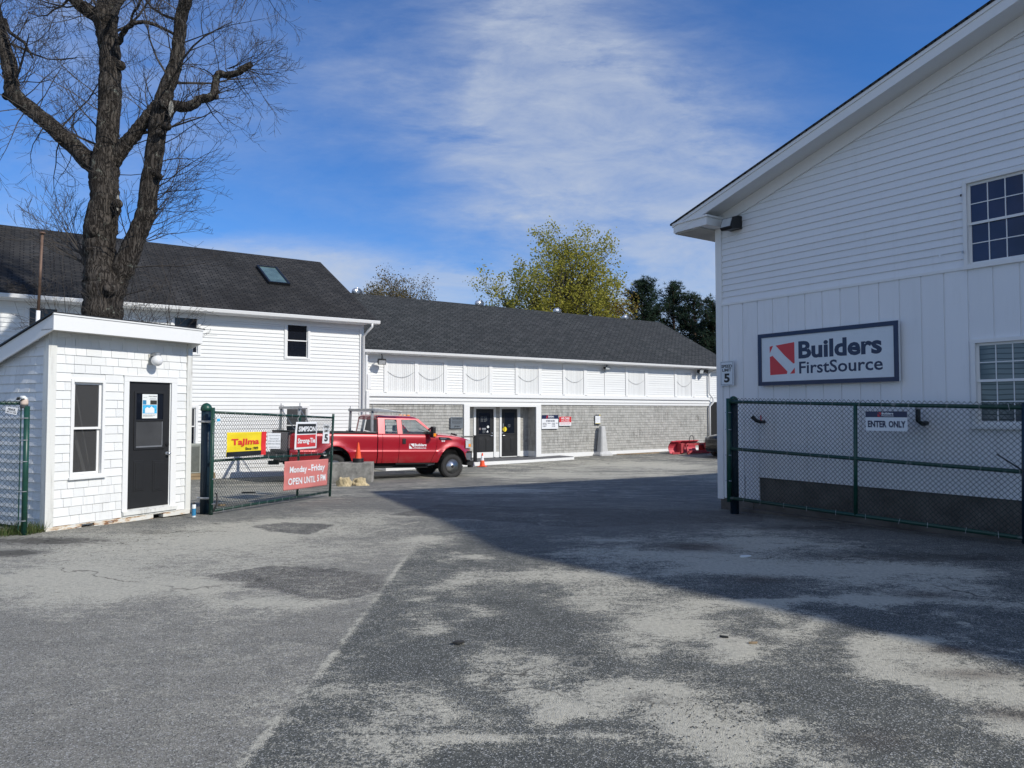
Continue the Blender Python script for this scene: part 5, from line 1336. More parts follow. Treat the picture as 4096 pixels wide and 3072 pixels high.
# pipe fittings on the gable wall
pf = thing('hose_connection', 'black angled pipe fitting with a red tag on the shaded wall behind the gate', 'pipe', RB.W(RB.x(3048, .02), -.02, RB.z(3048, 1687)), RB.r)
b_ = MB(); b_.tube([(0, .06, 0), (0, -.06, 0), (-.06, -.08, .02), (-.12, -.12, .09)], [.028, .032, .032, .040], 10); b_.build('pipe', 'black_metal', pf, smooth=True)
b_ = MB(); b_.box(.0, .022, -.05, -.045, 0, .12); b_.build('tag', 'bright_red', pf)
pf = thing('vent_pipe', 'upright black drain pipe elbow on the shaded wall right of the enter-only sign', 'pipe', RB.W(RB.x(3690, .02), -.02, RB.z(3690, 1692)), RB.r)
b_ = MB(); b_.tube([(0.03, .06, 0), (0.02, -.05, -.01), (-.02, -.09, .03), (-.02, -.09, .20)], .034, 10); b_.build('elbow', 'black_metal', pf, smooth=True)
b_ = MB(); b_.lathe([(.040, .20), (.040, .23), (.03, .235)], 12, (-.02, -.09, 0)); b_.build('cap', 'galvanised', pf)
# cable clips and nail holes
def bit(name, lab, cat, fr, px, py, sz, mat):
    b_ = MB(); b_.box(-sz, sz, -sz * .8, 0, -sz * 1.6, sz * 1.6); o = b_.build(name, mat, loc=fr.W(fr.x(px, .02), -.02, fr.z(px, py, .02)), bevel=.002); o.rotation_euler = (0, 0, fr.r); tag(o, lab, cat, 'cable clips on the gable wall')
bit('cable_clip', 'small white clip on the clapboards below left of the upper gable window', 'clip', RB, 3774, 1021, .012, 'sign_white')
bit('cable_clip', 'small clip against the lower left trim of the upper gable window', 'clip', RB, 3866, 1006, .012, 'metal_gray')
bit('cable_clip', 'small clip high beside the trim of the upper gable window', 'clip', RB, 3864, 777, .010, 'black_metal')
bit('cable_clip', 'small clip on the panel siding between sign and lower window', 'clip', RB, 3774, 1417, .010, 'sign_white')
# ------------------------------------------------------------------ porch deck and rail
xa_ = LO.x(1548, 1.0); zt = LO.z(1886, 1848, 1.0); xr0 = LO.x(2140, 1.0); xr1 = LO.x(2283, .8)
dk = base(LO, 'porch_deck', 'low gray boarded porch with white fascia and ramp in front of the entry doors', 'porch')
b_ = MB(); n_ = 9
for i in range(n_): b_.box(xa_, xr0, -1.0 + i * (1.0 / n_) + .004, -1.0 + (i + 1) * (1.0 / n_) - .002, zt - .03, zt)
b_.box(ei0 + .01, ei1 - .01, .0, RD - .02, zt - .03, zt + .001)
b_.build('deck_boards', 'deck_gray', dk)
b_ = MB(); b_.prism([(xr0, zt), (xr1, .24), (xr1, .20), (xr0, zt - .03)], -.98, .0); b_.build('ramp', 'deck_gray', dk)
b_ = MB(); b_.box(xa_ - .02, xr0, -1.03, -1.0, -.06, zt - .012); b_.prism([(xr0, -.06), (xr0, zt - .012), (xr1, .215), (xr1, -.06)], -1.03, -.99); b_.box(xa_ - .045, xa_ - .02, -1.03, 0, -.06, zt - .012); b_.build('fascia', 'trim_white', dk)
rl = base(LO, 'porch_rail', 'black metal hand rail with round post foot at the edge of the porch', 'railing', x=LO.x(1901, .9), y=-.9, z=zt)
hr = LO.z(1901, 1741, .9) - zt
b_ = MB(); b_.box(-.055, .055, -.055, .055, .0, hr); b_.lathe([(.11, 0), (.11, .02), (.08, .04), (.075, .09)], 12); b_.build('post', 'black_metal', rl)
b_ = MB(); b_.tube([(0, 0, hr - .05), (-1.1, 0, hr - .05), (-3.6, 0, hr - .05)], .03, 8); b_.tube([(-3.6, 0, .0), (-3.6, 0, hr)], .04, 8); b_.tube([(-1.8, 0, .0), (-1.8, 0, hr)], .04, 8)
b_.tube([(0, 0, .15), (-3.6, 0, .15)], .015, 6)
b_.build('rail', 'black_metal', rl)
# ------------------------------------------------------------------ pickup
TF = Fr(-4.19, 23.79, 34.0, gz(23.8) + .01); PT = R(1.7)
tk = thing('pickup_truck', 'red extended-cab pickup with ladder rack and white door lettering, parked by the entry', 'pickup truck', TF.W(0, 0, 0), rot=(0, PT, TF.r))
def tp_(px, py, d=1.0):
    x, z = TF.px(px, py, d); return x, z + x * math.sin(PT)
FX, RX = 2.0, -2.03
def hw(z): return float(np.interp(z, [.45, .52, .58, .75, .86, .89, .92, 1.0, 1.25, 1.38, 1.46], [.86, .93, .965, .99, 1.005, 1.008, .992, .988, .988, .972, .94]))
def archz(x):
    zz = .46
    for xc in (FX, RX):
        u = (x - xc) / .545
        if abs(u) < 1: zz = max(zz, .45 + .60 * math.sqrt(1 - u * u))
    return max(zz, .53 if -2.6 < x < 2.6 else .60)
def flare(x, z):
    f = 0
    for xc in (FX, RX):
        d = math.hypot((x - xc) / .545, (z - .45) / .60)
        if z > .4: f = max(f, .055 * math.exp(-((d - 1.02) / .16) ** 2))
    return f if z < 1.25 else f * max(0, (1.35 - z) / .1)
def side_w(x, z):
    w = hw(z) + flare(x, z)
    if x > 2.2: w -= .30 * ((x - 2.2) / .65) ** 2.4
    if x < -3.2: w -= .05 * ((-3.2 - x) / .15) ** 2
    return w
def topz(x):
    if x < -.66: return 1.452
    if x < 1.40: return 1.44
    return float(np.interp(x, [1.40, 1.9, 2.3, 2.6, 2.76], [1.43, 1.405, 1.36, 1.29, 1.16]))
LV = [.46, .52, .60, .70, .80, .86, .885, .905, .93, 1.0, 1.08, 1.16, 1.25, 1.33, 1.40, 1.46]
def panel(x0f, x1f, sg, th=.03):
    b = MB(); ns = 26; g = []
    for i in range(ns + 1):
        col = []
        for k, zl in enumerate(LV):
            s_ = i / ns; xm = x0f(zl) * (1 - s_) + x1f(zl) * s_
            zz = min(max(zl, archz(xm) + .0006 * k), topz(xm) - .0006 * (len(LV) - k))
            w = side_w(xm, zz)
            if zz > topz(xm) - .05: w -= .02 * (1 - (topz(xm) - zz) / .05)
            col.append(b.V((xm, sg * w, zz)))
        g.append(col)
    for i in range(ns):
        for k in range(len(LV) - 1): b.f.append([g[i][k], g[i + 1][k], g[i + 1][k + 1], g[i][k + 1]]); b.mi.append(0)
    return b
def cst(v): return lambda z: v
dfx = lambda z: float(np.interp(z, [.5, .7, .95, 1.1, 1.5], [1.20, 1.27, 1.38, 1.41, 1.415]))
for sg in (-1, 1):
    panel(cst(-3.37), cst(-.675), sg).build('bed_side', 'truck_red', tk, smooth=True)
    panel(cst(-.645), cst(-.50), sg).build('cab_corner', 'truck_red', tk, smooth=True)
    panel(cst(-.488), lambda z: .075 - .03 * (1.5 - z), sg).build('rear_door', 'truck_red', tk, smooth=True)
    dro_ = panel(lambda z: .088 - .03 * (1.5 - z), lambda z: dfx(z) - .008, sg).build('door', 'truck_red', tk, smooth=True)
    panel(lambda z: dfx(z) + .006, cst(2.80), sg).build('fender', 'truck_red', tk, smooth=True)
    x0, z0_ = tp_(1606, 1776); x1, z1_ = tp_(1620, 1754)
    b_ = MB(); b_.box(x0, x1, min(sg * .985, sg * 1.0), max(sg * .985, sg * 1.0), z0_, z1_); b_.box(x0 + .01, x1 - .04, min(sg * .99, sg * 1.012), max(sg * .99, sg * 1.012), z0_ + .02, z1_ - .03); b_.build('door_handle', 'black_plastic', dro_, bevel=.004)
    # vent badge, mirror, headlight
    b_ = MB(); b_.prism([(1.50, 1.27), (1.98, 1.27), (1.84, 1.345), (1.47, 1.36)], sg * .96, sg * 1.004); vb = b_.build('fender_vent', 'black_plastic', tk)
    b_ = MB(); b_.box(1.52, 1.74, min(sg * 1.0, sg * 1.010), max(sg * 1.0, sg * 1.010), 1.295, 1.33); b_.build('badge', 'chrome', vb)
    b_ = MB(); b_.box(1.10, 1.22, min(sg * 1.06, sg * 1.26), max(sg * 1.06, sg * 1.26), 1.34, 1.70); mr = b_.build('mirror', 'black_plastic', tk, bevel=.03)
    b_ = MB(); b_.box(1.14, 1.20, min(sg * .93, sg * 1.08), max(sg * .93, sg * 1.08), 1.46, 1.52); b_.box(1.14, 1.20, min(sg * .93, sg * 1.08), max(sg * .93, sg * 1.08), 1.60, 1.65); b_.build('mirror_arm', 'black_plastic', mr)
    b_ = MB(); b_.box(1.13, 1.226, min(sg * 1.20, sg * 1.264), max(sg * 1.20, sg * 1.264), 1.38, 1.48); b_.build('turn_light', 'amber', mr)
    b_ = MB(); hl = [(2.50, .985), (2.62, .955), (2.74, .885), (2.83, .76), (2.84, .60)]
    for (xa, ya), (xb, yb) in zip(hl[:-1], hl[1:]): b_.face([(xa, sg * ya, 1.0), (xb, sg * yb, 1.0), (xb, sg * (yb - .02), 1.25), (xa, sg * (ya - .02), 1.27)])
    h_ = b_.build('headlight', 'lens_glass', tk, smooth=True)
    b_ = MB()
    for (xa, ya), (xb, yb) in zip(hl[1:3], hl[2:4]): b_.face([(xa + .004, sg * (ya + .006), 1.04), (xb + .004, sg * (yb + .006), 1.04), (xb + .004, sg * (yb - .006), 1.14), (xa + .004, sg * (ya - .006), 1.14)])
    b_.build('turn_lamp', 'amber', h_)
    b_ = MB()
    for (xa, ya), (xb, yb) in (((-3.385, .80), (-3.385, .985)), ((-3.385, .985), (-3.20, 1.0))): b_.face([(xa, sg * ya, .98), (xb, sg * yb, .98), (xb, sg * yb, 1.36), (xa, sg * ya, 1.36)])
    b_.build('tail_light', 'tail_red', tk)
    # wheel house
    for xc in (FX, RX):
        b_ = MB(); n_ = 14
        for k in range(n_):
            a0, a1 = math.pi * k / n_, math.pi * (k + 1) / n_
            P0 = (xc + .56 * math.cos(a0), .45 + .615 * math.sin(a0)); P1 = (xc + .56 * math.cos(a1), .45 + .615 * math.sin(a1))
            b_.face([(P0[0], sg * .99, P0[1] - .02), (P1[0], sg * .99, P1[1] - .02), (P1[0], sg * .55, P1[1] - .02), (P0[0], sg * .55, P0[1] - .02)])
        b_.build('wheel_well', 'underbody', tk)
# wheels
def wheel(x, sg, parent):
    c = (x, 0, .40); yo = sg * 1.0; yi = sg * .72; b_ = MB()
    pr = [(.24, yo - sg * .02), (.30, yo), (.36, yo - sg * .005), (.392, yo - sg * .035), (.400, yo - sg * .07), (.400, yi + sg * .06), (.39, yi + sg * .03), (.34, yi), (.24, yi + sg * .02)]
    b_.lathe([(.23, yo - sg * .05)] + pr, 30, c, 'y')
    nt_ = 40
    for k in range(nt_):
        for row, (ya, yb) in enumerate(((.93, .99), (.85, .92), (.75, .84))):
            a = 2 * math.pi * (k + .33 * row) / nt_; ca, sa_ = math.cos(a), math.sin(a)
            def T(u, v, w, a=a):
                ang = a + (u - .5) * .09; r = .396 + w * .012
                return (x + r * math.cos(ang), sg * (ya + (yb - ya) * v), .40 + r * math.sin(ang))
            b_.box(0, 1, 0, 1, 0, 1, T=T)
    w_o = b_.build('wheel', 'rubber', parent, smooth=False)
    b_ = MB(); yy_ = yo - sg * .035
    b_.lathe([(.232, yy_ + sg * .02), (.225, yy_), (.20, yy_ - sg * .02), (.185, yy_ - sg * .045), (.15, yy_ - sg * .02), (.10, yy_ - sg * .01), (.092, yy_ + sg * .03), (.05, yy_ + sg * .045), (.0, yy_ + sg * .045)], 28, c, 'y')
    b_.build('rim', 'chrome', w_o, smooth=True)
    b_ = MB()
    for k in range(8):
        a = 2 * math.pi * k / 8; cx_, cz_ = x + .168 * math.cos(a), .40 + .168 * math.sin(a)
        b_.lathe([(.026, yy_ - sg * .012), (.024, yy_ - sg * .038)], 8, (cx_, 0, cz_), 'y')
    b_.lathe([(.055, yy_ + sg * .046), (.03, yy_ + sg * .05)], 10, c, 'y')
    b_.build('rim_slot', 'black_plastic', w_o)
for x in (FX, RX):
    for sg in (-1, 1): wheel(x, sg, tk)
# hood
b_ = MB(); g = []
xs_ = [1.40, 1.55, 1.9, 2.2, 2.45, 2.62, 2.74, 2.80]
for x in xs_:
    row = []
    for k in range(13):
        t_ = -1 + 2 * k / 12; wd = side_w(x, min(topz(x), 1.3)) - .045
        z_ = topz(x) - .004 + .075 * (1 - abs(t_) ** 3) * (1 if x < 2.6 else max(.2, (2.85 - x) / .25)) + .015 * math.exp(-((abs(t_) - .62) / .10) ** 2)
        row.append(b_.V((x, t_ * wd, z_)))
    g.append(row)
for i in range(len(xs_) - 1):
    for k in range(12): b_.f.append([g[i][k], g[i + 1][k], g[i + 1][k + 1], g[i][k + 1]]); b_.mi.append(0)
b_.build('hood', 'truck_red', tk, smooth=True)
b_ = MB(); b_.prism([(1.22, 1.40), (1.46, 1.40), (1.50, 1.455), (1.28, 1.49)], -.86, .86); b_.tube([(1.30, -.6, 1.50), (1.16, -.1, 1.60)], .012, 5); b_.build('cowl', 'black_plastic', tk)
b_ = MB(); b_.box(2.70, 2.815, -.62, .62, .88, 1.24); b_.build('grille_back', 'black_plastic', tk)
b_ = MB()
for z in (.92, 1.02, 1.12, 1.20): b_.box(2.815, 2.85, -.60, .60, z, z + .045)
b_.box(2.80, 2.86, -.66, -.60, .88, 1.25); b_.box(2.80, 2.86, .60, .66, .88, 1.25); b_.box(2.80, 2.86, -.66, .66, 1.22, 1.27); b_.build('grille', 'chrome', tk, bevel=.005)
b_ = MB(); n_ = 16; pr_ = []
for k in range(n_ + 1):
    t_ = -1 + 2 * k / n_; pr_.append((2.98 - .30 * abs(t_) ** 3.5, t_ * 1.0))
for (xa, ya), (xb, yb) in zip(pr_[:-1], pr_[1:]):
    b_.face([(xa, ya, .60), (xb, yb, .60), (xb, yb, .84), (xa, ya, .84)]); b_.face([(xa, ya, .84), (xb, yb, .84), (xb - .12, yb * .95, .86), (xa - .12, ya * .95, .86)]); b_.face([(xa, ya, .60), (xb, yb, .60), (xb - .12, yb * .97, .56), (xa - .12, ya * .97, .56)])
for sg in (-1, 1): b_.face([(2.68, sg * 1.0, .60), (2.68, sg * 1.0, .84), (2.45, sg * .99, .84), (2.55, sg * .99, .62)])
b_.build('bumper', 'chrome', tk, smooth=False)
b_ = MB(); b_.box(2.60, 2.90, -.85, .85, .42, .57); b_.box(2.80, 2.96, -.72, -.62, .34, .50); b_.box(2.80, 2.96, .62, .72, .34, .50); b_.box(2.50, 2.78, -.93, .93, .60, .90); b_.build('valance', 'black_plastic', tk)
# frame, axles, tank, steps
b_ = MB()
for sg in (-1, 1): b_.box(-3.4, 2.8, min(sg * .40, sg * .52), max(sg * .40, sg * .52), .50, .68)
b_.box(-.9, 1.2, -.80, -.50, .36, .58); b_.box(-.9, .4, -.52, .80, .38, .56); b_.tube([(FX, -.8, .40), (FX, .8, .40)], .06, 8); b_.tube([(RX, -.8, .40), (RX, .8, .40)], .07, 8); b_.lathe([(.0, -.16), (.15, -.1), (.15, .1), (.0, .16)], 12, (FX + .02, .15, .40), 'x'); b_.lathe([(.0, -.18), (.17, -.1), (.17, .1), (.0, .18)], 12, (RX, 0, .40), 'x')
b_.box(.0, 1.35, -.92, -.70, .48, .56); b_.box(-.62, 1.3, -.93, .93, .545, .60)
b_.build('chassis', 'underbody', tk)
b_ = MB(); b_.prism([(1.12, .40), (1.48, .46), (1.46, .54), (1.12, .50)], -.80, -.60); b_.build('bracket', 'galvanised', tk)
# inner body shell keeps the light out of the seams
b_ = MB(); b_.box(-.64, 1.42, -.90, -.80, .58, 1.40); b_.box(-.64, 1.42, .80, .90, .58, 1.40); b_.box(-.64, 1.42, -.8, .8, .60, .68); b_.box(-.66, -.60, -.86, .86, .62, 1.42); b_.box(1.36, 1.42, -.86, .86, .62, 1.40); b_.box(-.63, 1.42, -.94, -.90, .62, .80); b_.build('floor', 'underbody', tk)
b_ = MB(); b_.box(-3.36, -.69, -.92, -.86, .92, 1.43); b_.box(-3.36, -.69, .86, .92, .92, 1.43); b_.box(-.74, -.69, -.90, .90, .92, 1.43); b_.box(-3.36, -.69, -.86, .86, .90, .95); b_.build('bed_liner', 'black_plastic', tk)
b_ = MB(); b_.box(-3.37, -.68, -.975, -.85, 1.445, 1.475); b_.box(-3.37, -.68, .85, .975, 1.445, 1.475); b_.box(-.75, -.68, -.85, .85, 1.442, 1.472); b_.build('bed_rail', 'black_plastic', tk, bevel=.006)
b_ = MB(); b_.box(-3.40, -3.35, -.80, .80, .88, 1.43); b_.box(-3.41, -3.40, -.20, .20, 1.12, 1.26); b_.build('tailgate', 'tailgate_gray', tk, bevel=.006)
b_ = MB(); b_.box(-3.60, -3.42, -.93, .93, .62, .80); b_.box(-3.61, -3.40, -.35, .35, .805, .82); b_.box(-3.70, -3.40, -.06, .06, .46, .58); b_.box(-3.42, -3.36, -.86, .86, .66, .90); b_.build('rear_bumper', 'dark_paint', tk, bevel=.015)
# greenhouse
ZB, ZT, ZR = 1.43, 1.93, 2.03
def gy(z): return float(np.interp(z, [ZB, 1.55, ZT, 1.99, ZR], [.945, .92, .79, .72, .60]))
def ax(z): return 1.36 - (z - ZB) / (ZT - ZB) * .60                # front edge of the A pillar
roofm = MB()
def strip(mb, q, sg): mb.face([(x, sg * gy(z), z) for x, z in q])
for sg in (-1, 1):
    b_ = MB()
    strip(b_, [(-.63, ZB), (-.40, ZB), (-.375, ZT - .02), (-.60, ZT)], sg)
    strip(b_, [(.02, ZB), (.20, ZB), (.20, ZT - .02), (.03, ZT - .02)], sg)
    strip(b_, [(ax(ZB) - .06, ZB), (ax(ZB) + .03, ZB), (ax(ZT) + .04, ZT), (ax(ZT) - .07, ZT - .03)], sg)
    strip(b_, [(-.61, ZT - .03), (ax(ZT) - .03, ZT - .03), (ax(ZT) + .03, ZT), (-.60, ZT)], sg)
    strip(b_, [(-.62, ZB), (ax(ZB), ZB), (ax(ZB), ZB + .012), (-.62, ZB + .012)], sg)
    b_.build('pillar', 'truck_red', tk)
    fr_ = MB()
    for q in ([(-.41, ZB + .01), (.03, ZB + .01), (.035, ZT - .03), (-.385, ZT - .03)], [(.19, ZB + .01), (ax(ZB) - .05, ZB + .01), (ax(ZT) - .06, ZT - .03), (.19, ZT - .03)]):
        n_ = len(q); c_ = (sum(p[0] for p in q) / 4, sum(p[1] for p in q) / 4)
        for i in range(4):
            a, c = q[i], q[(i + 1) % 4]; ai = (a[0] + (c_[0] - a[0]) * .07, a[1] + (c_[1] - a[1]) * .09); ci = (c[0] + (c_[0] - c[0]) * .07, c[1] + (c_[1] - c[1]) * .09)
            fr_.face([(p[0], sg * (gy(p[1]) + .002), p[1]) for p in (a, c, ci, ai)])
    fr_.build('window_seal', 'black_plastic', tk)
    for q in ([(-.41, ZB), (.03, ZB), (.035, ZT - .02), (-.385, ZT - .02)], [(.19, ZB), (ax(ZB) - .05, ZB), (ax(ZT) - .06, ZT - .02), (.19, ZT - .02)]):
        b_ = MB(); b_.face([(x, sg * (gy(z) - .012), z) for x, z in q]); b_.build('side_window', 'car_glass', tk)
g = []
b_ = MB(); xs_ = [-.63, -.60, -.3, .1, .5, .70, .78, .83]
for i, x in enumerate(xs_):
    row = []; dz = [.06, .0, 0, 0, 0, .01, .04, .09][i]
    for k in range(17):
        t_ = -1 + 2 * k / 16; y = t_ * .79
        z_ = ZT + .005 + (ZR - ZT) * (1 - abs(t_) ** 4) ** .6 - dz * (1 - .3 * abs(t_)); row.append(b_.V((x, y, max(z_, ZT - .02))))
    g.append(row)
for i in range(len(xs_) - 1):
    for k in range(16): b_.f.append([g[i][k], g[i + 1][k], g[i + 1][k + 1], g[i][k + 1]]); b_.mi.append(0)
b_.build('cab_roof', 'truck_red', tk, smooth=True)
b_ = MB(); b_.face([(1.37, -.88, 1.44), (1.37, .88, 1.44), (.80, .73, 1.96), (.80, -.73, 1.96)]); b_.build('windshield', 'car_glass', tk)
b_ = MB()
for q in ([(-.635, -.93, ZB), (-.635, .93, ZB), (-.635, .93, ZB + .05), (-.635, -.93, ZB + .05)], [(-.61, -.80, ZT - .06), (-.61, .80, ZT - .06), (-.60, .78, ZT + .05), (-.60, -.78, ZT + .05)],
          [(-.635, -.93, ZB), (-.635, -.82, ZB), (-.605, -.70, ZT), (-.605, -.79, ZT)], [(-.635, .93, ZB), (-.635, .82, ZB), (-.605, .70, ZT), (-.605, .79, ZT)]): b_.face(q)
b_.build('cab_back', 'truck_red', tk)
b_ = MB(); b_.face([(-.63, -.84, ZB + .04), (-.63, .84, ZB + .04), (-.60, .72, ZT - .04), (-.60, -.72, ZT - .04)]); b_.build('rear_window', 'car_glass', tk)
b_ = MB()
for y in (-.45, .45):
    b_.box(.25, .80, y - .26, y + .26, 1.0, 1.12); b_.prism([(.22, 1.05), (.38, 1.05), (.22, 1.50), (.12, 1.48)], y - .25, y + .25); b_.box(.10, .20, y - .12, y + .12, 1.52, 1.70)
b_.prism([(-.40, 1.05), (-.30, 1.05), (-.42, 1.44), (-.52, 1.43)], -.7, .7)
b_.build('seat', 'seat_cloth', tk, bevel=.03)
b_ = MB(); b_.box(1.05, 1.38, -.80, .80, 1.20, 1.42); b_.lathe([(.17, .95), (.19, .96), (.17, .97)], 16, (0, .45, 1.42), 'x'); b_.build('dashboard', 'black_plastic', tk)
b_ = MB()
for y in (-.30, 0, .30): b_.box(.62, .72, y - .05, y + .05, ZR - .005, ZR + .03)
b_.build('roof_light', 'amber', tk, bevel=.01)
b_ = MB(); b_.tube([(2.35, -.55, 1.42), (2.35, -.25, 1.46)], .03, 8); b_.box(2.28, 2.42, -.5, -.3, 1.39, 1.45); b_.build('beacon', 'black_plastic', tk)
# rack
HR = 2.17
for x, nm in ((-.84, 'front'), (-3.12, 'rear')):
    b_ = MB()
    for sg in (-1, 1): b_.prismx([(sg * .96, 1.47), (sg * .88, 1.47), (sg * .86, HR - .02), (sg * .92, HR - .02)], x - .035, x + .035)
    b_.prismx([(-.98, HR - .03), (-.98, HR + .04), (.98, HR + .04), (.98, HR - .03)], x - .05, x + .03)
    for sg in (-1, 1): b_.tube([(x, sg * 1.0, HR), (x, sg * .90, HR)], .05, 10); b_.box(x - .01, x + .01, sg * .93 - .01, sg * .93 + .01, HR + .04, HR + .14); b_.box(x - .10, x + .10, min(sg * .86, sg * .98), max(sg * .86, sg * .98), 1.475, 1.50)
    if nm == 'rear':
        for sg in (-1, 1): b_.tube([(x + .02, sg * .9, HR - .05), (x + .45, sg * .9, 1.50)], .015, 6)
    b_.build('ladder_rack', 'rack_metal', tk)
for sg in (-1, 1):
    b_ = MB(); b_.prism([(-.86, HR - .05), (-.86, HR + .06), (-.70, HR + .06), (.08, HR - .015), (.08, HR - .05)], sg * .94, sg * .99); b_.box(-.02, .14, sg * .93 - .03, sg * .93 + .03, HR - .055, HR - .02); b_.build('rack_arm', 'metal_gray', tk, bevel=.006)
# white lettering on the near door, fleet number
def ltext(items, sgy, name, parent, logo=None):
    b_ = MB()
    for st, x0, x1, z0, z1, bo in items:
        vs, fs = glyphs(st, bo); ids = []
        for u, v in vs:
            x = x0 + u * (x1 - x0); z = z0 + v * (z1 - z0); ids.append(b_.V((x, -(side_w(x, z) + .004), z)))
        for f in fs: b_.f.append([ids[i] for i in f]); b_.mi.append(0)
    if logo:
        x0, x1, z0, z1 = logo; m_ = lambda u, v: (x0 + u * (x1 - x0), -(side_w(x0, z0) + .004), z1 - v * (z1 - z0))
        for q in ([(0, .08), (.14, .06), (0, .30)], [(.24, .06), (.98, 0), (.985, .66), (.93, .67), (.6, .4)], [(0, .41), (.11, .38), (.70, .91), (.68, .985), (.01, 1)], [(.99, .8), (.99, .98), (.8, .985)]): b_.face([m_(*p) for p in q])
    return b_.build(name, 'sign_white', parent, recalc=False)
lx0, lz1 = tp_(1633.5, 1774); lx1, lz0 = tp_(1703, 1795); lxa = lx0 + (lx1 - lx0) * .28; lxb = lx0 + (lx1 - lx0) * .31; hh_ = lz1 - lz0
ltext([('Builders', lxb, lx1, lz0 + hh_ * .46, lz1, .035), ('FirstSource', lxb, lx1 - .01, lz0, lz0 + hh_ * .34, .018)], -1, 'lettering', tk, (lx0, lxa, lz0, lz1))
nx0, nz1 = tp_(1763.5, 1756.5); nx1, nz0 = tp_(1776.5, 1768)
ltext([('610', nx0, nx1, nz0, nz1, .035)], -1, 'fleet_number', tk)

# ------------------------------------------------------------------ loose things in the yard
def gp_(px, py): p = ground(px, py); return p
# concrete block, its right end nearest us
bp = gp_(1486, 1930); CB = Fr(bp.x, bp.y, 4.0, bp.z - .02)
cbk = MB(); cbk.box(-1.75, 0, 0, .62, 0, .60)
o = cbk.build('concrete_block', 'concrete', bevel=.02, loc=CB.W(0, 0, 0)); o.rotation_euler = (0, 0, CB.r); tag(o, 'big gray concrete block carrying stacked cones at the end of the left gate', 'concrete block')
def cone(name, label, loc, h, r, base_w, rings, bands=None, square=True, g=None):
    t = thing(name, label, 'traffic cone', loc, .5, g)
    b_ = MB()
    for k in range(rings): b_.lathe([(base_w * .98, k * .032), (base_w, k * .032 + .008), (base_w * .98, k * .032 + .026)], 24 if rings > 1 else 4)
    b_.build('cone_base', 'black_plastic' if rings > 1 else 'cone_orange', t)
    z0 = rings * .030
    prof = lambda t_: r + (.022 - r) * t_
    if bands:
        for (t0, t1, mt) in bands: b_ = MB(); b_.lathe([(prof(t0), z0 + h * t0), (prof(t1), z0 + h * t1)], 20); b_.build('cone_body' if 'orange' in mt else 'reflective_band', mt, t, smooth=False)
    else:
        b_ = MB(); b_.lathe([(prof(0), z0), (prof(.985), z0 + h * .985), (.012, z0 + h)], 24); b_.build('cone_body', 'cone_orange', t, smooth=False)
    return t
cone('traffic_cone', 'plain orange traffic cone nested on black bases on top of the concrete block', CB.W(-.42, .20, .60), .47, .095, .165, 4, g='traffic cones')
pc_ = gp_(1929, 1866); cone('traffic_cone', 'orange cone with white collar standing in front of the porch', pc_, .50, .11, .22, 1, bands=[(0, .42, 'cone_orange'), (.42, .78, 'cone_white'), (.78, 1.0, 'cone_orange')], g='traffic cones')
# lumps of hardened tan foam against the block
def lump(label, px, py, w, h, seed):
    p = gp_(px, py); bm = bmesh.new(); bmesh.ops.create_icosphere(bm, subdivisions=4, radius=1.0)
    rg = random.Random(seed); blobs = [(Vector((rg.uniform(-1, 1), rg.uniform(-1, 1), rg.uniform(-.2, 1))).normalized(), rg.uniform(.2, .6)) for _ in range(26)]
    for v in bm.verts:
        d = v.co.normalized(); r = .72
        for c, a in blobs: r = max(r, .72 + a * .6 * math.exp(-((d - c).length / .24) ** 2))
        r += .06 * math.sin(d.x * 13 + seed) * math.sin(d.y * 11 + 2) * math.sin(d.z * 12 + seed) + rg.uniform(-.012, .012)
        v.co = Vector((d.x * r * w, d.y * r * w * .55, max(-.02, d.z * r * h)))
    me = bpy.data.meshes.new('foam_lump'); bm.to_mesh(me); bm.free(); me.materials.append(M['foam_tan'])
    o = bpy.data.objects.new('foam_lump', me); COL.objects.link(o); o.location = p; tag(o, label, 'foam lump', 'tan foam lumps by the concrete block'); return o
lump('larger lump of tan foam at the foot of the concrete block, next to the gate', 1376, 1946, .27, .33, 3)
lump('paler lump of tan foam at the foot of the concrete block, below the cone', 1440, 1943, .25, .30, 8)
# tapered bollard in front of the long building
p = gp_(2409, 1822); BO = Fr(p.x, p.y, 34.0, p.z); bo = base(BO, 'concrete_bollard', 'tall pale tapered concrete bollard with flared foot by the gray shingles', 'bollard')
def oct_(b_, lv):
    rings = []
    for z, w, d, c in lv: rings.append([b_.V(q) for q in ((-w + c, -d, z), (w - c, -d, z), (w, -d + c, z), (w, d - c, z), (w - c, d, z), (-w + c, d, z), (-w, d - c, z), (-w, -d + c, z))])
    for a, c in zip(rings[:-1], rings[1:]):
        for k in range(8): b_.f.append([a[k], a[(k + 1) % 8], c[(k + 1) % 8], c[k]]); b_.mi.append(0)
    b_.f.append(rings[-1]); b_.mi.append(0); b_.f.append(rings[0][::-1]); b_.mi.append(0)
b_ = MB(); oct_(b_, [(.0, .38, .34, .05), (.07, .38, .34, .05), (.18, .28, .25, .05)]); b_.build('foot', 'concrete_pale', bo)
b_ = MB(); oct_(b_, [(.18, .215, .20, .06), (1.32, .12, .11, .035), (1.35, .11, .10, .03)]); b_.build('shaft', 'concrete_pale', bo)
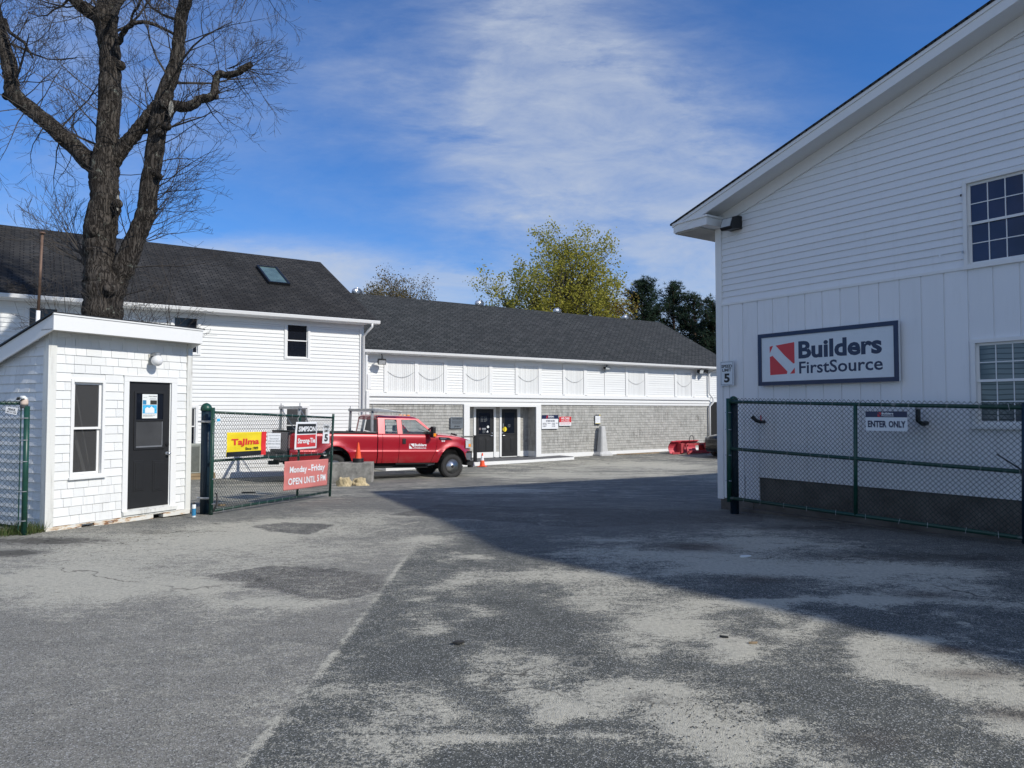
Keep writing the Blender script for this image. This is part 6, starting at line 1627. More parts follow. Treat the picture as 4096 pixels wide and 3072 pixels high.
# AC unit
p = gp_(800, 1917); AF = Fr(p.x, p.y, 34.0, p.z); x0, x1 = AF.x(745), AF.x(858); hz_ = AF.z(800, 1775)
ac = thing('air_conditioner', 'gray-green louvred air conditioner on a timber base behind the gate post', 'air conditioner', AF.W(0, 0, 0), AF.r)
b_ = MB(); b_.box(x0, x1, 0, .75, .20, hz_); b_.box(x0 - .01, x1 + .01, -.012, .76, hz_ - .05, hz_ + .005)
for x in (x0, x1 - .03, (x0 + x1) / 2 - .01): b_.box(x, x + .03, -.012, .0, .20, hz_ - .05)
b_.build('cabinet', 'ac_gray', ac)
b_ = MB(); z = .24
while z < hz_ - .08: b_.box(x0 + .03, x1 - .03, -.010, -.001, z, z + .012); z += .030
b_.build('louvre', 'sign_black', ac)
b_ = MB(); b_.box(x0 - .05, x1 + .05, -.05, .8, .0, .09); b_.box(x0 - .05, x1 + .05, -.04, .8, .10, .19); b_.build('timber_base', 'wood_raw', ac)
# snow plow parts
p = gp_(2715, 1817); PF = Fr(p.x, p.y, 30.0, p.z + .01); pl = thing('snow_plow', 'bright red snow plow blade with mounting frame and looped hose, left by the wall', 'snow plow', PF.W(0, 0, 0), PF.r)
xl, xr = PF.x(2676, -.2), PF.x(2806, -.2)
def blade(b_, xa, xb, y0, h, bow):
    n_ = 7; pr_ = [(y0 + bow * math.sin(math.pi * k / n_) + .10 * (1 - k / n_), .03 + h * k / n_) for k in range(n_ + 1)]
    for (ya, za), (yb, zb_) in zip(pr_[:-1], pr_[1:]):
        b_.face([(xa, ya, za), (xb, ya, za), (xb, yb, zb_), (xa, yb, zb_)]); b_.face([(xa, ya + .02, za), (xa, yb + .02, zb_), (xb, yb + .02, zb_), (xb, ya + .02, za)])
    b_.box(xa, xb, y0 - .01, y0 + .05, h + .0, h + .035)
b_ = MB(); blade(b_, xl, xl + .62, .05, .58, .16); b_.build('blade_wing', 'plow_red', pl)
b_ = MB(); blade(b_, xl + .64, xr, .42, .58, .16); b_.build('blade', 'plow_red', pl)
b_ = MB(); b_.box(xl, xl + .62, -.04, .0, .0, .09); b_.build('cutting_edge', 'red_rust', pl)
fa, fb_ = xl + .72, xr + .12
b_ = MB()
for x in (fa, fb_ - .22, fb_): b_.prismx([(-.35, .0), (-.28, .0), (-.12, .46), (-.20, .46)], x - .05, x + .05)
b_.box(fa, fb_, -.22, -.12, .42, .50); b_.box(fa, fb_, -.36, -.26, .04, .16); b_.box(fa, fb_, -.30, .3, .40, .43)
b_.box(fa - .25, fa - .05, -.1, .2, .05, .5); b_.box(fb_ - .2, fb_, -.20, .35, .02, .44)
b_.build('mounting_frame', 'red_rust', pl, bevel=.006)
b_ = MB(); b_.tube([(fa + .35 + .16 * math.cos(a), -.16, .50 + .38 * math.sin(a)) for a in [math.pi * k / 10 for k in range(11)]], .014, 6)
b_.tube([(fa + .2, -.2, .50), (fa + .6, -.26, .56), (fa + .95, -.30, .42), (fa + .98, -.32, .20)], .014, 6); b_.build('hose', 'black_plastic', pl, smooth=True)
# dark SUV mostly behind the gable building
p = Vector((9.05, 32.2, gz(32.2))); sv = thing('parked_suv', 'black SUV with only its nose showing past the corner of the gable building', 'suv', p, R(214))
def loft(b_, st):
    g = []
    for x, w, zb_, zt_, cr in st:
        pts = [(-w * .86, zb_), (-w, zb_ + (zt_ - zb_) * .22), (-w, zb_ + (zt_ - zb_) * .68), (-w * .93, zb_ + (zt_ - zb_) * .92), (-w * .6, zt_), (0, zt_ + cr), (w * .6, zt_), (w * .93, zb_ + (zt_ - zb_) * .92), (w, zb_ + (zt_ - zb_) * .68), (w, zb_ + (zt_ - zb_) * .22), (w * .86, zb_)]
        g.append([b_.V((x, y, z)) for y, z in pts])
    for a, c in zip(g[:-1], g[1:]):
        for k in range(10): b_.f.append([a[k], a[k + 1], c[k + 1], c[k]]); b_.mi.append(0)
        b_.f.append([a[10], a[0], c[0], c[10]]); b_.mi.append(0)
    b_.f.append(g[0]); b_.mi.append(0); b_.f.append(g[-1][::-1]); b_.mi.append(0)
b_ = MB(); loft(b_, [(0, .62, .42, .78, .02), (-.06, .78, .32, .92, .02), (-.25, .90, .26, 1.0, .03), (-.7, .93, .26, 1.06, .04), (-1.25, .94, .26, 1.12, .04), (-2.2, .95, .26, 1.14, .03), (-4.2, .95, .26, 1.12, .03), (-4.6, .90, .30, 1.08, .02), (-4.75, .75, .4, 1.0, .0)]); b_.build('body', 'suv_paint', sv, smooth=True)
b_ = MB(); loft(b_, [(-1.15, .84, 1.05, 1.13, 0), (-1.75, .78, 1.08, 1.62, .02), (-2.2, .76, 1.08, 1.72, .02), (-3.9, .75, 1.08, 1.72, .02), (-4.55, .80, 1.05, 1.18, 0)]); b_.build('cabin', 'window_dark', sv, smooth=True)
b_ = MB(); b_.box(-4.1, -1.95, -.68, .68, 1.70, 1.76); b_.build('roof', 'suv_paint', sv, bevel=.03)
for sg in (-1, 1):
    b_ = MB(); b_.face([(-.02, sg * .58, .72), (-.10, sg * .82, .74), (-.36, sg * .925, .78), (-.34, sg * .90, .97), (-.12, sg * .78, .93), (-.05, sg * .60, .89)]); b_.build('headlight', 'lens_glass', sv, recalc=False)
    b_ = MB(); b_.lathe([(.05, 0), (.05, .02)], 10, (.0 - .05, sg * .62, .46), 'x'); b_.build('fog_lamp', 'lens_glass', sv)
    for x in (-.95, -3.75): b_ = MB(); b_.lathe([(.2, sg * .94), (.33, sg * .95), (.35, sg * .90), (.35, sg * .72), (.2, sg * .70)], 22, (x, 0, .35), 'y'); wo_ = b_.build('wheel', 'rubber', sv); b_ = MB(); b_.lathe([(.2, sg * .945), (.17, sg * .93), (.03, sg * .95)], 18, (x, 0, .35), 'y'); b_.build('rim', 'metal_gray', wo_)
b_ = MB()
for z in (.66, .72, .78): b_.box(-.05, .012, -.5, .5, z, z + .03)
b_.build('grille', 'black_plastic', sv)
# turbine vents on the ridge
tv0 = None
for px, py, w, lab in ((1427, 1176, 41, 'nearest turbine vent, on the ridge beside the two-storey roof'), (1917, 1225, 34, 'second turbine vent, on the ridge between the twiggy tree and the maple'), (2229, 1251, 29, 'third turbine vent, on the ridge below the middle of the maple crown'), (2502, 1278, 23, 'last turbine vent, on the ridge where the maple meets the pines')):
    x = LO.x(px, -yr2, py); loc = LO.W(x, yr2, zr2 - .26)
    lab = 'silver ' + lab
    if tv0 is None:
        tv0 = thing('roof_vent', lab, 'roof vent', loc, LO.r, 'turbine vents along the ridge')
        b_ = MB(); b_.lathe([(.17, -.1), (.16, .16)], 18); b_.build('vent_collar', 'galvanised', tv0)
        b_ = MB()
        for k in range(22):
            a0 = 2 * math.pi * k / 22; pts = []
            for j in range(7):
                ph = -1.1 + 2.4 * j / 6; r_ = .235 * math.cos(ph * .82); zz = .32 + .17 * math.sin(ph); pts.append((r_, zz, a0 + .25 * j / 6))
            for j in range(6):
                r0, z0_, t0 = pts[j]; r1_, z1_, t1_ = pts[j + 1]; da = .24
                b_.face([(r0 * math.cos(t0), r0 * math.sin(t0), z0_), (r0 * .90 * math.cos(t0 + da), r0 * .90 * math.sin(t0 + da), z0_), (r1_ * .90 * math.cos(t1_ + da), r1_ * .90 * math.sin(t1_ + da), z1_), (r1_ * math.cos(t1_), r1_ * math.sin(t1_), z1_)])
        b_.build('vent_blade', 'aluminium', tv0, recalc=False)
        b_ = MB(); b_.lathe([(.12, .46), (.11, .49), (.02, .51)], 18); b_.build('vent_cap', 'aluminium', tv0)
    else: dup(tv0, loc, LO.r, lab)
# litter on the ground
def flat(label, px, py, L, W_, mat, rot, name='scrap', cat='scrap', th=.012):
    p = gp_(px, py); b_ = MB(); rg = random.Random(px)
    pts = [(math.cos(a) * L * rg.uniform(.7, 1), math.sin(a) * W_ * rg.uniform(.7, 1)) for a in [2 * math.pi * k / 7 for k in range(7)]]
    b_.face([(x, y, th) for x, y in pts]); b_.face([(x, y, 0) for x, y in pts][::-1])
    for i in range(7): a, c = pts[i], pts[(i + 1) % 7]; b_.face([(a[0], a[1], 0), (c[0], c[1], 0), (c[0], c[1], th), (a[0], a[1], th)])
    o = b_.build(name, mat, loc=(p.x, p.y, p.z + .012)); o.rotation_euler = (0, 0, rot); tag(o, label, cat)
flat('crumpled white paper scrap on the shaded asphalt in front of the gable building', 2981, 2231, .10, .045, 'paper_white', .4, 'paper_scrap', 'litter')
flat('dark flattened leaf on the asphalt near the middle of the yard', 1833, 2578, .05, .03, 'litter_dark', .2, 'dead_leaf', 'leaf')
flat('pale wood splinter lying at the edge of the sand drift', 3012, 2580, .045, .010, 'wood_raw', .1, 'splinter', 'litter')
flat('dark stub of wood lying on the sand drift', 2895, 2556, .04, .014, 'litter_dark', -.5, 'splinter', 'litter')
flat('longer dark strip of rubber on the ground behind the left gate mesh', 995, 1974, .22, .05, 'litter_dark', .05, 'rubber_strip', 'litter', .03)
flat('short brown wood scrap on the ground behind the left gate near its hinge', 888, 2025, .10, .05, 'wood_raw', .1, 'wood_scrap', 'litter', .03)
flat('long thin plank lying along the foot of the gray shingled wall', 2545, 1817, 1.5, .06, 'wood_raw', R(30), 'plank', 'plank', .04)
# scattered pebbles: too many to count
b_ = MB(); rg = random.Random(44)
for i in range(1500):
    if i < 700: px, py = rg.gauss(2850, 160), rg.gauss(2860, 90)
    elif i < 1000: px, py = rg.uniform(100, 4000), rg.uniform(2150, 3060)
    elif i < 1300: px, py = rg.uniform(0, 760), rg.uniform(2080, 2240)
    else: px, py = rg.uniform(3000, 4090), rg.uniform(2150, 2260)
    if py > 3068 or py < 2050: continue
    p = gp_(px, py); s_ = rg.uniform(.003, .010) * (1.0 if i < 1000 else 1.3)
    k = [Vector((rg.uniform(-1, 1), rg.uniform(-1, 1), rg.uniform(0, 1))) * s_ + p + Vector((0, 0, .006)) for _ in range(4)]
    b_.face([k[0], k[1], k[2]]); b_.face([k[0], k[1], k[3]]); b_.face([k[1], k[2], k[3]]); b_.face([k[0], k[2], k[3]])
o = b_.build('gravel', 'litter_dark', recalc=False); o['kind'] = 'stuff'; tag(o, 'dark loose grit scattered over the asphalt and sand', 'gravel')
# grass by the left fence and shed
b_ = MB(); rg = random.Random(21)
for i in range(2600):
    if i < 1900: x = rg.uniform(-10.0, -6.95); y = 10.3 + rg.gauss(0, .22)
    else: x, y = -6.85 + rg.uniform(-.35, .08), 10.35 + rg.uniform(-.1, .45)
    if x > -7.35 and y < 10.1 and i < 1900: continue
    z = gz(y) - .005; h = rg.uniform(.05, .24) * (1 if x < -7.2 else .8); a = rg.uniform(0, 6.28); w = .004; lx, ly = rg.gauss(0, .06), rg.gauss(0, .06)
    ca, sa_ = math.cos(a) * w, math.sin(a) * w
    b_.face([(x - ca, y - sa_, z), (x + ca, y + sa_, z), (x + ca * .7 + lx * .4, y + sa_ * .7 + ly * .4, z + h * .6), (x - ca * .7 + lx * .4, y - sa_ * .7 + ly * .4, z + h * .6)])
    b_.face([(x - ca * .7 + lx * .4, y - sa_ * .7 + ly * .4, z + h * .6), (x + ca * .7 + lx * .4, y + sa_ * .7 + ly * .4, z + h * .6), (x + lx, y + ly, z + h)])
o = b_.build('grass', 'grass_blade', recalc=False); o['kind'] = 'stuff'; tag(o, 'ragged grass growing under the left fence beside the shed', 'grass')
# ------------------------------------------------------------------ trees
def perp(d, rg):
    v = Vector((rg.gauss(0, 1), rg.gauss(0, 1), rg.gauss(0, 1))); v = v - d * v.dot(d); return v.normalized()
def grow(mb, p, d, L, r, lvl, rg, up=.12, kids=(3, 5), spread=(25, 60), shrink=.62, seg=5, crook=.14, tips=None, rmin=.0034, sides=3, n=None):
    pts = [Vector(p)]; dd = Vector(d).normalized(); st = L / seg
    for i in range(seg):
        dd = (dd + perp(dd, rg) * crook + Vector((0, 0, up * .5))).normalized(); pts.append(pts[-1] + dd * st)
    rad = [max(rmin, r * (1 - .75 * i / seg)) for i in range(seg + 1)]
    mb.tube(pts, rad, (5 if r > .03 else sides), caps=False)
    if lvl == 0:
        if tips is not None: tips.append((pts[-1], dd)); tips.append((pts[seg // 2 + 1], dd))
        return
    k = rg.randint(*kids)
    for j in range(k):
        t = .22 + .78 * (j + rg.uniform(.2, .9)) / k; t = min(t, .99); i = min(seg - 1, int(t * seg)); q = pts[i].lerp(pts[i + 1], t * seg - i)
        base_d = (pts[i + 1] - pts[i]).normalized(); a = R(rg.uniform(*spread)); nd = base_d * math.cos(a) + perp(base_d, rg) * math.sin(a); nd.z += up * .6
        grow(mb, q, nd, L * shrink * rg.uniform(.65, 1.1) * (1.1 - .45 * t), max(rmin, rad[i] * .6), lvl - 1, rg, up, kids, spread, shrink, max(3, seg - 1), crook, tips, rmin, sides)
SPLIT = {'lettering', 'door_handle', 'siding', 'tie', 'burl', 'corner_board', 'entry_shingles', 'baseboard', 'roof_light', 'blade', 'shingle_wall', 'drip_board', 'entry_base', 'seat', 'screen_rail', 'skid', 'front_shingles', 'wall', 'backing_panel', 'panel_siding', 'fascia', 'rake_board', 'valance', 'hinge', 'foundation', 'mirror_arm', 'bed_rail'}
# --- the big bare tree
rg = random.Random(1234)
TY = 17.0
def limb(pts, n=14, knob=.05):
    """pts: (px, py, radius px, depth offset) at the tree's distance -> smooth tube"""
    P_ = [at(a[0], a[1], TY + (a[3] if len(a) > 3 else 0)) for a in pts]; Rr = [a[2] / F * TY for a in pts]
    out = []; ro = []
    for i in range(len(P_) - 1):
        p0 = P_[max(0, i - 1)]; p1 = P_[i]; p2 = P_[i + 1]; p3 = P_[min(len(P_) - 1, i + 2)]
        for k in range(5):
            t = k / 5; t2 = t * t; t3 = t2 * t
            q = (p1 * 2 + (p2 - p0) * t + (p0 * 2 - p1 * 5 + p2 * 4 - p3) * t2 + (p1 * 3 - p0 - p2 * 3 + p3) * t3) * .5
            out.append(q + Vector((rg.gauss(0, .008), rg.gauss(0, .008), 0))); ro.append((Rr[i] * (1 - t) + Rr[i + 1] * t) * (1 + rg.uniform(-knob, knob)))
    out.append(P_[-1]); ro.append(Rr[-1])
    bark.tube(out, ro, n, caps=True, wob=.045, rg=rg)
    return out, ro
bark = MB((0, 0, 0))
gz0 = gz(TY)
basep = at(405, 1700, TY); zpx = lambda z: 1645 - (z - EYE) / TY * F
L_ = []
L_.append(limb([(405, zpx(gz0 - .1) , 100), (405, 1900, 82), (405, 1700, 76), (408, 1450, 71), (410, 1300, 70), (414, 1200, 74), (418, 1120, 82), (403, 1040, 62), (398, 960, 58), (404, 890, 62), (420, 814, 55), (416, 740, 55), (418, 680, 54), (428, 610, 46), (431, 542, 42), (441, 325, 41), (440, 217, 38), (427, 120, 40), (424, 60, 46), (440, 0, 40, .2), (470, -160, 34, .4), (480, -420, 26, .8)], 20))
L_.append(limb([(455, 1140, 44), (490, 1075, 46), (515, 1020, 40), (548, 940, 37), (578, 870, 36), (592, 800, 36), (603, 705, 34), (624, 570, 34), (641, 461, 37), (668, 353, 30), (706, 244, 26), (718, 136, 24), (728, 50, 24), (770, -60, 20, -.2), (830, -260, 15, -.4)], 16))
L_.append(limb([(420, 700, 40), (390, 672, 38), (350, 640, 36), (300, 590, 34), (244, 540, 32), (190, 490, 31), (136, 448, 30), (85, 408, 31), (50, 372, 31), (45, 325, 26), (38, 260, 29), (20, 190, 24), (2, 110, 18, .1), (-30, -60, 15, .2), (-20, -300, 11, .3)], 14))
L_.append(limb([(450, 655, 28), (480, 610, 29), (512, 565, 27), (545, 528, 26), (580, 480, 24), (612, 442, 24), (640, 410, 22)], 12))
L_.append(limb([(645, 425, 24), (690, 422, 22), (735, 428, 21), (770, 420, 19), (805, 396, 17), (840, 390, 17), (858, 368, 16), (862, 325, 14), (875, 296, 15), (905, 300, 14), (945, 293, 13), (980, 270, 14), (1005, 256, 11)], 10))
L_.append(limb([(424, 90, 30), (395, 70, 30), (350, 40, 27), (310, 10, 25), (270, -50, 20, .3), (230, -200, 14, .6)], 10))
L_.append(limb([(476, 174, 9, -.3), (490, 135, 10, -.4), (521, 103, 9, -.5), (560, 88, 8, -.5), (610, 96, 7, -.4), (660, 118, 6, -.2), (700, 140, 5, 0)], 7))
L_.append(limb([(521, 103, 6, -.5), (530, 60, 5, -.6), (560, 10, 5, -.7), (600, -80, 4, -.8)], 6))
L_.append(limb([(20, 80, 9), (40, 130, 7, -.2), (95, 170, 6, -.4), (130, 230, 4, -.5)], 6))
bigtree = thing('bare_tree', 'huge bare leafless tree with forked dark trunk behind the guard shed', 'tree', (basep.x, basep.y, gz0))
def moved(b_, o):
    o = Vector(o); b_.v = [(p[0] - o.x, p[1] - o.y, p[2] - o.z) for p in b_.v]; return b_
moved(bark, bigtree.location).build('trunk', 'bark', bigtree, smooth=True)
# burls and sawn stubs
b_ = MB(bigtree.location)
for px, py, r_, dy in ((482, 262, 20, -.05), (655, 415, 17, -.25), (668, 505, 18, -.2), (638, 530, 16, -.25), (615, 690, 18, -.1), (636, 705, 14, -.15), (470, 815, 20, -.2), (378, 925, 30, -.25), (440, 1155, 28, -.3), (345, 1045, 20, -.1), (862, 385, 14, 0), (25, 385, 16, 0)):
    c = at(px, py, TY + dy); rr_ = r_ / F * TY
    b_.lathe([(.001, -rr_)] + [(rr_ * math.cos(a), rr_ * math.sin(a)) for a in [R(-70 + 20 * k) for k in range(8)]] + [(.001, rr_)], 10, c)
b_.build('burl', 'bark', bigtree, smooth=True)
c = at(684, 437, TY - .16); b_ = MB(bigtree.location); b_.lathe([(.13, .0), (.13, -.03), (.05, -.035)], 16, (0, 0, 0), 'y')
simple('cut_wood', (.24, .23, .20), .9, var=.25, scale=10)
ob = b_.build('pruning_scar', 'cut_wood', bigtree, recalc=False); ob.data.transform(Matrix.Translation(c - bigtree.location) @ Matrix.Rotation(.5, 4, 'Z') @ Matrix.Diagonal((.42, 1, 1.5, 1)) @ Matrix.Translation(bigtree.location)); 
c = at(470, 812, TY - .22); b_ = MB(bigtree.location); b_.lathe([(.11, .0), (.11, -.02), (.05, -.025)], 16, (0, 0, 0), 'y')
ob = b_.build('pruning_scar', 'cut_wood', bigtree, recalc=False); ob.data.transform(Matrix.Translation(c - bigtree.location) @ Matrix.Rotation(.9, 4, 'Z') @ Matrix.Diagonal((.34, 1, 1.7, 1)) @ Matrix.Translation(bigtree.location))
# shoots all over the limbs
tw = MB(bigtree.location)
def from_limb(li, cnt, t0, t1, Lr, updown, side=None, lvl=2, r=.015, kids=(3, 5), up=.12):
    out, ro = L_[li]
    for _ in range(cnt):
        i = int((t0 + (t1 - t0) * rg.random()) * (len(out) - 2)); p = out[i].lerp(out[i + 1], rg.random()); ax_ = (out[i + 1] - out[i]).normalized()
        d = perp(ax_, rg)
        if side is not None and d.x * side < 0: d.x = -d.x
        d = (d + Vector((0, 0, updown * rg.uniform(.3, 1.2))) + ax_ * rg.uniform(-.1, .5)).normalized()
        grow(tw, p + d * ro[i] * .6, d, rg.uniform(*Lr), r * rg.uniform(.7, 1.3), lvl, rg, up=up, kids=kids, crook=.20)
from_limb(0, 9, .10, .40, (1.0, 1.9), .7, None, 2)              # low shoots round the trunk
from_limb(0, 20, .55, .95, (.9, 2.2), .5, None, 2)
from_limb(1, 18, .05, .55, (1.0, 2.3), .35, 1, 2)
from_limb(1, 16, .50, .98, (1.0, 2.4), .25, None, 2)
from_limb(2, 22, .10, .70, (1.1, 2.4), .9, None, 2, .012)
from_limb(2, 16, .60, .98, (.9, 1.9), .3, None, 2)
from_limb(2, 8, .15, .6, (1.0, 1.8), -.5, None, 2, up=.02)
from_limb(3, 9, .1, .9, (.9, 2.0), .7, None, 2)
from_limb(4, 16, .2, .95, (.7, 1.4), .3, None, 2)
from_limb(5, 18, .3, .95, (.8, 1.9), .1, None, 2, up=.03)
from_limb(6, 9, .2, .95, (.6, 1.3), .3, None, 2, .007)
from_limb(7, 5, .2, .95, (.6, 1.2), .3, None, 2, .007)
from_limb(8, 5, .2, .95, (.6, 1.2), .1, None, 2, .007)
for li, n_, a_, b2 in ((0, 5, .6, .95), (1, 5, .35, .9), (2, 5, .2, .9), (3, 2, .3, .8), (5, 3, .4, .9)):
    from_limb(li, n_, a_, b2, (1.7, 2.5), .7, None, 3, .030, kids=(3, 4))
for k in range(16):                                               # the fan at the end of the right-hand limb
    a = R(-70 + 175 * rg.random()); d = Vector((math.cos(a), rg.uniform(-.5, .5), math.sin(a)))
    grow(tw, at(rg.uniform(900, 1002), 275, TY), d, rg.uniform(.8, 1.35), .012, 2, rg, up=.05, kids=(4, 6), crook=.12)
for k in range(11):                                               # leaders from the trunk fork at lower left
    grow(tw, at(345, 1045 + rg.uniform(-30, 20), TY - .1), Vector((-rg.uniform(.35, 1.0), rg.uniform(-.3, .3), rg.uniform(.15, 1.0))), rg.uniform(1.2, 2.1), .016, 2, rg, up=.10, kids=(4, 6), crook=.10)
for k in range(12):                                               # sheaf right of the right-hand limb
    grow(tw, at(rg.uniform(560, 640), rg.uniform(730, 940), TY), Vector((rg.uniform(.5, 1.0), rg.uniform(-.3, .3), rg.uniform(-.05, .75))), rg.uniform(.9, 1.5), .011, 2, rg, up=.06, kids=(3, 5), crook=.08)
for k in range(26):                                               # drooping ends of limbs above the frame
    px = rg.uniform(-60, 1120); py = rg.uniform(-320, -30)
    grow(tw, at(px, py, TY + rg.uniform(-1.5, 1.5)), Vector((rg.gauss(0, .5), rg.gauss(0, .4), rg.uniform(-1, -.1))), rg.uniform(1.0, 1.9), .012, 2, rg, up=-.04, kids=(4, 6), crook=.20)
for a, c in (((470, 60), (640, -150)), ((640, -150), (900, -260)), ((640, -150), (1130, -80)), ((430, -100), (200, -260)), ((200, -260), (-60, -200)), ((820, -260), (1010, -60)), ((60, -50), (200, -200))):
    p0, p1 = at(*a, TY + rg.uniform(-.6, .2)), at(*c, TY + rg.uniform(-1.2, .8)); pts = [p0.lerp(p1, t / 6) + Vector((rg.gauss(0, .05), rg.gauss(0, .05), rg.gauss(0, .06) + .5 * math.sin(math.pi * t / 6))) for t in range(7)]
    tw.tube(pts, [.05 * (1 - .1 * i) for i in range(7)], 6, caps=False)
    for i in range(1, 7):
        for _ in range(2): grow(tw, pts[i], Vector((rg.gauss(0, 1), rg.gauss(0, .8), rg.uniform(-.8, .5))), rg.uniform(.8, 1.5), .010, 2, rg, up=0, kids=(3, 5), crook=.2)
tw.build('branches', 'twig', bigtree, recalc=False)
# brushy suckers round the trunk foot, over the shed roof
sh_ = thing('brush', 'bare brushy saplings around the big tree trunk behind the shed roof', 'shrub', (basep.x + .4, basep.y - .5, gz(16.5)))
b_ = MB(sh_.location)
for k in range(30):
    px = rg.choice([rg.uniform(180, 330), rg.uniform(470, 700), rg.uniform(480, 640)]); p = at(px, 1500, rg.uniform(15.6, 16.8)); p.z = rg.uniform(1.9, 3.0)
    grow(b_, p, Vector((rg.gauss(0, .45), rg.gauss(0, .2), 1.0)), rg.uniform(1.0, 2.0), .010, 2, rg, up=.10, kids=(3, 5), crook=.12)
    b_.tube([Vector((sh_.location.x + rg.uniform(-.7, .7), sh_.location.y, sh_.location.z)), Vector((p.x, p.y, (p.z + sh_.location.z) / 2)), p], [.02, .014, .010], 4, caps=False)
b_.build('stems', 'twig', sh_, recalc=False)

# --- leafy trees beyond the long building
def leaves(mb, tips, rg, n, spread, size, flat_=.3):
    for p, d in tips:
        for _ in range(n):
            c = p + Vector((rg.gauss(0, spread), rg.gauss(0, spread), rg.gauss(0, spread * .8))); s_ = size * rg.uniform(.6, 1.25)
            u = Vector((rg.gauss(0, 1), rg.gauss(0, 1), rg.gauss(0, .6))).normalized(); v = u.cross(Vector((rg.gauss(0, 1), rg.gauss(0, 1), rg.gauss(0, 1)))).normalized()
            mb.face([c - u * s_ * .5, c + v * s_ * .42, c + u * s_ * .55, c - v * s_ * .42])
def broad(name, label, px, Y, ztop, zfork, width, seed, leafm, nleaf, lsize, limbs=9, lvl=3, barkm='twig', tr=.22, lean=0, lspread=.22, group=None, kids=(3, 4), rmin=.006):
    rg = random.Random(seed); x = ray(px, 1200)[0] * Y; t = thing(name, label, 'tree', (x, Y, gz(Y)), group=group); o = t.location
    b_ = MB(); b_.tube([(0, 0, 0), (.1, 0, zfork * .5), (lean * .3, .1, zfork)], [tr * 1.2, tr, tr * .85], 10)
    tips = []; H_ = ztop - zfork - gz(Y)
    for k in range(limbs):
        a = 2 * math.pi * (k + rg.uniform(-.3, .3)) / limbs; e = R(rg.uniform(22, 75)) if k % 3 else R(rg.uniform(70, 88))
        d = Vector((math.cos(a) * math.cos(e), math.sin(a) * math.cos(e), math.sin(e)))
        L = 1.0 / math.sqrt((math.cos(e) / (width / 2)) ** 2 + (math.sin(e) / H_) ** 2) * .80 * rg.uniform(.92, 1.06)
        grow(b_, Vector((lean * .3, .1, zfork * rg.uniform(.8, 1.0))), d, L, tr * .55, lvl, rg, up=.16, kids=kids, spread=(22, 52), shrink=.66, seg=6, crook=.11, tips=tips, rmin=rmin)
    b_.build('trunk', barkm, t, recalc=False)
    c = MB(); leaves(c, tips, rg, nleaf, lspread, lsize); c.build('crown', leafm, t, recalc=False)
    return t, len(tips)
broad('maple_tree', 'rounded maple with fresh yellow-green leaves rising behind the long building', 2238, 52, 13.6, 4.6, 14.0, 5, 'leaf_spring', 7, .155, limbs=32, lvl=3, tr=.30, kids=(3, 5), lspread=.26)
broad('young_tree', 'lower amber-green tree at the right foot of the maple crown', 2475, 50, 9.9, 4.0, 4.6, 6, 'leaf_amber', 6, .15, limbs=9, lvl=3, tr=.15, kids=(3, 4))
broad('twiggy_tree', 'sparse olive-brown budding tree behind the first ridge vent', 1565, 50, 10.7, 5.2, 8.2, 31, 'leaf_olive', 3, .11, limbs=34, lvl=3, tr=.16, kids=(4, 5), barkm='twig_pale')
broad('twiggy_tree', 'small pale leafless treetop just left of the second ridge vent', 1835, 56, 9.9, 5.0, 4.4, 12, 'leaf_olive', 0, .1, limbs=9, lvl=3, tr=.10, kids=(3, 4), barkm='twig_pale') if False else None
rg = random.Random(12); x = ray(1825, 1200)[0] * 56; t = thing('leafless_tree', 'small pale leafless treetop showing just left of the second ridge vent', 'tree', (x, 56, gz(56)))
b_ = MB(); b_.tube([(0, 0, 0), (0, 0, 5.5)], [.15, .10], 8)
for k in range(11):
    a = rg.uniform(0, 6.28); grow(b_, Vector((0, 0, 5.2)), Vector((math.cos(a) * .6, math.sin(a) * .6, 1)), rg.uniform(2.2, 3.4), .06, 2, rg, up=.1, kids=(4, 6), spread=(20, 45), crook=.1, rmin=.007)
b_.build('trunk', 'twig_pale', t, recalc=False)
def pine(label, px, Y, ztop, wid, seed, bare=.35, dens=1.0):
    rg = random.Random(seed); x = ray(px, 1200)[0] * Y; H_ = ztop - gz(Y); t = thing('pine_tree', label, 'tree', (x, Y, gz(Y)), group='pines beyond the long building')
    b_ = MB(); b_.tube([(0, 0, 0), (.1, 0, H_ * .5), (0, 0, H_)], [.22, .15, .02], 8); c = MB(); z = H_ * bare
    while z < H_:
        f = (z - H_ * bare) / (H_ * (1 - bare)); prof = (1 - f) ** .55 * (.55 + .45 * min(1, f * 3.2)) + .06
        for _ in range(rg.randint(4, 6)):
            a = rg.uniform(0, 6.28); L = wid / 2 * prof * rg.uniform(.55, 1.25); e = R(rg.uniform(5, 32) + 25 * f)
            d = Vector((math.cos(a) * math.cos(e), math.sin(a) * math.cos(e), math.sin(e))); p0 = Vector((0, 0, z)); p1 = p0 + d * L * .6; p2 = p1 + (d + Vector((0, 0, .35))).normalized() * L * .45
            b_.tube([p0, p1, p2], [.035, .02, .008], 4, caps=False)
            nb = max(4, int(L * 8 * dens))
            for j in range(nb):
                s_ = rg.uniform(.25, 1.0); q = p0.lerp(p1, s_ / .6) if s_ < .6 else p1.lerp(p2, (s_ - .6) / .4)
                q = q + Vector((rg.gauss(0, .16), rg.gauss(0, .16), rg.gauss(.04, .10)))
                for _k in range(9):
                    u = Vector((rg.gauss(0, 1), rg.gauss(0, 1), rg.gauss(.5, .7))).normalized() * rg.uniform(.16, .30); w = u.orthogonal().normalized() * .026
                    c.face([q - w, q + w, q + u + w * .3, q + u - w * .3])
        z += rg.uniform(.22, .38)
    b_.build('trunk', 'brown_metal', t, recalc=False); c.build('foliage', 'needles', t, recalc=False)
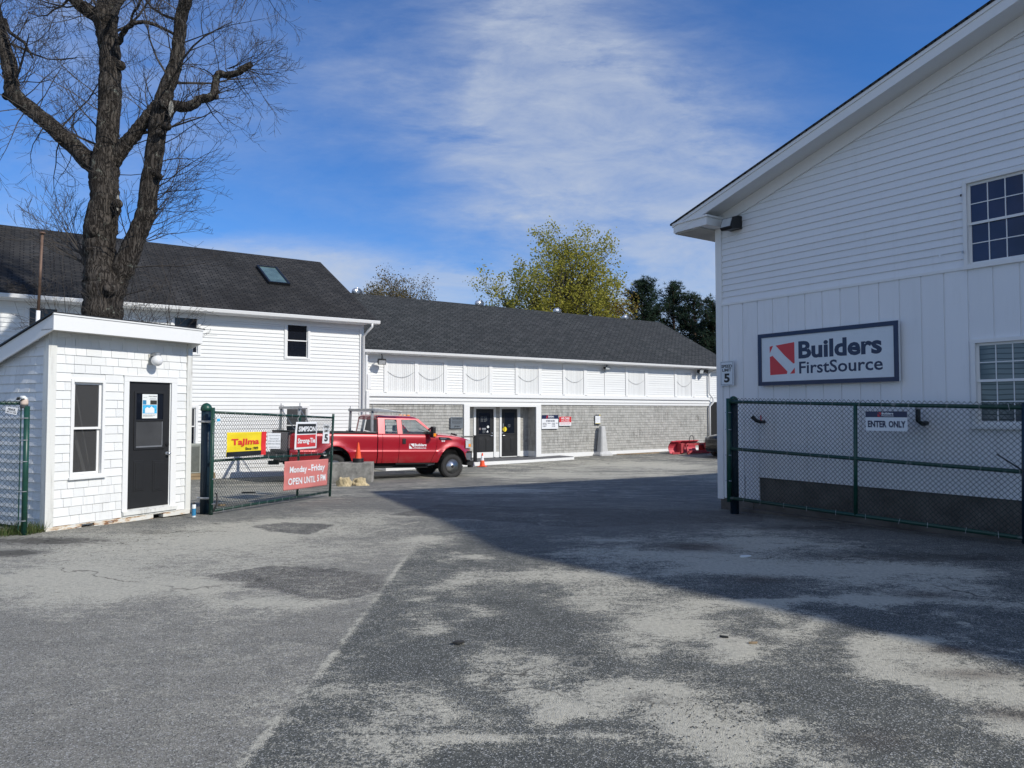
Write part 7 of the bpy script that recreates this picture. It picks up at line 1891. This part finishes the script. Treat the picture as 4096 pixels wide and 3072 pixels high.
pine('broad dark pine touching the right side of the maple', 2565, 56, 11.6, 6.8, 1, .25, 1.8)
pine('slimmer pine with bare brown trunk, between the broad pine and the gable corner', 2692, 57, 11.6, 5.0, 2, .50, 1.3)
pine('pointed pine whose bare stem shows over the end of the long roof', 2775, 55, 10.3, 5.0, 3, .50, 1.3)
pine('dense pine closest to the corner of the gable building', 2850, 52, 9.6, 5.5, 4, .2, 1.6)
pine('low dark pine hidden in the left part of the maple crown', 2030, 60, 10.6, 3.2, 5, .3, .8)
pine('low dark pine half hidden behind the right part of the maple crown', 2400, 60, 10.8, 4.5, 6, .3, .8)

# ------------------------------------------------------------------ far-apart pieces become parts of their own
def separate(o, k=.5):
    me = o.data; nv = len(me.vertices)
    ed = np.empty(len(me.edges) * 2, dtype=np.int64); me.edges.foreach_get('vertices', ed); ed = ed.reshape(-1, 2)
    par = list(range(nv))
    def find(a):
        while par[a] != a: par[a] = par[par[a]]; a = par[a]
        return a
    for a, c in ed.tolist():
        a, c = find(a), find(c)
        if a != c: par[a] = c
    co = np.empty(nv * 3); me.vertices.foreach_get('co', co); co = co.reshape(-1, 3)
    lab = np.array([find(i) for i in range(nv)]); ids, inv = np.unique(lab, return_inverse=True); n = len(ids)
    lo = np.full((n, 3), 1e9); hi = np.full((n, 3), -1e9); np.minimum.at(lo, inv, co); np.maximum.at(hi, inv, co)
    size = (hi - lo).max(1); q = list(range(n))
    def f2(a):
        while q[a] != a: q[a] = q[q[a]]; a = q[a]
        return a
    for i in range(n):
        gap = np.maximum(0, np.maximum(lo[i] - hi[i + 1:], lo[i + 1:] - hi[i])); d = np.sqrt((gap ** 2).sum(1))
        for j in np.nonzero(d < np.maximum(.02, k * np.maximum(size[i], size[i + 1:])))[0]:
            a, c = f2(i), f2(i + 1 + int(j))
            if a != c: q[a] = c
    gl = [f2(i) for i in range(n)]; groups = sorted(set(gl))
    if len(groups) < 2 or len(groups) > 100: return
    vg_ = np.array([gl[i] for i in inv])
    fg = {}
    for p in me.polygons: fg.setdefault(int(vg_[p.vertices[0]]), []).append((list(p.vertices), p.material_index, p.use_smooth))
    for gi, g_ in enumerate(groups):
        vi = np.nonzero(vg_ == g_)[0]; mp = {int(v): i for i, v in enumerate(vi)}
        nm = bpy.data.meshes.new(me.name); nm.from_pydata([tuple(c) for c in co[vi]], [], [[mp[v] for v in f[0]] for f in fg.get(g_, [])])
        for m_ in me.materials: nm.materials.append(m_)
        for p, f in zip(nm.polygons, fg.get(g_, [])): p.material_index = f[1]; p.use_smooth = f[2]
        c = o.copy(); c.data = nm; COL.objects.link(c)
        for ch in list(o.children) if gi == 0 else []: ch.parent = c
    bpy.data.objects.remove(o)
for o in [o for o in list(scene.objects) if o.type == 'MESH' and o.parent and (o.name.split('.')[0] in SPLIT)]: separate(o)
